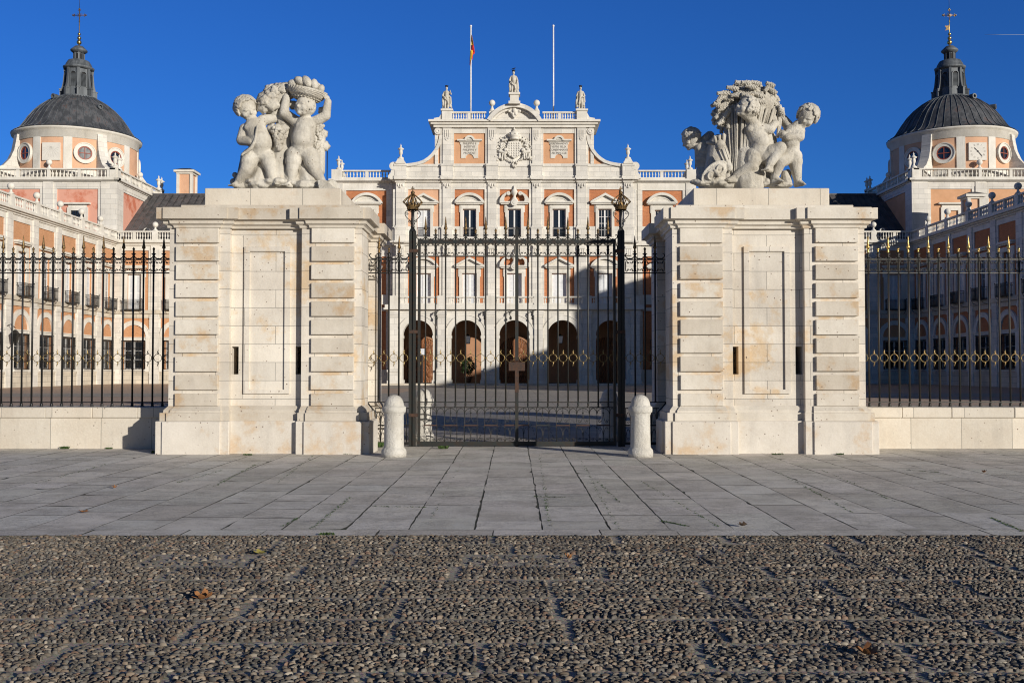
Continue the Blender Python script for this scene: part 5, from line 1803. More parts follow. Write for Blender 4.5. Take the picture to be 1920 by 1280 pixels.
# balustrades and pedestals on the attic
zB1 = zc(211)
for s in (-1, 1):
    b = MB(); xa, xb = sorted((s * 2.9, s * 6.45))
    balustrade(b, xa, xb, zA3, zB1 - zA3, DC - .2, 6, posts=((xa + xb) / 2,), w=.3)
    obj('balustrade', b, M['lime2'], ct)
    b = MB(); p = s * 6.93
    b.box(p - .52, p + .52, DC - .65, DC + .5, zA3, zc(207.5) - .18); b.box(p - .62, p + .62, DC - .75, DC + .6, zc(207.5) - .179, zc(207.5))
    xs = (p, p + s * .5, p + s * .75, p + s * 1.25); b.prism([(p, zA3), (p, zA3 + 1.0), (p + s * .55, zA3 + .75), (p + s * .8, zA3 + .3), (p + s * 1.35, zA3 + .2), (p + s * 1.35, zA3)][::s], DC - .5, DC + .3)
    obj('statue_pedestal', b, M['lime2'], ct)
    b = MB(); p = s * 2.3; b.box(p - .3, p + .3, DC - .5, DC + .1, zA3 + .6, zB1 + .0)
    b.lathe([(.32, 0), (.30, .12), (.16, .35), (.10, .55), (.12, .62)], 14, c=(p, DC - .2), z=zB1); b.ball((p, DC - .2, zB1 + .92), .33, 14, 10)
    obj('ball_finial', b, M['lime2'], ct)
    # concave volutes of the gable
    cur = [(760, 307.7), (772, 306.5), (784, 304.3), (794, 300.8), (802, 295.5), (808.5, 289.5), (814, 282.5), (818, 275.5), (821, 268.5), (823, 261), (824, 254)]
    c2 = [(abs(xat(px, DC, py)), zc(py)) for px, py in cur]
    ins = []
    for i, (x, z) in enumerate(c2):
        x0_, z0_ = c2[max(i - 1, 0)]; x1_, z1_ = c2[min(i + 1, len(c2) - 1)]
        d = Vector((x1_ - x0_, z1_ - z0_)).normalized(); nrm = Vector((-abs(d.y), -abs(d.x)))
        ins.append((x + nrm.x * .32, z + nrm.y * .32))
    b = MB()
    for i in range(len(c2) - 1):
        q4 = [c2[i], c2[i + 1], ins[i + 1], ins[i]]
        b.prism([(s * x, z) for x, z in q4][::s], DC - .25, DC + .8)
    vx, vz = abs(xat(821.5, DC, 247)), zc(247)
    b.arc(s * vx, vz, 0, .36, 0, 360, DC - .28, DC + .7, 16); b.arc(s * vx, vz, .1, .2, 0, 360, DC - .34, DC - .281, 12)
    obj('gable_volute', b, M['lime'], ct)
    b = MB(); zq = zA1 - .1
    for i in range(len(ins) - 1):
        (xa, za), (xb, zb2) = ins[i], ins[i + 1]
        xe = AT - .2
        if max(xa, xb) > xe: b.prism([(s * xa, zq), (s * xa, za), (s * max(xb, xe), zb2), (s * max(xb, xe), zq)][::s], DC + .03, DC + .7)
    obj('gable_field', b, M['peach'], ct)
    # urn pedestal and urn
    p = s * 11.72
    b = MB(); b.box(p - .5, p + .5, DC - .5, DC + .5, zA1 - .05, zA1 + .12); b.frus((p - .45, p + .45, DC - .45, DC + .45, zA1 + .12), (p - .28, p + .28, DC - .28, DC + .28, zA1 + .5)); obj('urn_pedestal', b, M['lime2'], ct)
    u = obj('urn', URN, None, ct, (p, 0, zA1 + .45)); u.scale = (.72, .72, .72)
    b = MB(); b.arc(s * 12.45, zF2 + 1.3, 0, .42, 0, 360, DC - .35, DC + .35, 14); b.prism([(s * 12.2, zF2), (s * 12.2, zF2 + 1.5), (s * 12.6, zF2 + 1.2), (s * 12.75, zF2 + .6), (s * 13.0, zF2 + .3), (s * 13.0, zF2)][::s], DC - .3, DC + .3); obj('side_scroll', b, M['lime2'], ct)
# inscription tablets
FONTS = {}
def textmesh(body, size, depth=.01, spacing=1.15):
    cu = bpy.data.curves.new('inscription', 'FONT'); cu.body = body; cu.size = size; cu.align_x = 'CENTER'; cu.align_y = 'CENTER'
    cu.space_line = spacing; cu.extrude = depth; cu.resolution_u = 2
    o = bpy.data.objects.new('tmp', cu); COL.objects.link(o)
    dg = bpy.context.evaluated_depsgraph_get(); me = bpy.data.meshes.new_from_object(o.evaluated_get(dg))
    bpy.data.objects.remove(o)
    return me


for s, body in ((-1, 'PHILIPPVS II\nINSTITVIT\nPHILIPPVS V\nPROVEXIT'), (1, 'FERDINANDVS\nVI PIVS FELIX\nCONSVMMAVIT\nAN MDCCLII')):
    c = s * 4.61; zt, zb = zc(265), zc(297)
    b = MB()
    n = 12; r_ = .42
    arcp = [(c + r_ * cos(pi * i / n), zb + r_ * sin(pi * i / n)) for i in range(n + 1)]
    b.prism([(c - .98, zt), (c - .98, zt - .32), (c - .88, zt - .4), (c - .88, zb)] + arcp[::-1] + [(c + .88, zb), (c + .88, zt - .4), (c + .98, zt - .32), (c + .98, zt)], DC - .09, DC + .01)
    tb = obj('inscription_tablet', b, M['lime2'], ct)
    b = MB(); b.box(c - 1.28, c - .44, DC - .32, DC, zt, zt + .16); b.box(c + .44, c + 1.28, DC - .32, DC, zt, zt + .16); b.arc(c, zt + .02, .34, .54, 0, 180, DC - .34, DC, 14); b.arc(c, zt + .02, 0, .33, 0, 180, DC - .2, DC, 12)
    b.box(c - 1.1, c + 1.1, DC - .2, DC, zt - .08, zt - .001)
    for k in range(5): b.ball((c - .2 + .1 * k, DC - .22, zt + .12), (.045, .05, .11), 6, 5)
    obj('tablet_hood', b, M['lime2'], tb)
    me = textmesh(body, .31, .012, 1.05); me.materials.clear(); me.materials.append(M['letters'])
    me.transform(T(c, DC - .105, (zt + zb) / 2 + .12) @ Matrix.Rotation(pi / 2, 4, 'X') @ Matrix.Diagonal((.88, 1, 1, 1)))
    me.transform(T(0, -DC, 0))
    o = bpy.data.objects.new('inscription', me); COL.objects.link(o); o.parent = tb


# --- sculpted things: union of capsules and balls, fused by a voxel remesh
def sculpt(name, mb, mat, parent, vox=.014, smooth=5, world=True):
    o = obj(name, mb, mat, parent, world=world)
    r = o.modifiers.new('fuse', 'REMESH'); r.mode = 'VOXEL'; r.voxel_size = vox; r.use_smooth_shade = True
    if smooth:
        m = o.modifiers.new('soften', 'SMOOTH'); m.iterations = smooth; m.factor = .5
    return o


# coat of arms (shield, crown, collar, trophies of flags, lions)
cx_, cz_ = 0.0, zc(281)
b = MB(); y = DC - .22
b.prism([(-.62, cz_ + .75), (-.78, cz_ + .2), (-.68, cz_ - .5), (0, cz_ - .95), (.68, cz_ - .5), (.78, cz_ + .2), (.62, cz_ + .75), (0, cz_ + .9)], DC - .34, DC)
rr = random.Random(4)
b2 = MB()
for i in range(-2, 3):
    for j in range(-3, 3): b2.ball((i * .25, DC - .36, cz_ + j * .25 + .1), (.09, .06, .09), 6, 5)
arms = obj('coat_of_arms', b, M['lime2'], ct)
b.box(-.01, .01, y, y + .01, cz_, cz_ + .01)
obj('shield_charges', b2, M['lime2'], arms)
b = MB()
b.lathe([(.44, 0), (.5, .1), (.46, .22), (.58, .3), (.60, .5), (.45, .75), (.2, .92), (.06, 1.0)], 14, c=(0, DC - .36), z=cz_ + .95); b.ball((0, DC - .36, cz_ + 2.05), .11, 8, 6); b.box(-.03, .03, DC - .4, DC - .34, cz_ + 2.1, cz_ + 2.42); b.box(-.1, .1, DC - .4, DC - .34, cz_ + 2.24, cz_ + 2.3)
for i in range(9): a = 2 * pi * i / 9; b.ball((.58 * cos(a), DC - .36 + .58 * sin(a), cz_ + 1.48), .09, 6, 5)
obj('arms_crown', b, M['lime2'], arms)
b = MB()
for s in (-1, 1):
    for i in range(8):
        a = radians(4 + 12 * i + rr.uniform(-3, 3)); L = rr.uniform(1.55, 1.95) * (1 - .12 * (i > 5))
        x0_, z0_ = s * .5 * cos(a), cz_ + .5 * sin(a); x1_, z1_ = s * L * cos(a), cz_ + .05 + L * sin(a) * .95
        b.tube([(x0_, DC - .12, z0_), (x1_, DC - .28 - .03 * (i % 3), z1_)], .035, 5)
        # banner folded along the staff
        for k in range(3):
            f = .62 + .12 * k
            b.ball((x0_ + (x1_ - x0_) * f - s * .02, DC - .22, z0_ + (z1_ - z0_) * f - .1 * (k - .5)), (.13, .13, .10 + .03 * k), 7, 5)
        b.ball((x1_, DC - .3, z1_), (.06, .06, .09), 6, 5)
    # lions
    b.cap((s * .95, DC - .3, cz_ - .35), (s * 1.5, DC - .3, cz_ - .2), .2, .17, 8); b.ball((s * .92, DC - .42, cz_ - .1), .22, 9, 7); b.ball((s * .8, DC - .52, cz_ - .15), .12, 8, 6)
    for (xa, xb) in ((1.0, 1.0), (1.2, 1.28), (1.5, 1.6), (1.55, 1.4)): b.cap((s * xa, DC - .34, cz_ - .5), (s * xb, DC - .34, cz_ - .95), .10, .07, 7)
    b.tube([(s * 1.6, DC - .2, cz_ - .2), (s * 1.85, DC - .25, cz_ + .05), (s * 1.75, DC - .25, cz_ + .3), (s * 1.9, DC - .25, cz_ + .45)], [.05, .045, .04, .06], 5)
    for i in range(7): b.ball((s * rr.uniform(.6, 1.9), DC - .2, cz_ - 1.0 + rr.uniform(-.12, .1)), (rr.uniform(.08, .16), .12, rr.uniform(.06, .12)), 7, 5)
    b.cap((s * 1.1, DC - .2, cz_ - .95), (s * 2.0, DC - .25, cz_ - .75), .09, .11, 8)
obj('arms_trophies', b, M['lime2'], arms)
b = MB()
for i in range(17):
    a = pi + pi * i / 16; b.ball((.95 * cos(a), DC - .3, cz_ - .35 + .95 * sin(a)), .085, 7, 5)
for i in range(16): b.ball((rr.uniform(-.45, .45) * (1 - i / 20), DC - .25, cz_ - 1.15 - .045 * i), rr.uniform(.07, .13), 7, 5)
obj('collar_chain', b, M['lime2'], arms)

# --- flanking bays
for s in (-1, 1):
    t = thing('palace_flank', 'three storey flank with arched brick window bay, on the %s side of the centre' % ('sunlit' if s < 0 else 'shaded'), 'palace wing', (s * 15.5, DF, 0), group='flanks of the central block')
    xa, xb = sorted((s * 12.26, s * 18.95)); c = s * 15.35
    zf = lambda py: zat(py, DF)
    F0, F1, F2 = zf(357.5), zf(343.5), zf(337)
    w2t_, w2b_ = zf(394), zf(444); w1b_, w1t_ = zf(556), zf(514)
    b = MB(); b.wall(xa, xb, ZC, F1, [(c - .7, c + .7, w2b_, w2t_, False), (c - .75, c + .75, w1b_, w1t_, False), (c - 1.05, c + 1.05, zW['grb'], zW['grt'], False)], DF, .35)
    b.box(xa, xb, DF + .7, DF + 14, ZC, F1); obj('brick_wall', b, M['brick'], t)
    b = MB()
    b.box(xa, xb, DF - .14, DF - .001, F0, F1); h = F2 - F1
    b.box(xa, xb, DF - .3, DF, F1, F1 + h * .4); xs = sorted((xa, xb))
    b.box(min(xa, s * 19.3), max(xb, s * 19.3), DF - .6, DF + 14, F1 + h * .401, F2)
    b.box(xa, xb, DF - .14, DF - .001, zf(481), zf(461)); b.box(xa, xb, DF - .45, DF - .001, zf(460.9), zf(453))
    b.wall(xa, xb, zf(452.9), zf(425), [(c - .7, c + .7, w2b_, zf(425), False)], DF - .1, .1)
    b.box(xa, xb, DF - .16, DF - .002, zf(571), zf(553)); b.box(xa, xb, DF - .35, DF - .001, zf(583), zf(577)); b.box(xa, xb, DF - .14, DF - .001, ZC, zf(693))
    obj('cornice', b, M['lime2'], t)
    for x in (s * 18.4, s * 12.95):
        b = MB()
        if abs(x) > 15: b.box(x - .5, x + .5, DF - .22, DF, ZC, F1 - .002); b.box(x - .85, x + .55 if s > 0 else x + .85, DF - .12, DF, ZC, F0 - .01)
        else: b.box(x - .4, x + .4, DF - .12, DF, ZC, F0 - .01); b.box(x - .12, x + .2, DF - .2, DF, ZC, F1 - .01)
        obj('pilaster', b, M['lime'], t)
    for (wt, wb, pz, kk, k, ww, wn) in ((w2t_, w2b_, zf(382.5), 'seg', WIN, 1.4, 'top_grid'), (w1t_, w1b_, zf(502), 'tri', WIN, 1.5, 'mid_light')):
        b = MB(); surround(b, ww, wt - wb, 1.1, pz - wt - .12); pediment(b, kk, pz - wb, 1.6, 1.1); b.xf(T(c, DF, wb)); obj('window_surround', b, M['lime2'], t)
        f, g = WIN[wn]; o = obj('window', f, None, t, (c - s * 15.5, .2, wb)); obj('pane', g, None, o, (0, 0, 0)); o.scale.z = (wt - wb) / (2.85 if ww < 1.45 else 3.5)
    put_window('ground', t, c - s * 15.5, .25, zW['grb']); obj('grille', GRILLE, None, t, (c - s * 15.5, 0, zW['grb']))
    b = MB(); zB = zf(320.5); balustrade(b, min(s * 12.9, s * 18.0), max(s * 12.9, s * 18.0), F2, zB - F2, DF - .3, 7, posts=(s * 15.35,), w=.3)
    b.box(s * 18.45 - .55, s * 18.45 + .55, DF - .6, DF + .3, F2, zB + .05); obj('balustrade', b, M['lime2'], t)
    for (dx, dy, k) in ((s * 18.3, -.3, .66), (s * 18.3, 1.6, .66)):
        u = obj('urn', URN, None, t, (dx - s * 15.5, dy, zB + .05)); u.scale = (k, k, k)
    b = MB(); b.box(s * 18.45 - .5, s * 18.45 + .5, DF + .8, DF + 2.2, F2, zB + .05); obj('urn_pedestal', b, M['lime2'], t)

# --- portico
zi = zp(628.5); ARW = 1.48
AC = [-9.42, -4.71, 0, 4.71, 9.42]; PP = [-11.78, -7.06, -2.355, 2.355, 7.06, 11.78]
b = MB()
b.wall(-HB, HB, ZC + .18, zp(583), [(c - ARW, c + ARW, ZC + .18, zi, True) for c in AC], DPo, .95)
m = MB(); m.wall(-HB, HB, ZC + .18, zp(583), [(c - ARW, c + ARW, ZC + .18, zi, True) for c in AC], 0, .01); m.xf(T(0, DPo + .95, 0)); b.join(m)
for s in (-1, 1):
    m = MB(); m.wall(-2.1, 2.1, ZC + .18, zp(583), [(-1.3, 1.3, ZC + .18, zi, True)], 0, .9)
    b.join(m.xf(T(s * HB, DPo + .95 + 2.1, 0) @ RZ(s * pi / 2)))
obj('arcade_wall', b, M['lime'], ct)
b = MB()
for c in AC:
    b.arc(c, zi, ARW + .001, ARW + .52, 0, 180, DPo - .06, DPo, 24); b.arc(c, zi, ARW + .46, ARW + .56, 0, 180, DPo - .11, DPo - .061, 24)
    for s in (-1, 1):
        xa, xb = sorted((c + s * (ARW - .06), c + s * (ARW + .52))); b.box(xa, xb, DPo - .10, DPo + 1.0, zi - .30, zi - .02)
        xa, xb = sorted((c + s * (ARW + .0), c + s * (ARW + .35))); b.box(xa, xb, DPo - .05, DPo - .001, ZC + .2, zi - .301)
        xa, xb = sorted((c + s * (ARW - .10), c + s * (ARW + .4))); b.box(xa, xb, DPo - .12, DPo + 1.05, ZC + .181, ZC + .5)
        # vault ribs behind
obj('arch_mouldings', b, M['lime2'], ct)
for p in PP:
    b = MB(); b.box(p - .42, p + .42, DPo - .22, DPo, zp(693), zp(591)); b.box(p - .50, p + .50, DPo - .30, DPo, zp(591) + .001, zp(583.2))
    b.box(p - .46, p + .46, DPo - .26, DPo, zp(594), zp(593)); b.box(p - .60, p + .60, DPo - .36, DPo, ZC + .182, zp(713)); b.box(p - .52, p + .52, DPo - .30, DPo, zp(713) + .001, zp(697)); b.box(p - .60, p + .60, DPo - .38, DPo, zp(697) + .001, zp(693.1))
    b.box(p - .50, p + .50, DPo - .28, DPo - .001, zp(693), zp(690))
    obj('arcade_pilaster', b, M['lime'], ct)
b = MB()
b.box(-HB - .05, HB + .05, DPo - .12, DC, zp(583) + .001, zp(580.5)); b.box(-HB - .45, HB + .45, DPo - .5, DC, zp(580.4), zp(577.5)); b.box(-HB - .35, HB + .35, DPo - .38, DC, zp(577.4), zp(571))
obj('portico_cornice', b, M['lime2'], ct)
for px in (819, 909, 957, 998):
    b = MB(); X_ = xat(px, DPo, 590); Z_ = zp(581)
    b.tube([(X_ + .35, DPo - .3, Z_), (X_ + .05, DPo - .55, Z_ - .15), (X_ - .12, DPo - .6, Z_ - .4), (X_ + .02, DPo - .6, Z_ - .62)], .05, 5); b.tube(spiral(X_ - .02, Z_ - .3, .16, 1.2, 0, 1, 8, DPo - .58), .035, 4)
    b.lathe([(.05, 0), (.14, .1), (.1, .28), (.03, .34)], 6, c=(X_ + .02, DPo - .6), z=Z_ - .98)
    obj('wall_lamp', b, M['iron'], ct)
b = MB(); zb = zp(555.3); z0 = zp(571)
for a, c in zip(PP[:-1], PP[1:]): balustrade(b, a + .4, c - .4, z0 - .02, zb - z0, DPo - .1, 4, posts=((a + c) / 2,), w=.3)
for p in PP: b.box(p - .45, p + .45, DPo - .34, DPo + .15, z0, zb + .03)
for s in (-1, 1): b.box(s * (HB - .1) - .15, s * (HB - .1) + .15, DPo + .1, DC, z0, zb)
obj('terrace_balustrade', b, M['lime2'], ct)
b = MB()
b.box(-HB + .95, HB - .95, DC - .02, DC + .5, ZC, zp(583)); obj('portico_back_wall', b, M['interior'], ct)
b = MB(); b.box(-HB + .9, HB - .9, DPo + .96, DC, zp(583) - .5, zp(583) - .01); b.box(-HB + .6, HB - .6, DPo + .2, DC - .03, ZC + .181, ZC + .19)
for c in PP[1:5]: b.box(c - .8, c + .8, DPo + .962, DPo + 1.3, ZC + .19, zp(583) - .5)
obj('portico_vault', b, M['vaultshade'], ct)
b = MB(); b.box(-HB - .6, HB + .6, DPo - .7, DC, ZC - .05, ZC + .18); b.box(-HB - 1.0, HB + 1.0, DPo - 1.15, DC, ZC - .1, ZC + .09); obj('portico_step', b, M['limeold'], ct)
for c in (AC[0], AC[2], AC[4]):
    zt = zc(632); r_ = 1.6; zs_ = zt - r_; zg = ZC + .2
    b = MB(); b.box(c - r_, c + r_, DC - .12, DC - .025, zg, zs_); b.arc(c, zs_, 0, r_, 0, 180, DC - .12, DC - .025, 18)
    d = obj('wooden_door', b, M['door'], ct)
    b = MB()
    for s in (-1, 1):
        for (za, zb_) in ((zg + .3, zg + 1.2), (zg + 1.35, zs_ - .4), (zs_ - .25, zs_ + .75)):
            xa, xb = sorted((c + s * .15, c + s * 1.3)); w_ = .07
            if zb_ > zs_: xa, xb = sorted((c + s * .15, c + s * 1.0))
            b.box(xa, xb, DC - .16, DC - .121, za, za + w_); b.box(xa, xb, DC - .16, DC - .121, zb_ - w_, zb_); b.box(xa, xa + w_, DC - .16, DC - .121, za + w_, zb_ - w_); b.box(xb - w_, xb, DC - .16, DC - .121, za + w_, zb_ - w_)
            b.ball(((xa + xb) / 2, DC - .13, (za + zb_) / 2), (.3, .07, min(.35, (zb_ - za) * .3)), 10, 8)
    b.box(c - .09, c + .09, DC - .2, DC - .12, zg, zs_ + r_ - .05)
    obj('door_panels', b, M['doorplain'], d)
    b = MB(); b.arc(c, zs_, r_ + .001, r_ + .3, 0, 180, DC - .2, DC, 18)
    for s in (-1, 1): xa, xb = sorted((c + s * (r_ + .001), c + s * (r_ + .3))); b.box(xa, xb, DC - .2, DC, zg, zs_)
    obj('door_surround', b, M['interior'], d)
for c, lb in ((AC[1], 'white glass lantern in the lit arch of the arcade'), (AC[3], 'dim lantern hanging in the shaded arch of the arcade')):
    X_ = xat(876.5, 99.6) if c < 0 else xat(1050, 99.6); Zt = zat(630, 99.6); Zb = zat(643, 99.6)
    t = thing('lantern', lb, 'lantern', (X_, 99.6, Zb), group='lanterns in the arcade')
    b = MB(); b.frus((X_ - .22, X_ + .22, 99.38, 99.82, Zb), (X_ - .28, X_ + .28, 99.32, 99.88, Zt)); obj('glass', b, M['sign'], t)
    b = MB(); b.tube([(X_, 99.6, Zt), (X_, 99.6, zp(583) - .5)], .02, 4); b.frus((X_ - .3, X_ + .3, 99.3, 99.9, Zt + .001), (X_ - .05, X_ + .05, 99.55, 99.65, Zt + .22)); b.box(X_ - .24, X_ + .24, 99.36, 99.84, Zb - .08, Zb - .001)
    for sx in (-1, 1):
        for sy in (-1, 1): b.tube([(X_ + sx * .23, 99.6 + sy * .23, Zb), (X_ + sx * .29, 99.6 + sy * .29, Zt)], .02, 4)
    obj('lantern_frame', b, M['iron'], t)
# potted shrub
X_, Y_ = xat(877, 98.9), 98.9
t = thing('potted_shrub', 'leafy green shrub in a pot under the second arch', 'plant', (X_, Y_, ZC + .18))
b = MB(); b.lathe([(.25, 0), (.42, .55), (.48, .6), (.46, .66), (.38, .62)], 16, c=(X_, Y_), z=ZC + .18); obj('pot', b, plain('terracotta_pot', (.16, .09, .06), .8), t)
b = MB()
for i in range(5): b.tube([(X_, Y_, .8), (X_ + random.uniform(-.3, .3), Y_ + random.uniform(-.3, .3), 1.8)], .025, 4)
obj('stem', b, M['doorplain'], t)
b = MB(); rr = random.Random(8)
for i in range(1400):
    d = Vector((rr.gauss(0, 1), rr.gauss(0, 1), rr.gauss(0, 1))).normalized(); r_ = rr.uniform(.35, 1) ** .5
    k = 1 + .25 * sin(5 * d.x + 3) * cos(4 * d.z)
    p = Vector((X_ + d.x * .72 * r_ * k, Y_ + d.y * .6 * r_ * k, 1.95 + d.z * .85 * r_ * k))
    a = Vector((rr.gauss(0, 1), rr.gauss(0, 1), rr.gauss(0, .6))).normalized() * .11; e = a.cross(Vector((rr.gauss(0, 1), rr.gauss(0, 1), 1))).normalized() * .045
    b.add([p - a, p + e, p + a, p - e], [(0, 1, 2, 3)])
obj('foliage', b, plain('shrub_leaves', (.03, .06, .018), .5, c2=(.05, .085, .03), scale=8), t)
# notice stand by the first door
t = thing('notice_stand', 'white notice on a dark stand before the first wooden door', 'sign', (xat(789, 97.6), 97.6, ZC + .18))
X_ = xat(791.5, 97.6); b = MB(); b.box(X_ - .22, X_ + .22, 97.55, 97.6, zat(665, 97.6), zat(653.5, 97.6)); obj('notice', b, M['sign'], t)
X_ = xat(788, 97.6); b = MB(); b.box(X_ - .05, X_ + .42, 97.61, 97.66, zat(666, 97.6), zat(652.5, 97.6)); b.box(X_ + .12, X_ + .25, 97.6, 97.7, ZC + .18, zat(666, 97.6)); obj('stand', b, M['ink'], t)

# ---------------------------------------------------------------- flagpoles
for px, ptop, lb in ((882.8, 49.5, 'white flagpole with a limp red and yellow flag'), (1037.6, 49, 'bare white flagpole on the palace roof')):
    D = 104.6; X_ = xat(px, D, 100)
    t = thing('flagpole', lb, 'flagpole', (X_, D, zA3), group='flagpoles on the roof')
    b = MB(); b.tube([(X_, D, zA3 - .5), (X_, D, zat(ptop, D))], .085, 8); b.ball((X_, D, zat(ptop, D)), .13, 8, 6); obj('pole', b, M['pole'], t)
    if px < 900:
        # limp cloth gathered in folds on both sides of the pole
        FQ = lambda cx, cy, d: (xat(860 + cx / 8.96, D, 90), D + d, zat(40 + cy / 8.96, D))
        for name, mt, quads in (('yellow_stripe', 'flagyel', [((216, 232, -.1), (222, 240, -.16), (236, 330, -.3), (254, 424, -.2), (236, 420, -.05), (216, 424, -.12)), ((198, 508, -.2), (216, 500, -.3), (238, 508, -.2), (230, 600, -.28), (214, 660, -.2), (192, 694, -.12))]),
                                ('red_stripe', 'flagred', [((216, 222, .02), (224, 236, .05), (258, 430, .1), (272, 525, .1), (258, 548, .1), (240, 560, .1), (232, 650, .08), (216, 600, .02)), ((216, 410, -.16), (236, 416, -.3), (254, 428, -.24), (270, 524, -.2), (246, 516, -.05), (216, 500, -.14)), ((196, 672, -.14), (212, 664, -.22), (206, 700, -.2), (200, 754, -.12), (184, 742, -.05), (186, 560, .05))])):
            b = MB()
            for qd in quads:
                v = [FQ(*k) for k in qd]; m_ = len(v)
                v2 = [(x, y + .03, z) for x, y, z in v]
                b.add(v + v2, [tuple(range(m_)), tuple(range(2 * m_ - 1, m_ - 1, -1))] + [(i, (i + 1) % m_, m_ + (i + 1) % m_, m_ + i) for i in range(m_)])
            obj(name, b, M[mt], t)
for px, ptop, pb, D in ((613.5, 277, 320, 108), (1303.8, 268, 330, 108)):
    t = thing('thin_mast', 'thin dark mast rising behind the %s flank' % ('sunlit' if px < 900 else 'shaded'), 'mast', (xat(px, D), D, 15), group='thin masts')
    b = MB(); X_ = xat(px, D, 290); b.tube([(X_, D, 15), (X_, D, zat(ptop, D))], .06, 5); obj('mast_rod', b, M['metalpole'], t)


# ---------------------------------------------------------------- roof statues
def robed(name, label, px, D, ybase, ytop, mirror=1, arm=0, bird=False):
    X_ = xat(px, D, ybase); z0 = zat(ybase, D); H = zat(ytop, D) - z0; k = H / 2.0
    t = thing(name, label, 'statue', (X_, D, z0), group='crowned figures on the palace roof')
    V = lambda x, y_, z: (X_ + x * k * mirror, D - .1 + y_ * k, z0 + z * k)
    m = MB(); c = lambda a, b_, r0, r1: m.cap(V(*a), V(*b_), r0 * k, r1 * k, 10)
    m.box(X_ - .35 * k, X_ + .35 * k, D - .4 * k, D + .2 * k, z0, z0 + .10 * k)
    c((-.11, 0, .1), (-.12, 0, .55), .075, .085); c((.11, .03, .1), (.10, 0, .55), .07, .085); c((-.12, 0, .55), (-.06, 0, .95), .09, .12); c((.10, 0, .55), (.06, 0, .95), .09, .12)
    c((0, 0, .95), (0, 0, 1.42), .155, .185); c((-.17, 0, 1.46), (.17, 0, 1.46), .09, .09); c((0, 0, 1.5), (0, -.01, 1.65), .07, .06)
    m.ball(V(0, -.01, 1.76), (.10 * k, .115 * k, .135 * k), 12, 10); m.ball(V(0, -.12, 1.74), (.02 * k, .03 * k, .03 * k), 6, 5)
    c((-.22, 0, 1.42), (-.33, -.03, 1.15), .07, .06); c((-.33, -.03, 1.15), (-.18, -.18, 1.02), .055, .045); m.ball(V(-.15, -.2, 1.02), .05 * k, 8, 6)
    if arm: c((.22, 0, 1.42), (.36, -.02, 1.28), .07, .06); c((.36, -.02, 1.28), (.30, -.14, 1.5), .055, .04); m.ball(V(.29, -.15, 1.55), .05 * k, 8, 6)
    else: c((.22, 0, 1.42), (.32, .0, 1.16), .07, .06); c((.32, 0, 1.16), (.26, -.15, .98), .055, .045); m.ball(V(.25, -.17, .95), .05 * k, 8, 6)
    # cloak
    for i in range(7):
        a = -1 + 2 * i / 6
        c((a * .17, .12, 1.42), (a * .34 + .03, .17 - .04 * abs(a), .25 + .08 * (i % 3)), .055, .075)
    for (x, zz, r_) in ((-.28, .9, .09), (.3, .75, .1), (.27, .5, .08), (-.27, .6, .07)): c((x, .02, zz + .3), (x * 1.1, .02, zz - .2), r_ * .8, r_)
    c((-.14, -.12, .92), (.1, -.14, .72), .06, .05); c((.05, -.12, 1.0), (.14, -.12, .5), .06, .06)
    sculpt('figure', m, M['statue'], t, .035, 2)
    m = MB(); m.lathe([(.10 * k, 0), (.115 * k, .05 * k), (.13 * k, .11 * k)], 10, c=V(0, 0, 0)[:2], z=V(0, 0, 1.86)[2])
    for i in range(8): a = 2 * pi * i / 8; m.ball((V(0, 0, 0)[0] + .12 * k * cos(a), V(0, 0, 0)[1] + .12 * k * sin(a), V(0, 0, 1.98)[2]), .022 * k, 5, 4)
    obj('metal_crown', m, M['iron'], t)
    if bird:
        bt = thing('bird', 'dark bird perched on the head of the middle statue', 'bird', V(.02, -.05, 2.0))
        m = MB(); c = lambda a, b_, r0, r1: m.cap(V(*a), V(*b_), r0 * k, r1 * k, 8)
        c((-.08, -.05, 2.07), (.07, -.05, 2.11), .03, .045); m.ball(V(.12, -.05, 2.15), .03 * k, 8, 6); c((-.1, -.05, 2.06), (-.22, -.05, 2.02), .02, .012); c((.14, -.05, 2.15), (.18, -.05, 2.145), .010, .003)
        for e in (-.02, .02): c((0, -.05 + e, 2.06), (0, -.05 + e, 1.98), .007, .007)
        sculpt('bird_body', m, M['iron'], bt, .012, 1)


robed('roof_statue', 'crowned robed figure on the attic corner left of the flagged pole', 837.5, 102.0, 207.5, 161, 1, 1)
robed('roof_statue', 'crowned figure with a bird on its head above the arched pediment', 963, 101.4, 180, 132, 1, 0, True)
robed('roof_statue', 'crowned robed figure on the attic corner right of the bare pole', 1088.5, 102.0, 207.5, 161, -1, 0)
b = MB(); X_ = 0; y = 101.4
b.box(-.45, .45, y - .5, y + .5, zc(199), zc(184)); b.box(-.58, .58, y - .62, y + .62, zc(183.9), zc(180) + .0); b.box(-.6, .6, y - .6, y + .6, zc(201), zc(196))
obj('statue_pedestal', b, M['lime2'], ct)
# ---------------------------------------------------------------- marble groups on the gate piers
DS = 21.0
KP = DS / F / 5.334


class Grp:
    """joints given in the 5.334x view of the group with a depth offset in metres"""
    def __init__(s, ox): s.ox = ox

    def p(s, cx, cy, d=0.0):
        return P(s.ox + cx / 5.334, 130 + cy / 5.334, DS) + Vector((0, d, 0))


def r_(px): return px * KP


def frame(fwd, up):
    f = Vector(fwd).normalized(); u = Vector(up); r = u.cross(f).normalized(); u = f.cross(r).normalized()
    m = Matrix((r, u, f)).transposed()      # columns: right-ish, up, forward
    return m.to_4x4()


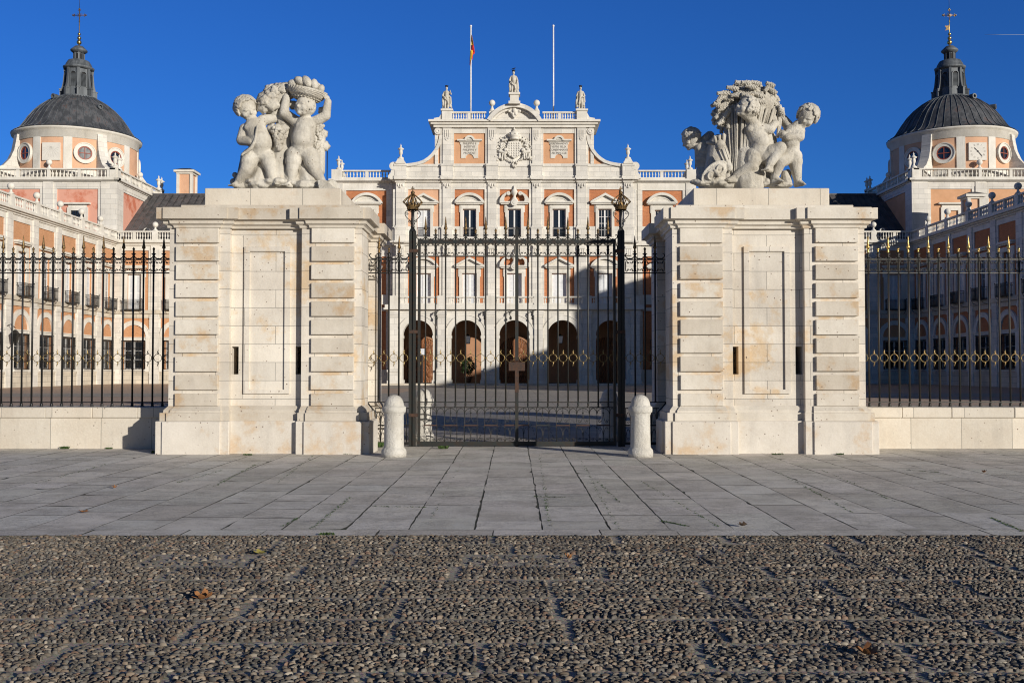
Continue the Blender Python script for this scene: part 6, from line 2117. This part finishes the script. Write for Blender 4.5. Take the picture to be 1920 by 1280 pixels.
def head(mb, c, R, fwd, up, eyes=True):
    Mf = frame(fwd, up)
    def at(x, y, z): return Vector(c) + (Mf @ Vector((x * R, y * R, z * R)))
    def ell(pt, rx, ry, rz, nu=14, nv=10):
        S = Mf @ Matrix.Diagonal((rx * R, ry * R, rz * R, 1)) ; mb.ball(at(*pt), 1.0, nu, nv, M=S)
    ell((0, .08, -.08), .93, 1.0, 1.0, 20, 14)      # skull
    ell((0, -.32, .22), .72, .66, .72)              # face
    for s in (-1, 1):
        ell((s * .38, -.38, .55), .34, .33, .30)    # cheeks
        ell((s * .32, .02, .76), .27, .10, .17)     # brow
        ell((s * .32, -.13, .72), .13, .085, .13)   # eyeball
        ell((s * .92, -.12, -.05), .12, .24, .17)   # ear
    mb.cap(at(0, -.02, .80), at(0, -.28, 1.0), .09 * R, .13 * R, 8)   # nose
    for s in (-1, 1): ell((s * .11, -.31, .93), .09, .07, .09, 8, 6)
    mb.cap(at(-.15, -.50, .85), at(.15, -.50, .85), .065 * R, .065 * R, 8)
    mb.cap(at(-.12, -.62, .82), at(.12, -.62, .82), .07 * R, .07 * R, 8)
    ell((0, -.84, .60), .26, .20, .26)              # chin
    ell((0, -.70, .35), .55, .30, .42)              # jaw


def curls(mb, c, R, fwd, up, n=70, seed=1, rr=(.13, .22), low=-.35, face=.42):
    rg_ = random.Random(seed); Mf = frame(fwd, up); k = 0; tries = 0; pts = []
    mb.ball(Vector(c) + (Mf @ Vector((0, .14 * R, -.24 * R))), 1.0, 18, 12, M=Mf @ Matrix.Diagonal((.96 * R, 1.0 * R, .96 * R, 1)))
    while k < n and tries < 6000:
        tries += 1
        d = Vector((rg_.gauss(0, 1), rg_.gauss(0, 1), rg_.gauss(0, 1))).normalized()
        if d.z > face + .25 * d.y or d.y < low - .3 * d.z: continue
        if any((d - q).length < .24 for q in pts): continue
        pts.append(d); k += 1
        q = Vector(c) + (Mf @ (Vector((d.x * .98, d.y * 1.02 + .06, d.z * 1.02 - .08)) * R))
        t = (Mf @ Vector((d.y, -d.x, rg_.uniform(-.6, .6)))).normalized(); nrm = (Mf @ d).normalized(); b_ = t.cross(nrm)
        r0 = rg_.uniform(*rr) * R
        # a little hooked curl
        pr = [q + (t * cos(a) + b_ * sin(a)) * r0 * .8 * (1 - a / 11) + nrm * r0 * (.15 + a * .09) for a in [i * .9 for i in range(6)]]
        for i in range(5): mb.cap(pr[i], pr[i + 1], r0 * (.55 - .06 * i), r0 * (.5 - .06 * i), 6)
        mb.ball(q, r0 * .75, 7, 5)


def limb(mb, pts, rad):
    for i in range(len(pts) - 1): mb.cap(pts[i], pts[i + 1], rad[i], rad[i + 1], 24)


def hand(mb, w, tip, palm_n, R, curl=.5):
    """w wrist, tip: direction target of the palm"""
    w = Vector(w); d = (Vector(tip) - w); L = d.length; d.normalize(); n = Vector(palm_n).normalized(); s = d.cross(n).normalized(); n = s.cross(d).normalized()
    mb.cap(w, w + d * L * .5, R * .62, R * .7, 10); mb.cap(w + d * L * .45 - s * R * .5, w + d * L * .45 + s * R * .5, R * .42, R * .42, 10)
    for i, (o_, l) in enumerate(((-.75, .9), (-.26, 1.05), (.24, 1.0), (.72, .8))):
        a = w + d * L * .6 + s * R * o_
        l *= R * 1.15
        b1 = a + (d * cos(curl * .5) + n * sin(curl * .5)) * l * .5; b2 = b1 + (d * cos(curl * 1.5) + n * sin(curl * 1.5)) * l * .45; b3 = b2 + (d * cos(curl * 2.3) + n * sin(curl * 2.3)) * l * .35
        mb.cap(a, b1, R * .25, R * .23, 7); mb.cap(b1, b2, R * .23, R * .21, 7); mb.cap(b2, b3, R * .21, R * .17, 7)
    a = w + d * L * .25 + s * R * .55; b1 = a + (d * .7 + s * .7 + n * .2).normalized() * R * .7; b2 = b1 + (d * .8 + n * .6).normalized() * R * .6
    mb.cap(a, b1, R * .3, R * .26, 7); mb.cap(b1, b2, R * .26, R * .2, 7)


def foot(mb, ank, toe, R):
    ank = Vector(ank); toe = Vector(toe); d = (toe - ank); h = Vector((d.x, d.y, 0)).normalized(); s = Vector((-h.y, h.x, 0))
    heel = ank - h * R * .5; heel.z = toe.z + R * .1
    mb.cap(ank, heel, R * .95, R * .75, 10); mb.cap(heel, toe, R * .72, R * .62, 10); mb.cap(ank, toe, R * .85, R * .5, 10)
    for i in range(5):
        o_ = (i - 2) * .42; l = 1.0 - .12 * i
        a = toe + s * R * o_; mb.cap(a, a + h * R * l + Vector((0, 0, -R * .12)), R * (.30 - .03 * i), R * (.27 - .03 * i), 7)


def cherub(G, name, H, hr, hf, hu, neck, chest, belly, pelvis, arms, legs, label=None, hair_seed=1, nhair=70, parent=None, hair_rr=(.13, .22), chest_r=100, belly_r=108, pel_r=98):
    mb = MB()
    hc = G.p(*H); R = r_(hr)
    head(mb, hc, R, hf, hu)
    c0, c1, c2 = G.p(*chest), G.p(*belly), G.p(*pelvis)
    mb.cap(hc - Vector(hu).normalized() * R * .5, G.p(*neck), r_(58), r_(52), 12); mb.cap(G.p(*neck), c0, r_(55), r_(80), 12)
    mb.cap(c0, c1, r_(chest_r), r_(belly_r), 32); mb.cap(c1, c2, r_(belly_r), r_(pel_r), 32)
    mb.ball(c1 + Vector((0, -r_(belly_r * .13), r_(6))), (r_(belly_r * .95), r_(belly_r * .98), r_(belly_r * 1.0)), 28, 18)
    for (pts, rad, hnd) in arms:
        q = [G.p(*a) for a in pts]; limb(mb, q, [r_(x) for x in rad])
        mb.cap(c0, q[0], r_(chest_r * .62), r_(rad[0] * 1.02), 12)
        if hnd: hand(mb, q[-1], G.p(*hnd[0]), hnd[1], r_(hnd[2] if len(hnd) > 2 else 36), hnd[3] if len(hnd) > 3 else .5)
    for (pts, rad, toe) in legs:
        q = [G.p(*a) for a in pts]; limb(mb, q, [r_(x) for x in rad])
        # thigh bulge and calf
        m1 = q[0].lerp(q[1], .45); mb.ball(m1, r_(rad[0] * .98), 14, 10)
        m2 = q[1].lerp(q[2], .4); mb.ball(m2 + Vector((0, .01, 0)), r_(rad[1] * .93), 12, 9)
        mb.cap(c2, q[0], r_(pel_r * .85), r_(rad[0]), 12)
        if toe: foot(mb, q[-1], G.p(*toe), r_(38))
    # navel, breast and small folds come out of the fusing of the volumes
    for s_ in (-1, 1):
        mb.ball(c0 + Vector((s_ * r_(48), -r_(chest_r * .62), -r_(10))), (r_(46), r_(36), r_(38)), 12, 8)
        mb.ball(c2 + Vector((s_ * r_(40), r_(60), -r_(20))), (r_(58), r_(50), r_(60)), 12, 8)
    o = sculpt(name, mb, M['statue'], parent, .0125, 5)
    if label: o['label'] = label
    mb = MB(); curls(mb, hc, R, hf, hu, nhair, hair_seed, hair_rr)
    sculpt('hair', mb, M['statue'], o, .010, 1)
    return o


ZP = ZST
# ======================= left group: two cherubs, basket of fruit, vine ===============
G = Grp(400)
gl = thing('statue_group', 'marble pair of cherubs with a fruit basket and vine leaves', 'statue', (-XPC, DS, ZP))
cherub(G, 'basket_cherub', (925, 390, -.12), 102, (-.45, -.85, .12), (.05, -.05, 1), (925, 475, -.05), (925, 570, 0), (895, 715, -.03), (885, 800, .02),
       [([(822, 520, 0), (712, 445, -.05), (738, 285, -.06)], [56, 50, 36], ((735, 205, -.02), (.6, .5, 0), 34, .35)),
        ([(1012, 530, 0), (1128, 470, -.03), (1150, 330, -.04)], [56, 48, 36], ((1135, 255, 0), (-.6, .5, 0), 34, .4))],
       [([(812, 855, -.02), (795, 1000, -.06), (788, 1120, -.02)], [86, 62, 42], (755, 1168, -.16)),
        ([(965, 860, 0), (1015, 1000, -.03), (1085, 1120, 0)], [88, 64, 42], (1150, 1168, -.12))], hair_seed=3, nhair=40, parent=gl, hair_rr=(.08, .13), chest_r=108, belly_r=116, pel_r=106)
cherub(G, 'vine_cherub', (335, 398, -.05), 110, (.62, -.70, -.32), (-.35, -.1, 1), (385, 495, -.02), (415, 590, 0), (480, 735, -.05), (455, 825, .02),
       [([(318, 600, 0), (290, 715, -.05), (405, 750, -.2)], [58, 54, 40], ((455, 752, -.22), (.3, .6, .5), 38, 1.0)),
        ([(500, 505, .02), (600, 480, .08), (660, 420, .14)], [56, 50, 42], None)],
       [([(378, 880, -.03), (345, 1010, -.10), (262, 1120, -.02)], [90, 68, 46], (215, 1165, -.10)),
        ([(540, 880, .02), (585, 1000, -.06), (600, 1110, -.06)], [84, 64, 46], (655, 1165, -.2))], hair_seed=7, nhair=95, parent=gl, hair_rr=(.17, .27), chest_r=108, belly_r=116, pel_r=104)
# pruning hook
mb = MB(); pts = [(480, 595, -.3), (470, 650, -.3), (455, 740, -.3), (420, 810, -.28), (370, 850, -.27), (325, 870, -.25), (318, 890, -.25)]
mb.tube([G.p(*a) for a in pts], [r_(10), r_(14), r_(16), r_(20), r_(16), r_(12), r_(14)], 8); obj('pruning_hook', mb, M['statue'], gl)
# rocky trunk behind and under the figures
mb = MB(); rg_ = random.Random(21)
def rock(cx, cy, d, rx, rz, n=9, ry=None):
    for i in range(n):
        c = G.p(cx + rg_.uniform(-.5, .5) * rx, cy + rg_.uniform(-.5, .5) * rz, d + rg_.uniform(-.06, .06)); k = rg_.uniform(.45, .7)
        mb.ball(c, (r_(rx * k), r_(ry or rx) * k, r_(rz * k)), 7, 5)
for a, b_, r0, r1 in (((620, 1120, .12), (660, 860, .14), 120, 95), ((660, 860, .14), (700, 560, .16), 95, 80), ((700, 560, .16), (640, 330, .14), 80, 75), ((780, 1100, .1), (700, 900, .15), 100, 60), ((440, 1140, .05), (480, 960, .12), 90, 55), ((950, 1120, .12), (880, 960, .12), 110, 60), ((1020, 1160, .12), (960, 1080, .1), 70, 50), ((560, 1130, .2), (600, 700, .24), 120, 90), ((600, 700, .24), (720, 480, .2), 90, 80), ((760, 1130, .2), (790, 560, .22), 100, 80), ((880, 1120, .22), (890, 900, .2), 110, 70), ((400, 1140, .18), (440, 950, .2), 110, 80), ((1040, 1000, .2), (1060, 640, .16), 60, 50)):
    mb.cap(G.p(*a), G.p(*b_), r_(r0), r_(r1), 9)
for a in ((300, 1150, .1, 110, 60), (460, 1150, 0, 140, 60), (620, 1150, -.02, 120, 60), (880, 1150, .02, 150, 60), (1050, 1160, .05, 130, 50), (1160, 1165, .1, 110, 70), (640, 980, .12, 120, 140), (690, 760, .16, 110, 160)): rock(*a)
zb = G.p(0, 1180)[2]
x0_, x1_ = G.p(215, 0)[0], G.p(1200, 0)[0]
mb.box(x0_, x1_, DS - .42, DS + .55, ZP - .01, ZP + .05)
mb.frus((x1_ - .2, x1_ + .22, DS - .4, DS + .55, ZP - .01), (x1_ - .3, x1_ - .1, DS - .2, DS + .4, ZP + .30))
sculpt('rock_base', mb, M['statue'], gl, .018, 1)
# shadowed fruit or foliage lumps at the outer side
mb = MB()
for i in range(16): mb.ball(G.p(205 + rg_.uniform(-35, 35), 1090 + rg_.uniform(-60, 70), .25 + rg_.uniform(-.05, .05)), r_(rg_.uniform(22, 36)), 8, 6)
for i in range(5): mb.ball(G.p(268 + rg_.uniform(-10, 10), 880 + rg_.uniform(-25, 25), .2), r_(20), 8, 6)
for i in range(6): mb.cap(G.p(262, 880, .22), G.p(225, 1060, .25), r_(22), r_(26), 7)
obj('fruit_cluster', mb, M['statue'], gl)
# basket
bc_ = G.p(935, 235, .02); Rt = r_(195)
bk = MB(); prof = [(.35, -.42), (.55, -.40), (.78, -.24), (.93, -.06), (1.0, .12), (1.02, .17), (.96, .19), (.9, .10)]
bk.lathe([(a * Rt, b_ * Rt) for a, b_ in prof], 40)
for i in range(34):       # twisted rim wickerwork
    a = 2 * pi * i / 34
    bk.tube([((.80 + .21 * t_) * Rt * cos(a + t_ * .55), (.80 + .21 * t_) * Rt * sin(a + t_ * .55), (-.20 + .36 * t_ ** 1.2) * Rt) for t_ in (0, .33, .66, 1)], Rt * .045, 5)
for j, (rr_, zz) in enumerate(((.50, -.40), (.62, -.36), (.72, -.29))):
    for i in range(26):
        a = 2 * pi * (i + .5 * (j % 2)) / 26; bk.ball((rr_ * Rt * cos(a), rr_ * Rt * sin(a), zz * Rt), (Rt * .06, Rt * .06, Rt * .035), 6, 4)
bk.xf(T(*bc_) @ Matrix.Rotation(radians(11), 4, 'Y') @ Matrix.Rotation(radians(6), 4, 'X'))
bo = obj('basket', bk, M['statue'], gl)
for i, (x, y, d, rr_) in enumerate(((820, 165, -.16, 50), (890, 150, -.22, 52), (960, 160, -.24, 55), (1030, 185, -.2, 50), (1085, 215, -.1, 42), (800, 170, .05, 48), (880, 140, .0, 50), (950, 150, .02, 50), (1040, 170, .05, 46), (900, 170, .2, 50), (1000, 180, .22, 48), (770, 195, -.05, 40))):
    f = MB(); f.ball((0, 0, 0), (r_(rr_) * 1.25, r_(rr_), r_(rr_) * .82), 9, 7); f.xf(T(*G.p(x, y, d)) @ Matrix.Rotation(i * .5, 4, 'Y'))
    obj('fruit', f, M['statue'], bo)


def vleaf(mb, c, size, nrm, up, thick=.02):
    """broad lobed leaf with a raised midrib"""
    Mf = frame(nrm, up); n = 26; out = []
    for i in range(n):
        a = 2 * pi * i / n
        rr_ = .80 + .20 * abs(cos(a * 2.5)) ** .7 + .03 * sin(11 * a)
        out.append((rr_ * cos(a) * size, rr_ * sin(a) * size))
    vs_ = [Mf @ Vector((0, 0, size * .18))] + [Mf @ Vector((a * .55, b_ * .55, size * .20 + .04 * size * sin(5 * atan2(b_, a)))) for a, b_ in out] + [Mf @ Vector((a, b_, -size * .12 + .1 * size * sin(5 * atan2(b_, a)))) for a, b_ in out] + [Mf @ Vector((a * .9, b_ * .9, -size * .3)) for a, b_ in out] + [Mf @ Vector((0, 0, -size * .3))]
    vs_ = [v + Vector(c) for v in vs_]
    fs_ = []
    for i in range(n):
        k = (i + 1) % n
        fs_ += [(0, 1 + i, 1 + k), (1 + i, 1 + n + i, 1 + n + k, 1 + k), (1 + n + i, 1 + 2 * n + i, 1 + 2 * n + k, 1 + n + k), (1 + 2 * n + i, 1 + 3 * n, 1 + 2 * n + k)]
    mb.add(vs_, fs_, True)


mb = MB()
for (x, y, d, s_, nx, nz) in ((510, 385, -.12, 78, -.2, -.1), (605, 360, -.14, 80, .2, .1), (500, 280, -.08, 68, -.4, .3), (590, 250, -.12, 78, 0, .4), (560, 190, -.02, 70, -.2, .6), (650, 170, -.02, 70, 0, .8), (700, 190, -.08, 70, .1, .5), (740, 150, .05, 62, .2, .9), (640, 220, -.12, 62, .3, .2), (450, 320, 0, 52, -.6, .1), (460, 260, .05, 50, -.6, .4), (690, 260, 0, 60, .4, .2), (620, 440, .0, 55, .2, -.3), (800, 150, .12, 60, .1, .8), (530, 330, -.18, 60, -.1, .1), (585, 600, -.02, 62, -.2, 0), (710, 590, -.04, 52, .3, .1), (715, 670, 0, 48, .5, -.1), (1110, 750, .14, 55, .6, 0), (1090, 620, .16, 50, .5, .2), (790, 350, .05, 50, .4, 0), (1080, 400, .15, 50, .6, .1)):
    vleaf(mb, G.p(x, y, d), r_(s_), (nx, -1, nz), (rg_.uniform(-.5, .5), 0, 1))
obj('vine_leaves', mb, M['statue'], gl)
mb = MB()
for a, b_, r0, r1 in (((520, 300, .08), (700, 240, .08), 95, 85), ((700, 240, .08), (800, 200, .12), 80, 60), ((560, 400, .06), (640, 300, .06), 60, 60)): mb.cap(G.p(*a), G.p(*b_), r_(r0), r_(r1), 10)
sculpt('vine_mass', mb, M['statue'], gl, .02, 1)
for (cx_, y0, y1, w_, d) in ((650, 600, 810, 62, -.06), (1045, 560, 860, 50, .08)):
    mb = MB()
    for i in range(75):
        t_ = rg_.random(); ww = w_ * (1 - .75 * t_) ; a = rg_.uniform(0, pi)
        mb.ball(G.p(cx_ + (20 if cx_ < 800 else -15) * t_ + ww * cos(a), y0 + (y1 - y0) * t_, d - r_(ww) * sin(a)), r_(20), 8, 6)
    mb.cap(G.p(cx_, y0, d), G.p(cx_ + 10, y1 - 30, d), r_(w_ * .8), r_(12), 8)
    obj('grape_bunch', mb, M['statue'], gl)

# ======================= right group: three cherubs round a wheat sheaf ===============
G = Grp(1260)
gr = thing('statue_group', 'marble group of three cherubs round a big wheat sheaf', 'statue', (XPC, DS, ZP))
cherub(G, 'climbing_cherub', (705, 432, -.36), 104, (-.72, -.35, .28), (.15, -.15, 1), (770, 525, -.22), (805, 615, -.12), (865, 745, -.1), (850, 835, -.08),
       [([(850, 610, -.16), (955, 625, -.2), (1020, 555, -.12)], [60, 50, 36], ((1000, 430, -.05), (-.4, .6, 0), 40, .8)),
        ([(760, 590, 0), (700, 640, .1)], [55, 48], None)],
       [([(800, 880, -.1), (780, 980, -.15), (640, 1075, -.1)], [92, 70, 46], (545, 1125, -.16)),
        ([(920, 880, -.1), (1050, 815, -.24), (945, 975, -.26)], [86, 66, 44], (905, 1035, -.34))], hair_seed=12, nhair=80, parent=gr, hair_rr=(.16, .26), chest_r=98, belly_r=100)
cherub(G, 'leaning_cherub', (1345, 480, -.10), 104, (-.55, -.72, -.42), (.35, -.1, 1), (1260, 560, -.04), (1195, 640, 0), (1185, 745, 0), (1190, 815, .03),
       [([(1272, 620, -.02), (1262, 690, -.12), (1130, 700, -.2)], [56, 48, 38], ((1050, 640, -.16), (.2, .8, 0), 38, .5)),
        ([(1170, 540, .12), (1130, 480, .16), (1090, 470, .18)], [52, 46, 40], None)],
       [([(1228, 870, .02), (1240, 990, .0), (1262, 1100, .05)], [78, 60, 42], (1300, 1152, -.06)),
        ([(1130, 890, -.04), (1065, 940, -.2), (1010, 1090, -.12)], [76, 58, 40], (1060, 1140, -.22))], hair_seed=17, nhair=80, parent=gr, hair_rr=(.15, .24), chest_r=88, belly_r=90, pel_r=88)
cherub(G, 'shaded_cherub', (240, 625, 0.63), 98, (-.7, .35, -.35), (-.2, 0, 1), (320, 690, 0.63), (370, 720, 0.63), (390, 840, 0.63), (400, 930, 0.63),
       [([(400, 640, 0.63), (440, 590, 0.68)], [60, 50], None), ([(330, 760, 0.58), (400, 780, 0.43), (440, 745, 0.38)], [50, 44, 34], None)],
       [([(370, 980, 0.58), (360, 1080, 0.53), (370, 1150, 0.58)], [80, 62, 46], None), ([(440, 980, 0.63), (430, 1080, 0.63), (440, 1150, 0.63)], [80, 62, 46], None)], hair_seed=23, nhair=75, parent=gr, chest_r=92)
# wheat sheaf: stalks pinched at the waist, ears fanning out on top
mb = MB(); ea = MB(); rg_ = random.Random(33)
def ear(p0, p1, rr_):
    p0 = Vector(p0); p1 = Vector(p1); n = 9; d = (p1 - p0); L = d.length; q = d.to_track_quat('Z', 'Y').to_matrix()
    ea.tube([p0, p0 + d * .15, p0 + d * .5, p0 + d * .85, p1], [rr_ * .4, rr_ * .75, rr_ * .9, rr_ * .6, rr_ * .15], 6)
    for i in range(n):
        for k in range(5):
            a = 2 * pi * (k + .5 * (i % 2)) / 5; w_ = rr_ * (.95 if i < 5 else .65)
            w_ *= (1 - .5 * abs(i / n - .35)); c = p0 + d * ((i + .5) / n) + q @ Vector((cos(a) * w_ * .72, sin(a) * w_ * .72, 0))
            ea.ball(c, 1, 6, 4, M=(q @ Matrix.Diagonal((rr_ * .36, rr_ * .36, L / n * .75))).to_4x4())
for i in range(420):
    a = rg_.uniform(0, 2 * pi); rho = sqrt(rg_.random())
    bx, by = 760 + 225 * rho * cos(a), .10 + .26 * rho * sin(a)
    wx, wy = 755 + 190 * rho * cos(a), .12 + .24 * rho * sin(a)
    fx = 800 + 290 * rho * cos(a); fy = .10 + .42 * rho * sin(a)
    ty = 400 - 150 * (1 - rho) + rg_.uniform(-40, 40)
    p = [G.p(bx, 1145, by), G.p((bx + wx) / 2, 1000, (by + wy) / 2), G.p(wx, 840, wy), G.p((wx * .55 + fx * .45), 640, wy * .6 + fy * .4), G.p(fx, ty, fy)]
    mb.tube(p, [r_(11), r_(11), r_(11), r_(12), r_(13)], 5)
obj('wheat_stalks', mb, M['statue'], gr)
mb = MB()
mb.cap(G.p(760, 1120, .12), G.p(755, 860, .12), r_(185), r_(150), 12); mb.cap(G.p(430, 1100, .36), G.p(500, 720, .36), r_(90), r_(110), 12); mb.cap(G.p(1000, 1080, .2), G.p(960, 700, .16), r_(70), r_(110), 12); mb.cap(G.p(770, 860, .14), G.p(790, 520, .20), r_(105), r_(150), 14)
mb.cap(G.p(790, 520, .2), G.p(790, 400, .22), r_(150), r_(170), 14)
sculpt('sheaf_core', mb, M['statue'], gr, .025, 1)
EARS = [(480, 300, 420, 360), (560, 260, 430, 270), (600, 320, 450, 300), (640, 230, 520, 215), (560, 380, 440, 430), (700, 190, 600, 165), (740, 250, 630, 240), (760, 180, 660, 175), (820, 220, 700, 200), (780, 300, 660, 290), (860, 250, 760, 215), (940, 250, 800, 190), (960, 290, 830, 230), (1000, 200, 915, 165), (990, 330, 860, 290), (970, 400, 850, 350), (1020, 270, 940, 215), (1060, 330, 1010, 250), (1040, 400, 1010, 320), (1085, 480, 1050, 380), (1090, 520, 1090, 400), (900, 380, 770, 330), (830, 350, 700, 330), (470, 400, 390, 370), (480, 450, 420, 500), (510, 520, 440, 570), (470, 340, 380, 385), (540, 460, 480, 520), (700, 280, 560, 300), (860, 190, 760, 165), (900, 310, 790, 270), (650, 170, 570, 210), (950, 190, 900, 250), (830, 400, 720, 400)]
for i, (x0, y0, x1, y1) in enumerate(EARS):
    d0 = -.20 + .22 * rg_.random(); d0 -= .12 * (1 - abs(x0 - 760) / 350)
    ear(G.p(x0, y0, d0), G.p(x1, y1, d0 - .03), r_(30))
for i in range(125):
    a = rg_.uniform(-.05, pi + .75); k_ = sqrt(rg_.uniform(.15, 1.0))
    x = 755 + 290 * k_ * cos(a); y = 395 - 185 * k_ * max(-.75, sin(a)) + 40 * max(0, -cos(a)) * k_; d0 = .14 + .36 * sqrt(max(0, 1 - k_ * k_)) * rg_.choice([-1, -1, -1, 1]) + rg_.uniform(-.03, .04)
    if abs(x - 690) < 130 and abs(y - 440) < 120: d0 = max(d0, -.02)
    bend = Vector((-sin(a) * .8 + cos(a) * .55, (d0 - .15) * .5, cos(a) * .8 + sin(a) * .35 + .1))
    p0 = G.p(x, y, d0) - bend.normalized() * .07; ear(p0, p0 + bend.normalized() * rg_.uniform(.22, .28), r_(32))
# long leaf blades sweeping over the right shoulder of the sheaf
for i in range(16):
    f = i / 15
    mb = ea; mb.tube([G.p(930 - 120 * f, 560 - 10 * f, -.18), G.p(960 - 60 * f, 430 - 60 * f, -.2 - .03 * f), G.p(1010 - 90 * f, 330 - 60 * f, -.18), G.p(960 - 60 * f, 230 - 20 * f, -.12)] if i % 2 else [G.p(1040 + 20 * f, 700 - 40 * f, -.1), G.p(1055 + 20 * f, 520, -.12), G.p(1040 + 30 * f, 400, -.08), G.p(960 + 60 * f, 200 + 120 * f, -.02)], r_(13), 5)
obj('wheat_ears', ea, M['statue'], gr)
# quiver with arrows
a, b_ = G.p(462, 770, -.16), G.p(560, 1000, -.12)
mb = MB(); mb.cap(a, b_, r_(52), r_(36), 20)
for f in (.08, .16, .72, .95):
    c = a.lerp(b_, f); d = (b_ - a).normalized() * r_(8); rr_ = r_(58 - 20 * f); mb.tube([c - d, c + d], rr_, 20)
for i in range(9):
    q = (b_ - a).to_track_quat('Z', 'Y').to_matrix(); an = 2 * pi * i / 9
    mb.tube([a.lerp(b_, .2) + q @ Vector((cos(an) * r_(50), sin(an) * r_(50), 0)), a.lerp(b_, .68) + q @ Vector((cos(an) * r_(42), sin(an) * r_(42), 0))], r_(7), 5)
qv = obj('quiver', mb, M['statue'], gr)
mb = MB()
for i in range(8): mb.cap(G.p(425 + 11 * i, 770, -.2 + .03 * (i % 3)), G.p(405 + 15 * i, 700 + 8 * (i % 2) - 4 * i, -.21 + .04 * (i % 3)), r_(12), r_(15), 7)
mb.cap(G.p(440, 760, -.1), G.p(355, 738, -.05), r_(16), r_(20), 8)
obj('arrows', mb, M['statue'], qv)
# mask shield and rocky base
mb = MB(); c = G.p(405, 1050, -.16)
S = Matrix.Rotation(radians(-38), 4, 'Y') @ Matrix.Rotation(radians(20), 4, 'X')
m2 = MB(); m2.ball((0, 0, 0), (r_(150), r_(50), r_(85)), 20, 12)
for s_ in (-1, 1): m2.ball((s_ * r_(55), -r_(45), r_(15)), (r_(30), r_(20), r_(20)), 10, 7); m2.arc(s_ * r_(55), r_(10), r_(32), r_(44), 0, 360, -r_(60), -r_(20), 14)
m2.tube([(r_(150) * cos(t_), -r_(12), r_(85) * sin(t_)) for t_ in [2 * pi * i / 28 for i in range(28)]], r_(12), 6, closed=True)
m2.cap((0, -r_(50), r_(30)), (0, -r_(75), -r_(20)), r_(14), r_(20), 8); m2.cap((-r_(30), -r_(48), -r_(45)), (r_(30), -r_(48), -r_(45)), r_(12), r_(12), 8)
m2.xf(T(*c) @ S); sculpt('mask_shield', m2, M['statue'], gr, .011, 1)
mb = MB()
for a in ((300, 1140, -.05, 130, 50), (430, 1130, -.05, 150, 60), (600, 1150, .1, 150, 50), (850, 1150, .05, 140, 50), (950, 1120, .05, 120, 60), (1100, 1160, .05, 150, 40), (1150, 1080, .12, 60, 90), (520, 1120, .05, 90, 90), (450, 1100, .1, 100, 80)): rock(*a)
x0_, x1_ = G.p(240, 0)[0], G.p(1420, 0)[0]
mb.box(x0_, x1_, DS - .45, DS + .6, ZP - .01, ZP + .045)
mb.cap(G.p(1150, 1130, .05), G.p(1140, 1040, .08), r_(60), r_(40), 8)
sculpt('rock_base', mb, M['statue'], gr, .018, 1)
SKY = dict(alt=0, air=1.0, dust=.3, ozone=3.0, str=.12, deep=(.15, .45, 1.02), pale=(.25, .245, .25), r0=0.0, r1=.9)
SUN = 4.7
EXPO = 0.0
# ---------------------------------------------------------------- sky, sun, camera
EL = radians(12.15); AZX, AZY = .66, -.75        # direction towards the sun (ground plan)
sd = Vector((AZX, AZY, 0)).normalized() * cos(EL) + Vector((0, 0, sin(EL)))
w = bpy.data.worlds.new('World'); SC.world = w; w.use_nodes = True
nt = w.node_tree; q = N(nt)
sky = q.n('ShaderNodeTexSky'); sky.sky_type = 'NISHITA'; sky.sun_disc = False
sky.sun_elevation = EL; sky.sun_rotation = atan2(sd.x, sd.y)
sky.altitude = SKY['alt']; sky.air_density = SKY['air']; sky.dust_density = SKY['dust']; sky.ozone_density = SKY['ozone']
bg = nt.nodes['Background']; bg.inputs['Strength'].default_value = SKY['str']
# clear winter sky: deep blue away from the sun, paler round it
tc = q.n('ShaderNodeTexCoord'); sp = q.n('ShaderNodeSeparateXYZ'); q.l(tc.outputs['Generated'], sp.inputs[0])
side = q.math('ADD', q.math('MULTIPLY', sp.outputs[0], sd.x), q.math('MULTIPLY', sp.outputs[1], sd.y))
fac = q.math('MAXIMUM', q.ramp(side, SKY['r0'], SKY['r1']), q.ramp(sp.outputs[2], .42, .8))
tint = q.mix(fac, SKY['deep'], SKY['pale'])
q.l(q.mix(1.0, sky.outputs[0], tint, 'MULTIPLY'), bg.inputs['Color'])
L = bpy.data.lights.new('sun', 'SUN'); L.energy = SUN; L.angle = radians(.53); L.color = (1.0, .94, .85)
so = bpy.data.objects.new('sun', L); COL.objects.link(so); so.rotation_euler = (-sd).to_track_quat('-Z', 'Y').to_euler()
so.location = (60, -60, 60)
cam = bpy.data.cameras.new('camera'); cam.lens = 36 * F / 1920; cam.sensor_width = 36; cam.clip_end = 6000; cam.clip_start = .1
cam.shift_x = -(VX - 960) / 1920
co = bpy.data.objects.new('camera', cam); COL.objects.link(co); co.location = (CX, 0, CH); co.rotation_euler = (pi / 2 + PIT, 0, 0)
SC.camera = co
SC.view_settings.view_transform = 'Standard'; SC.view_settings.look = 'None'; SC.view_settings.gamma = 1; SC.view_settings.exposure = EXPO
# thin contrail high above the clock tower side
b = MB(); D = 4500
b.tube([(xat(1846, D, 65), D, zat(65, D)), (xat(1880, D, 65.3), D, zat(65.4, D)), (xat(2000, D, 66), D, zat(66.5, D))], [.4, .9, 1.2], 5)
o = obj('contrail', b, plain('contrail_vapour', (.28, .36, .52), 1.0)); tag(o, 'thin white contrail high in the sky', 'contrail', kind='stuff')
SC.cycles.filter_width = 1.1
SC.cycles.use_denoising = True
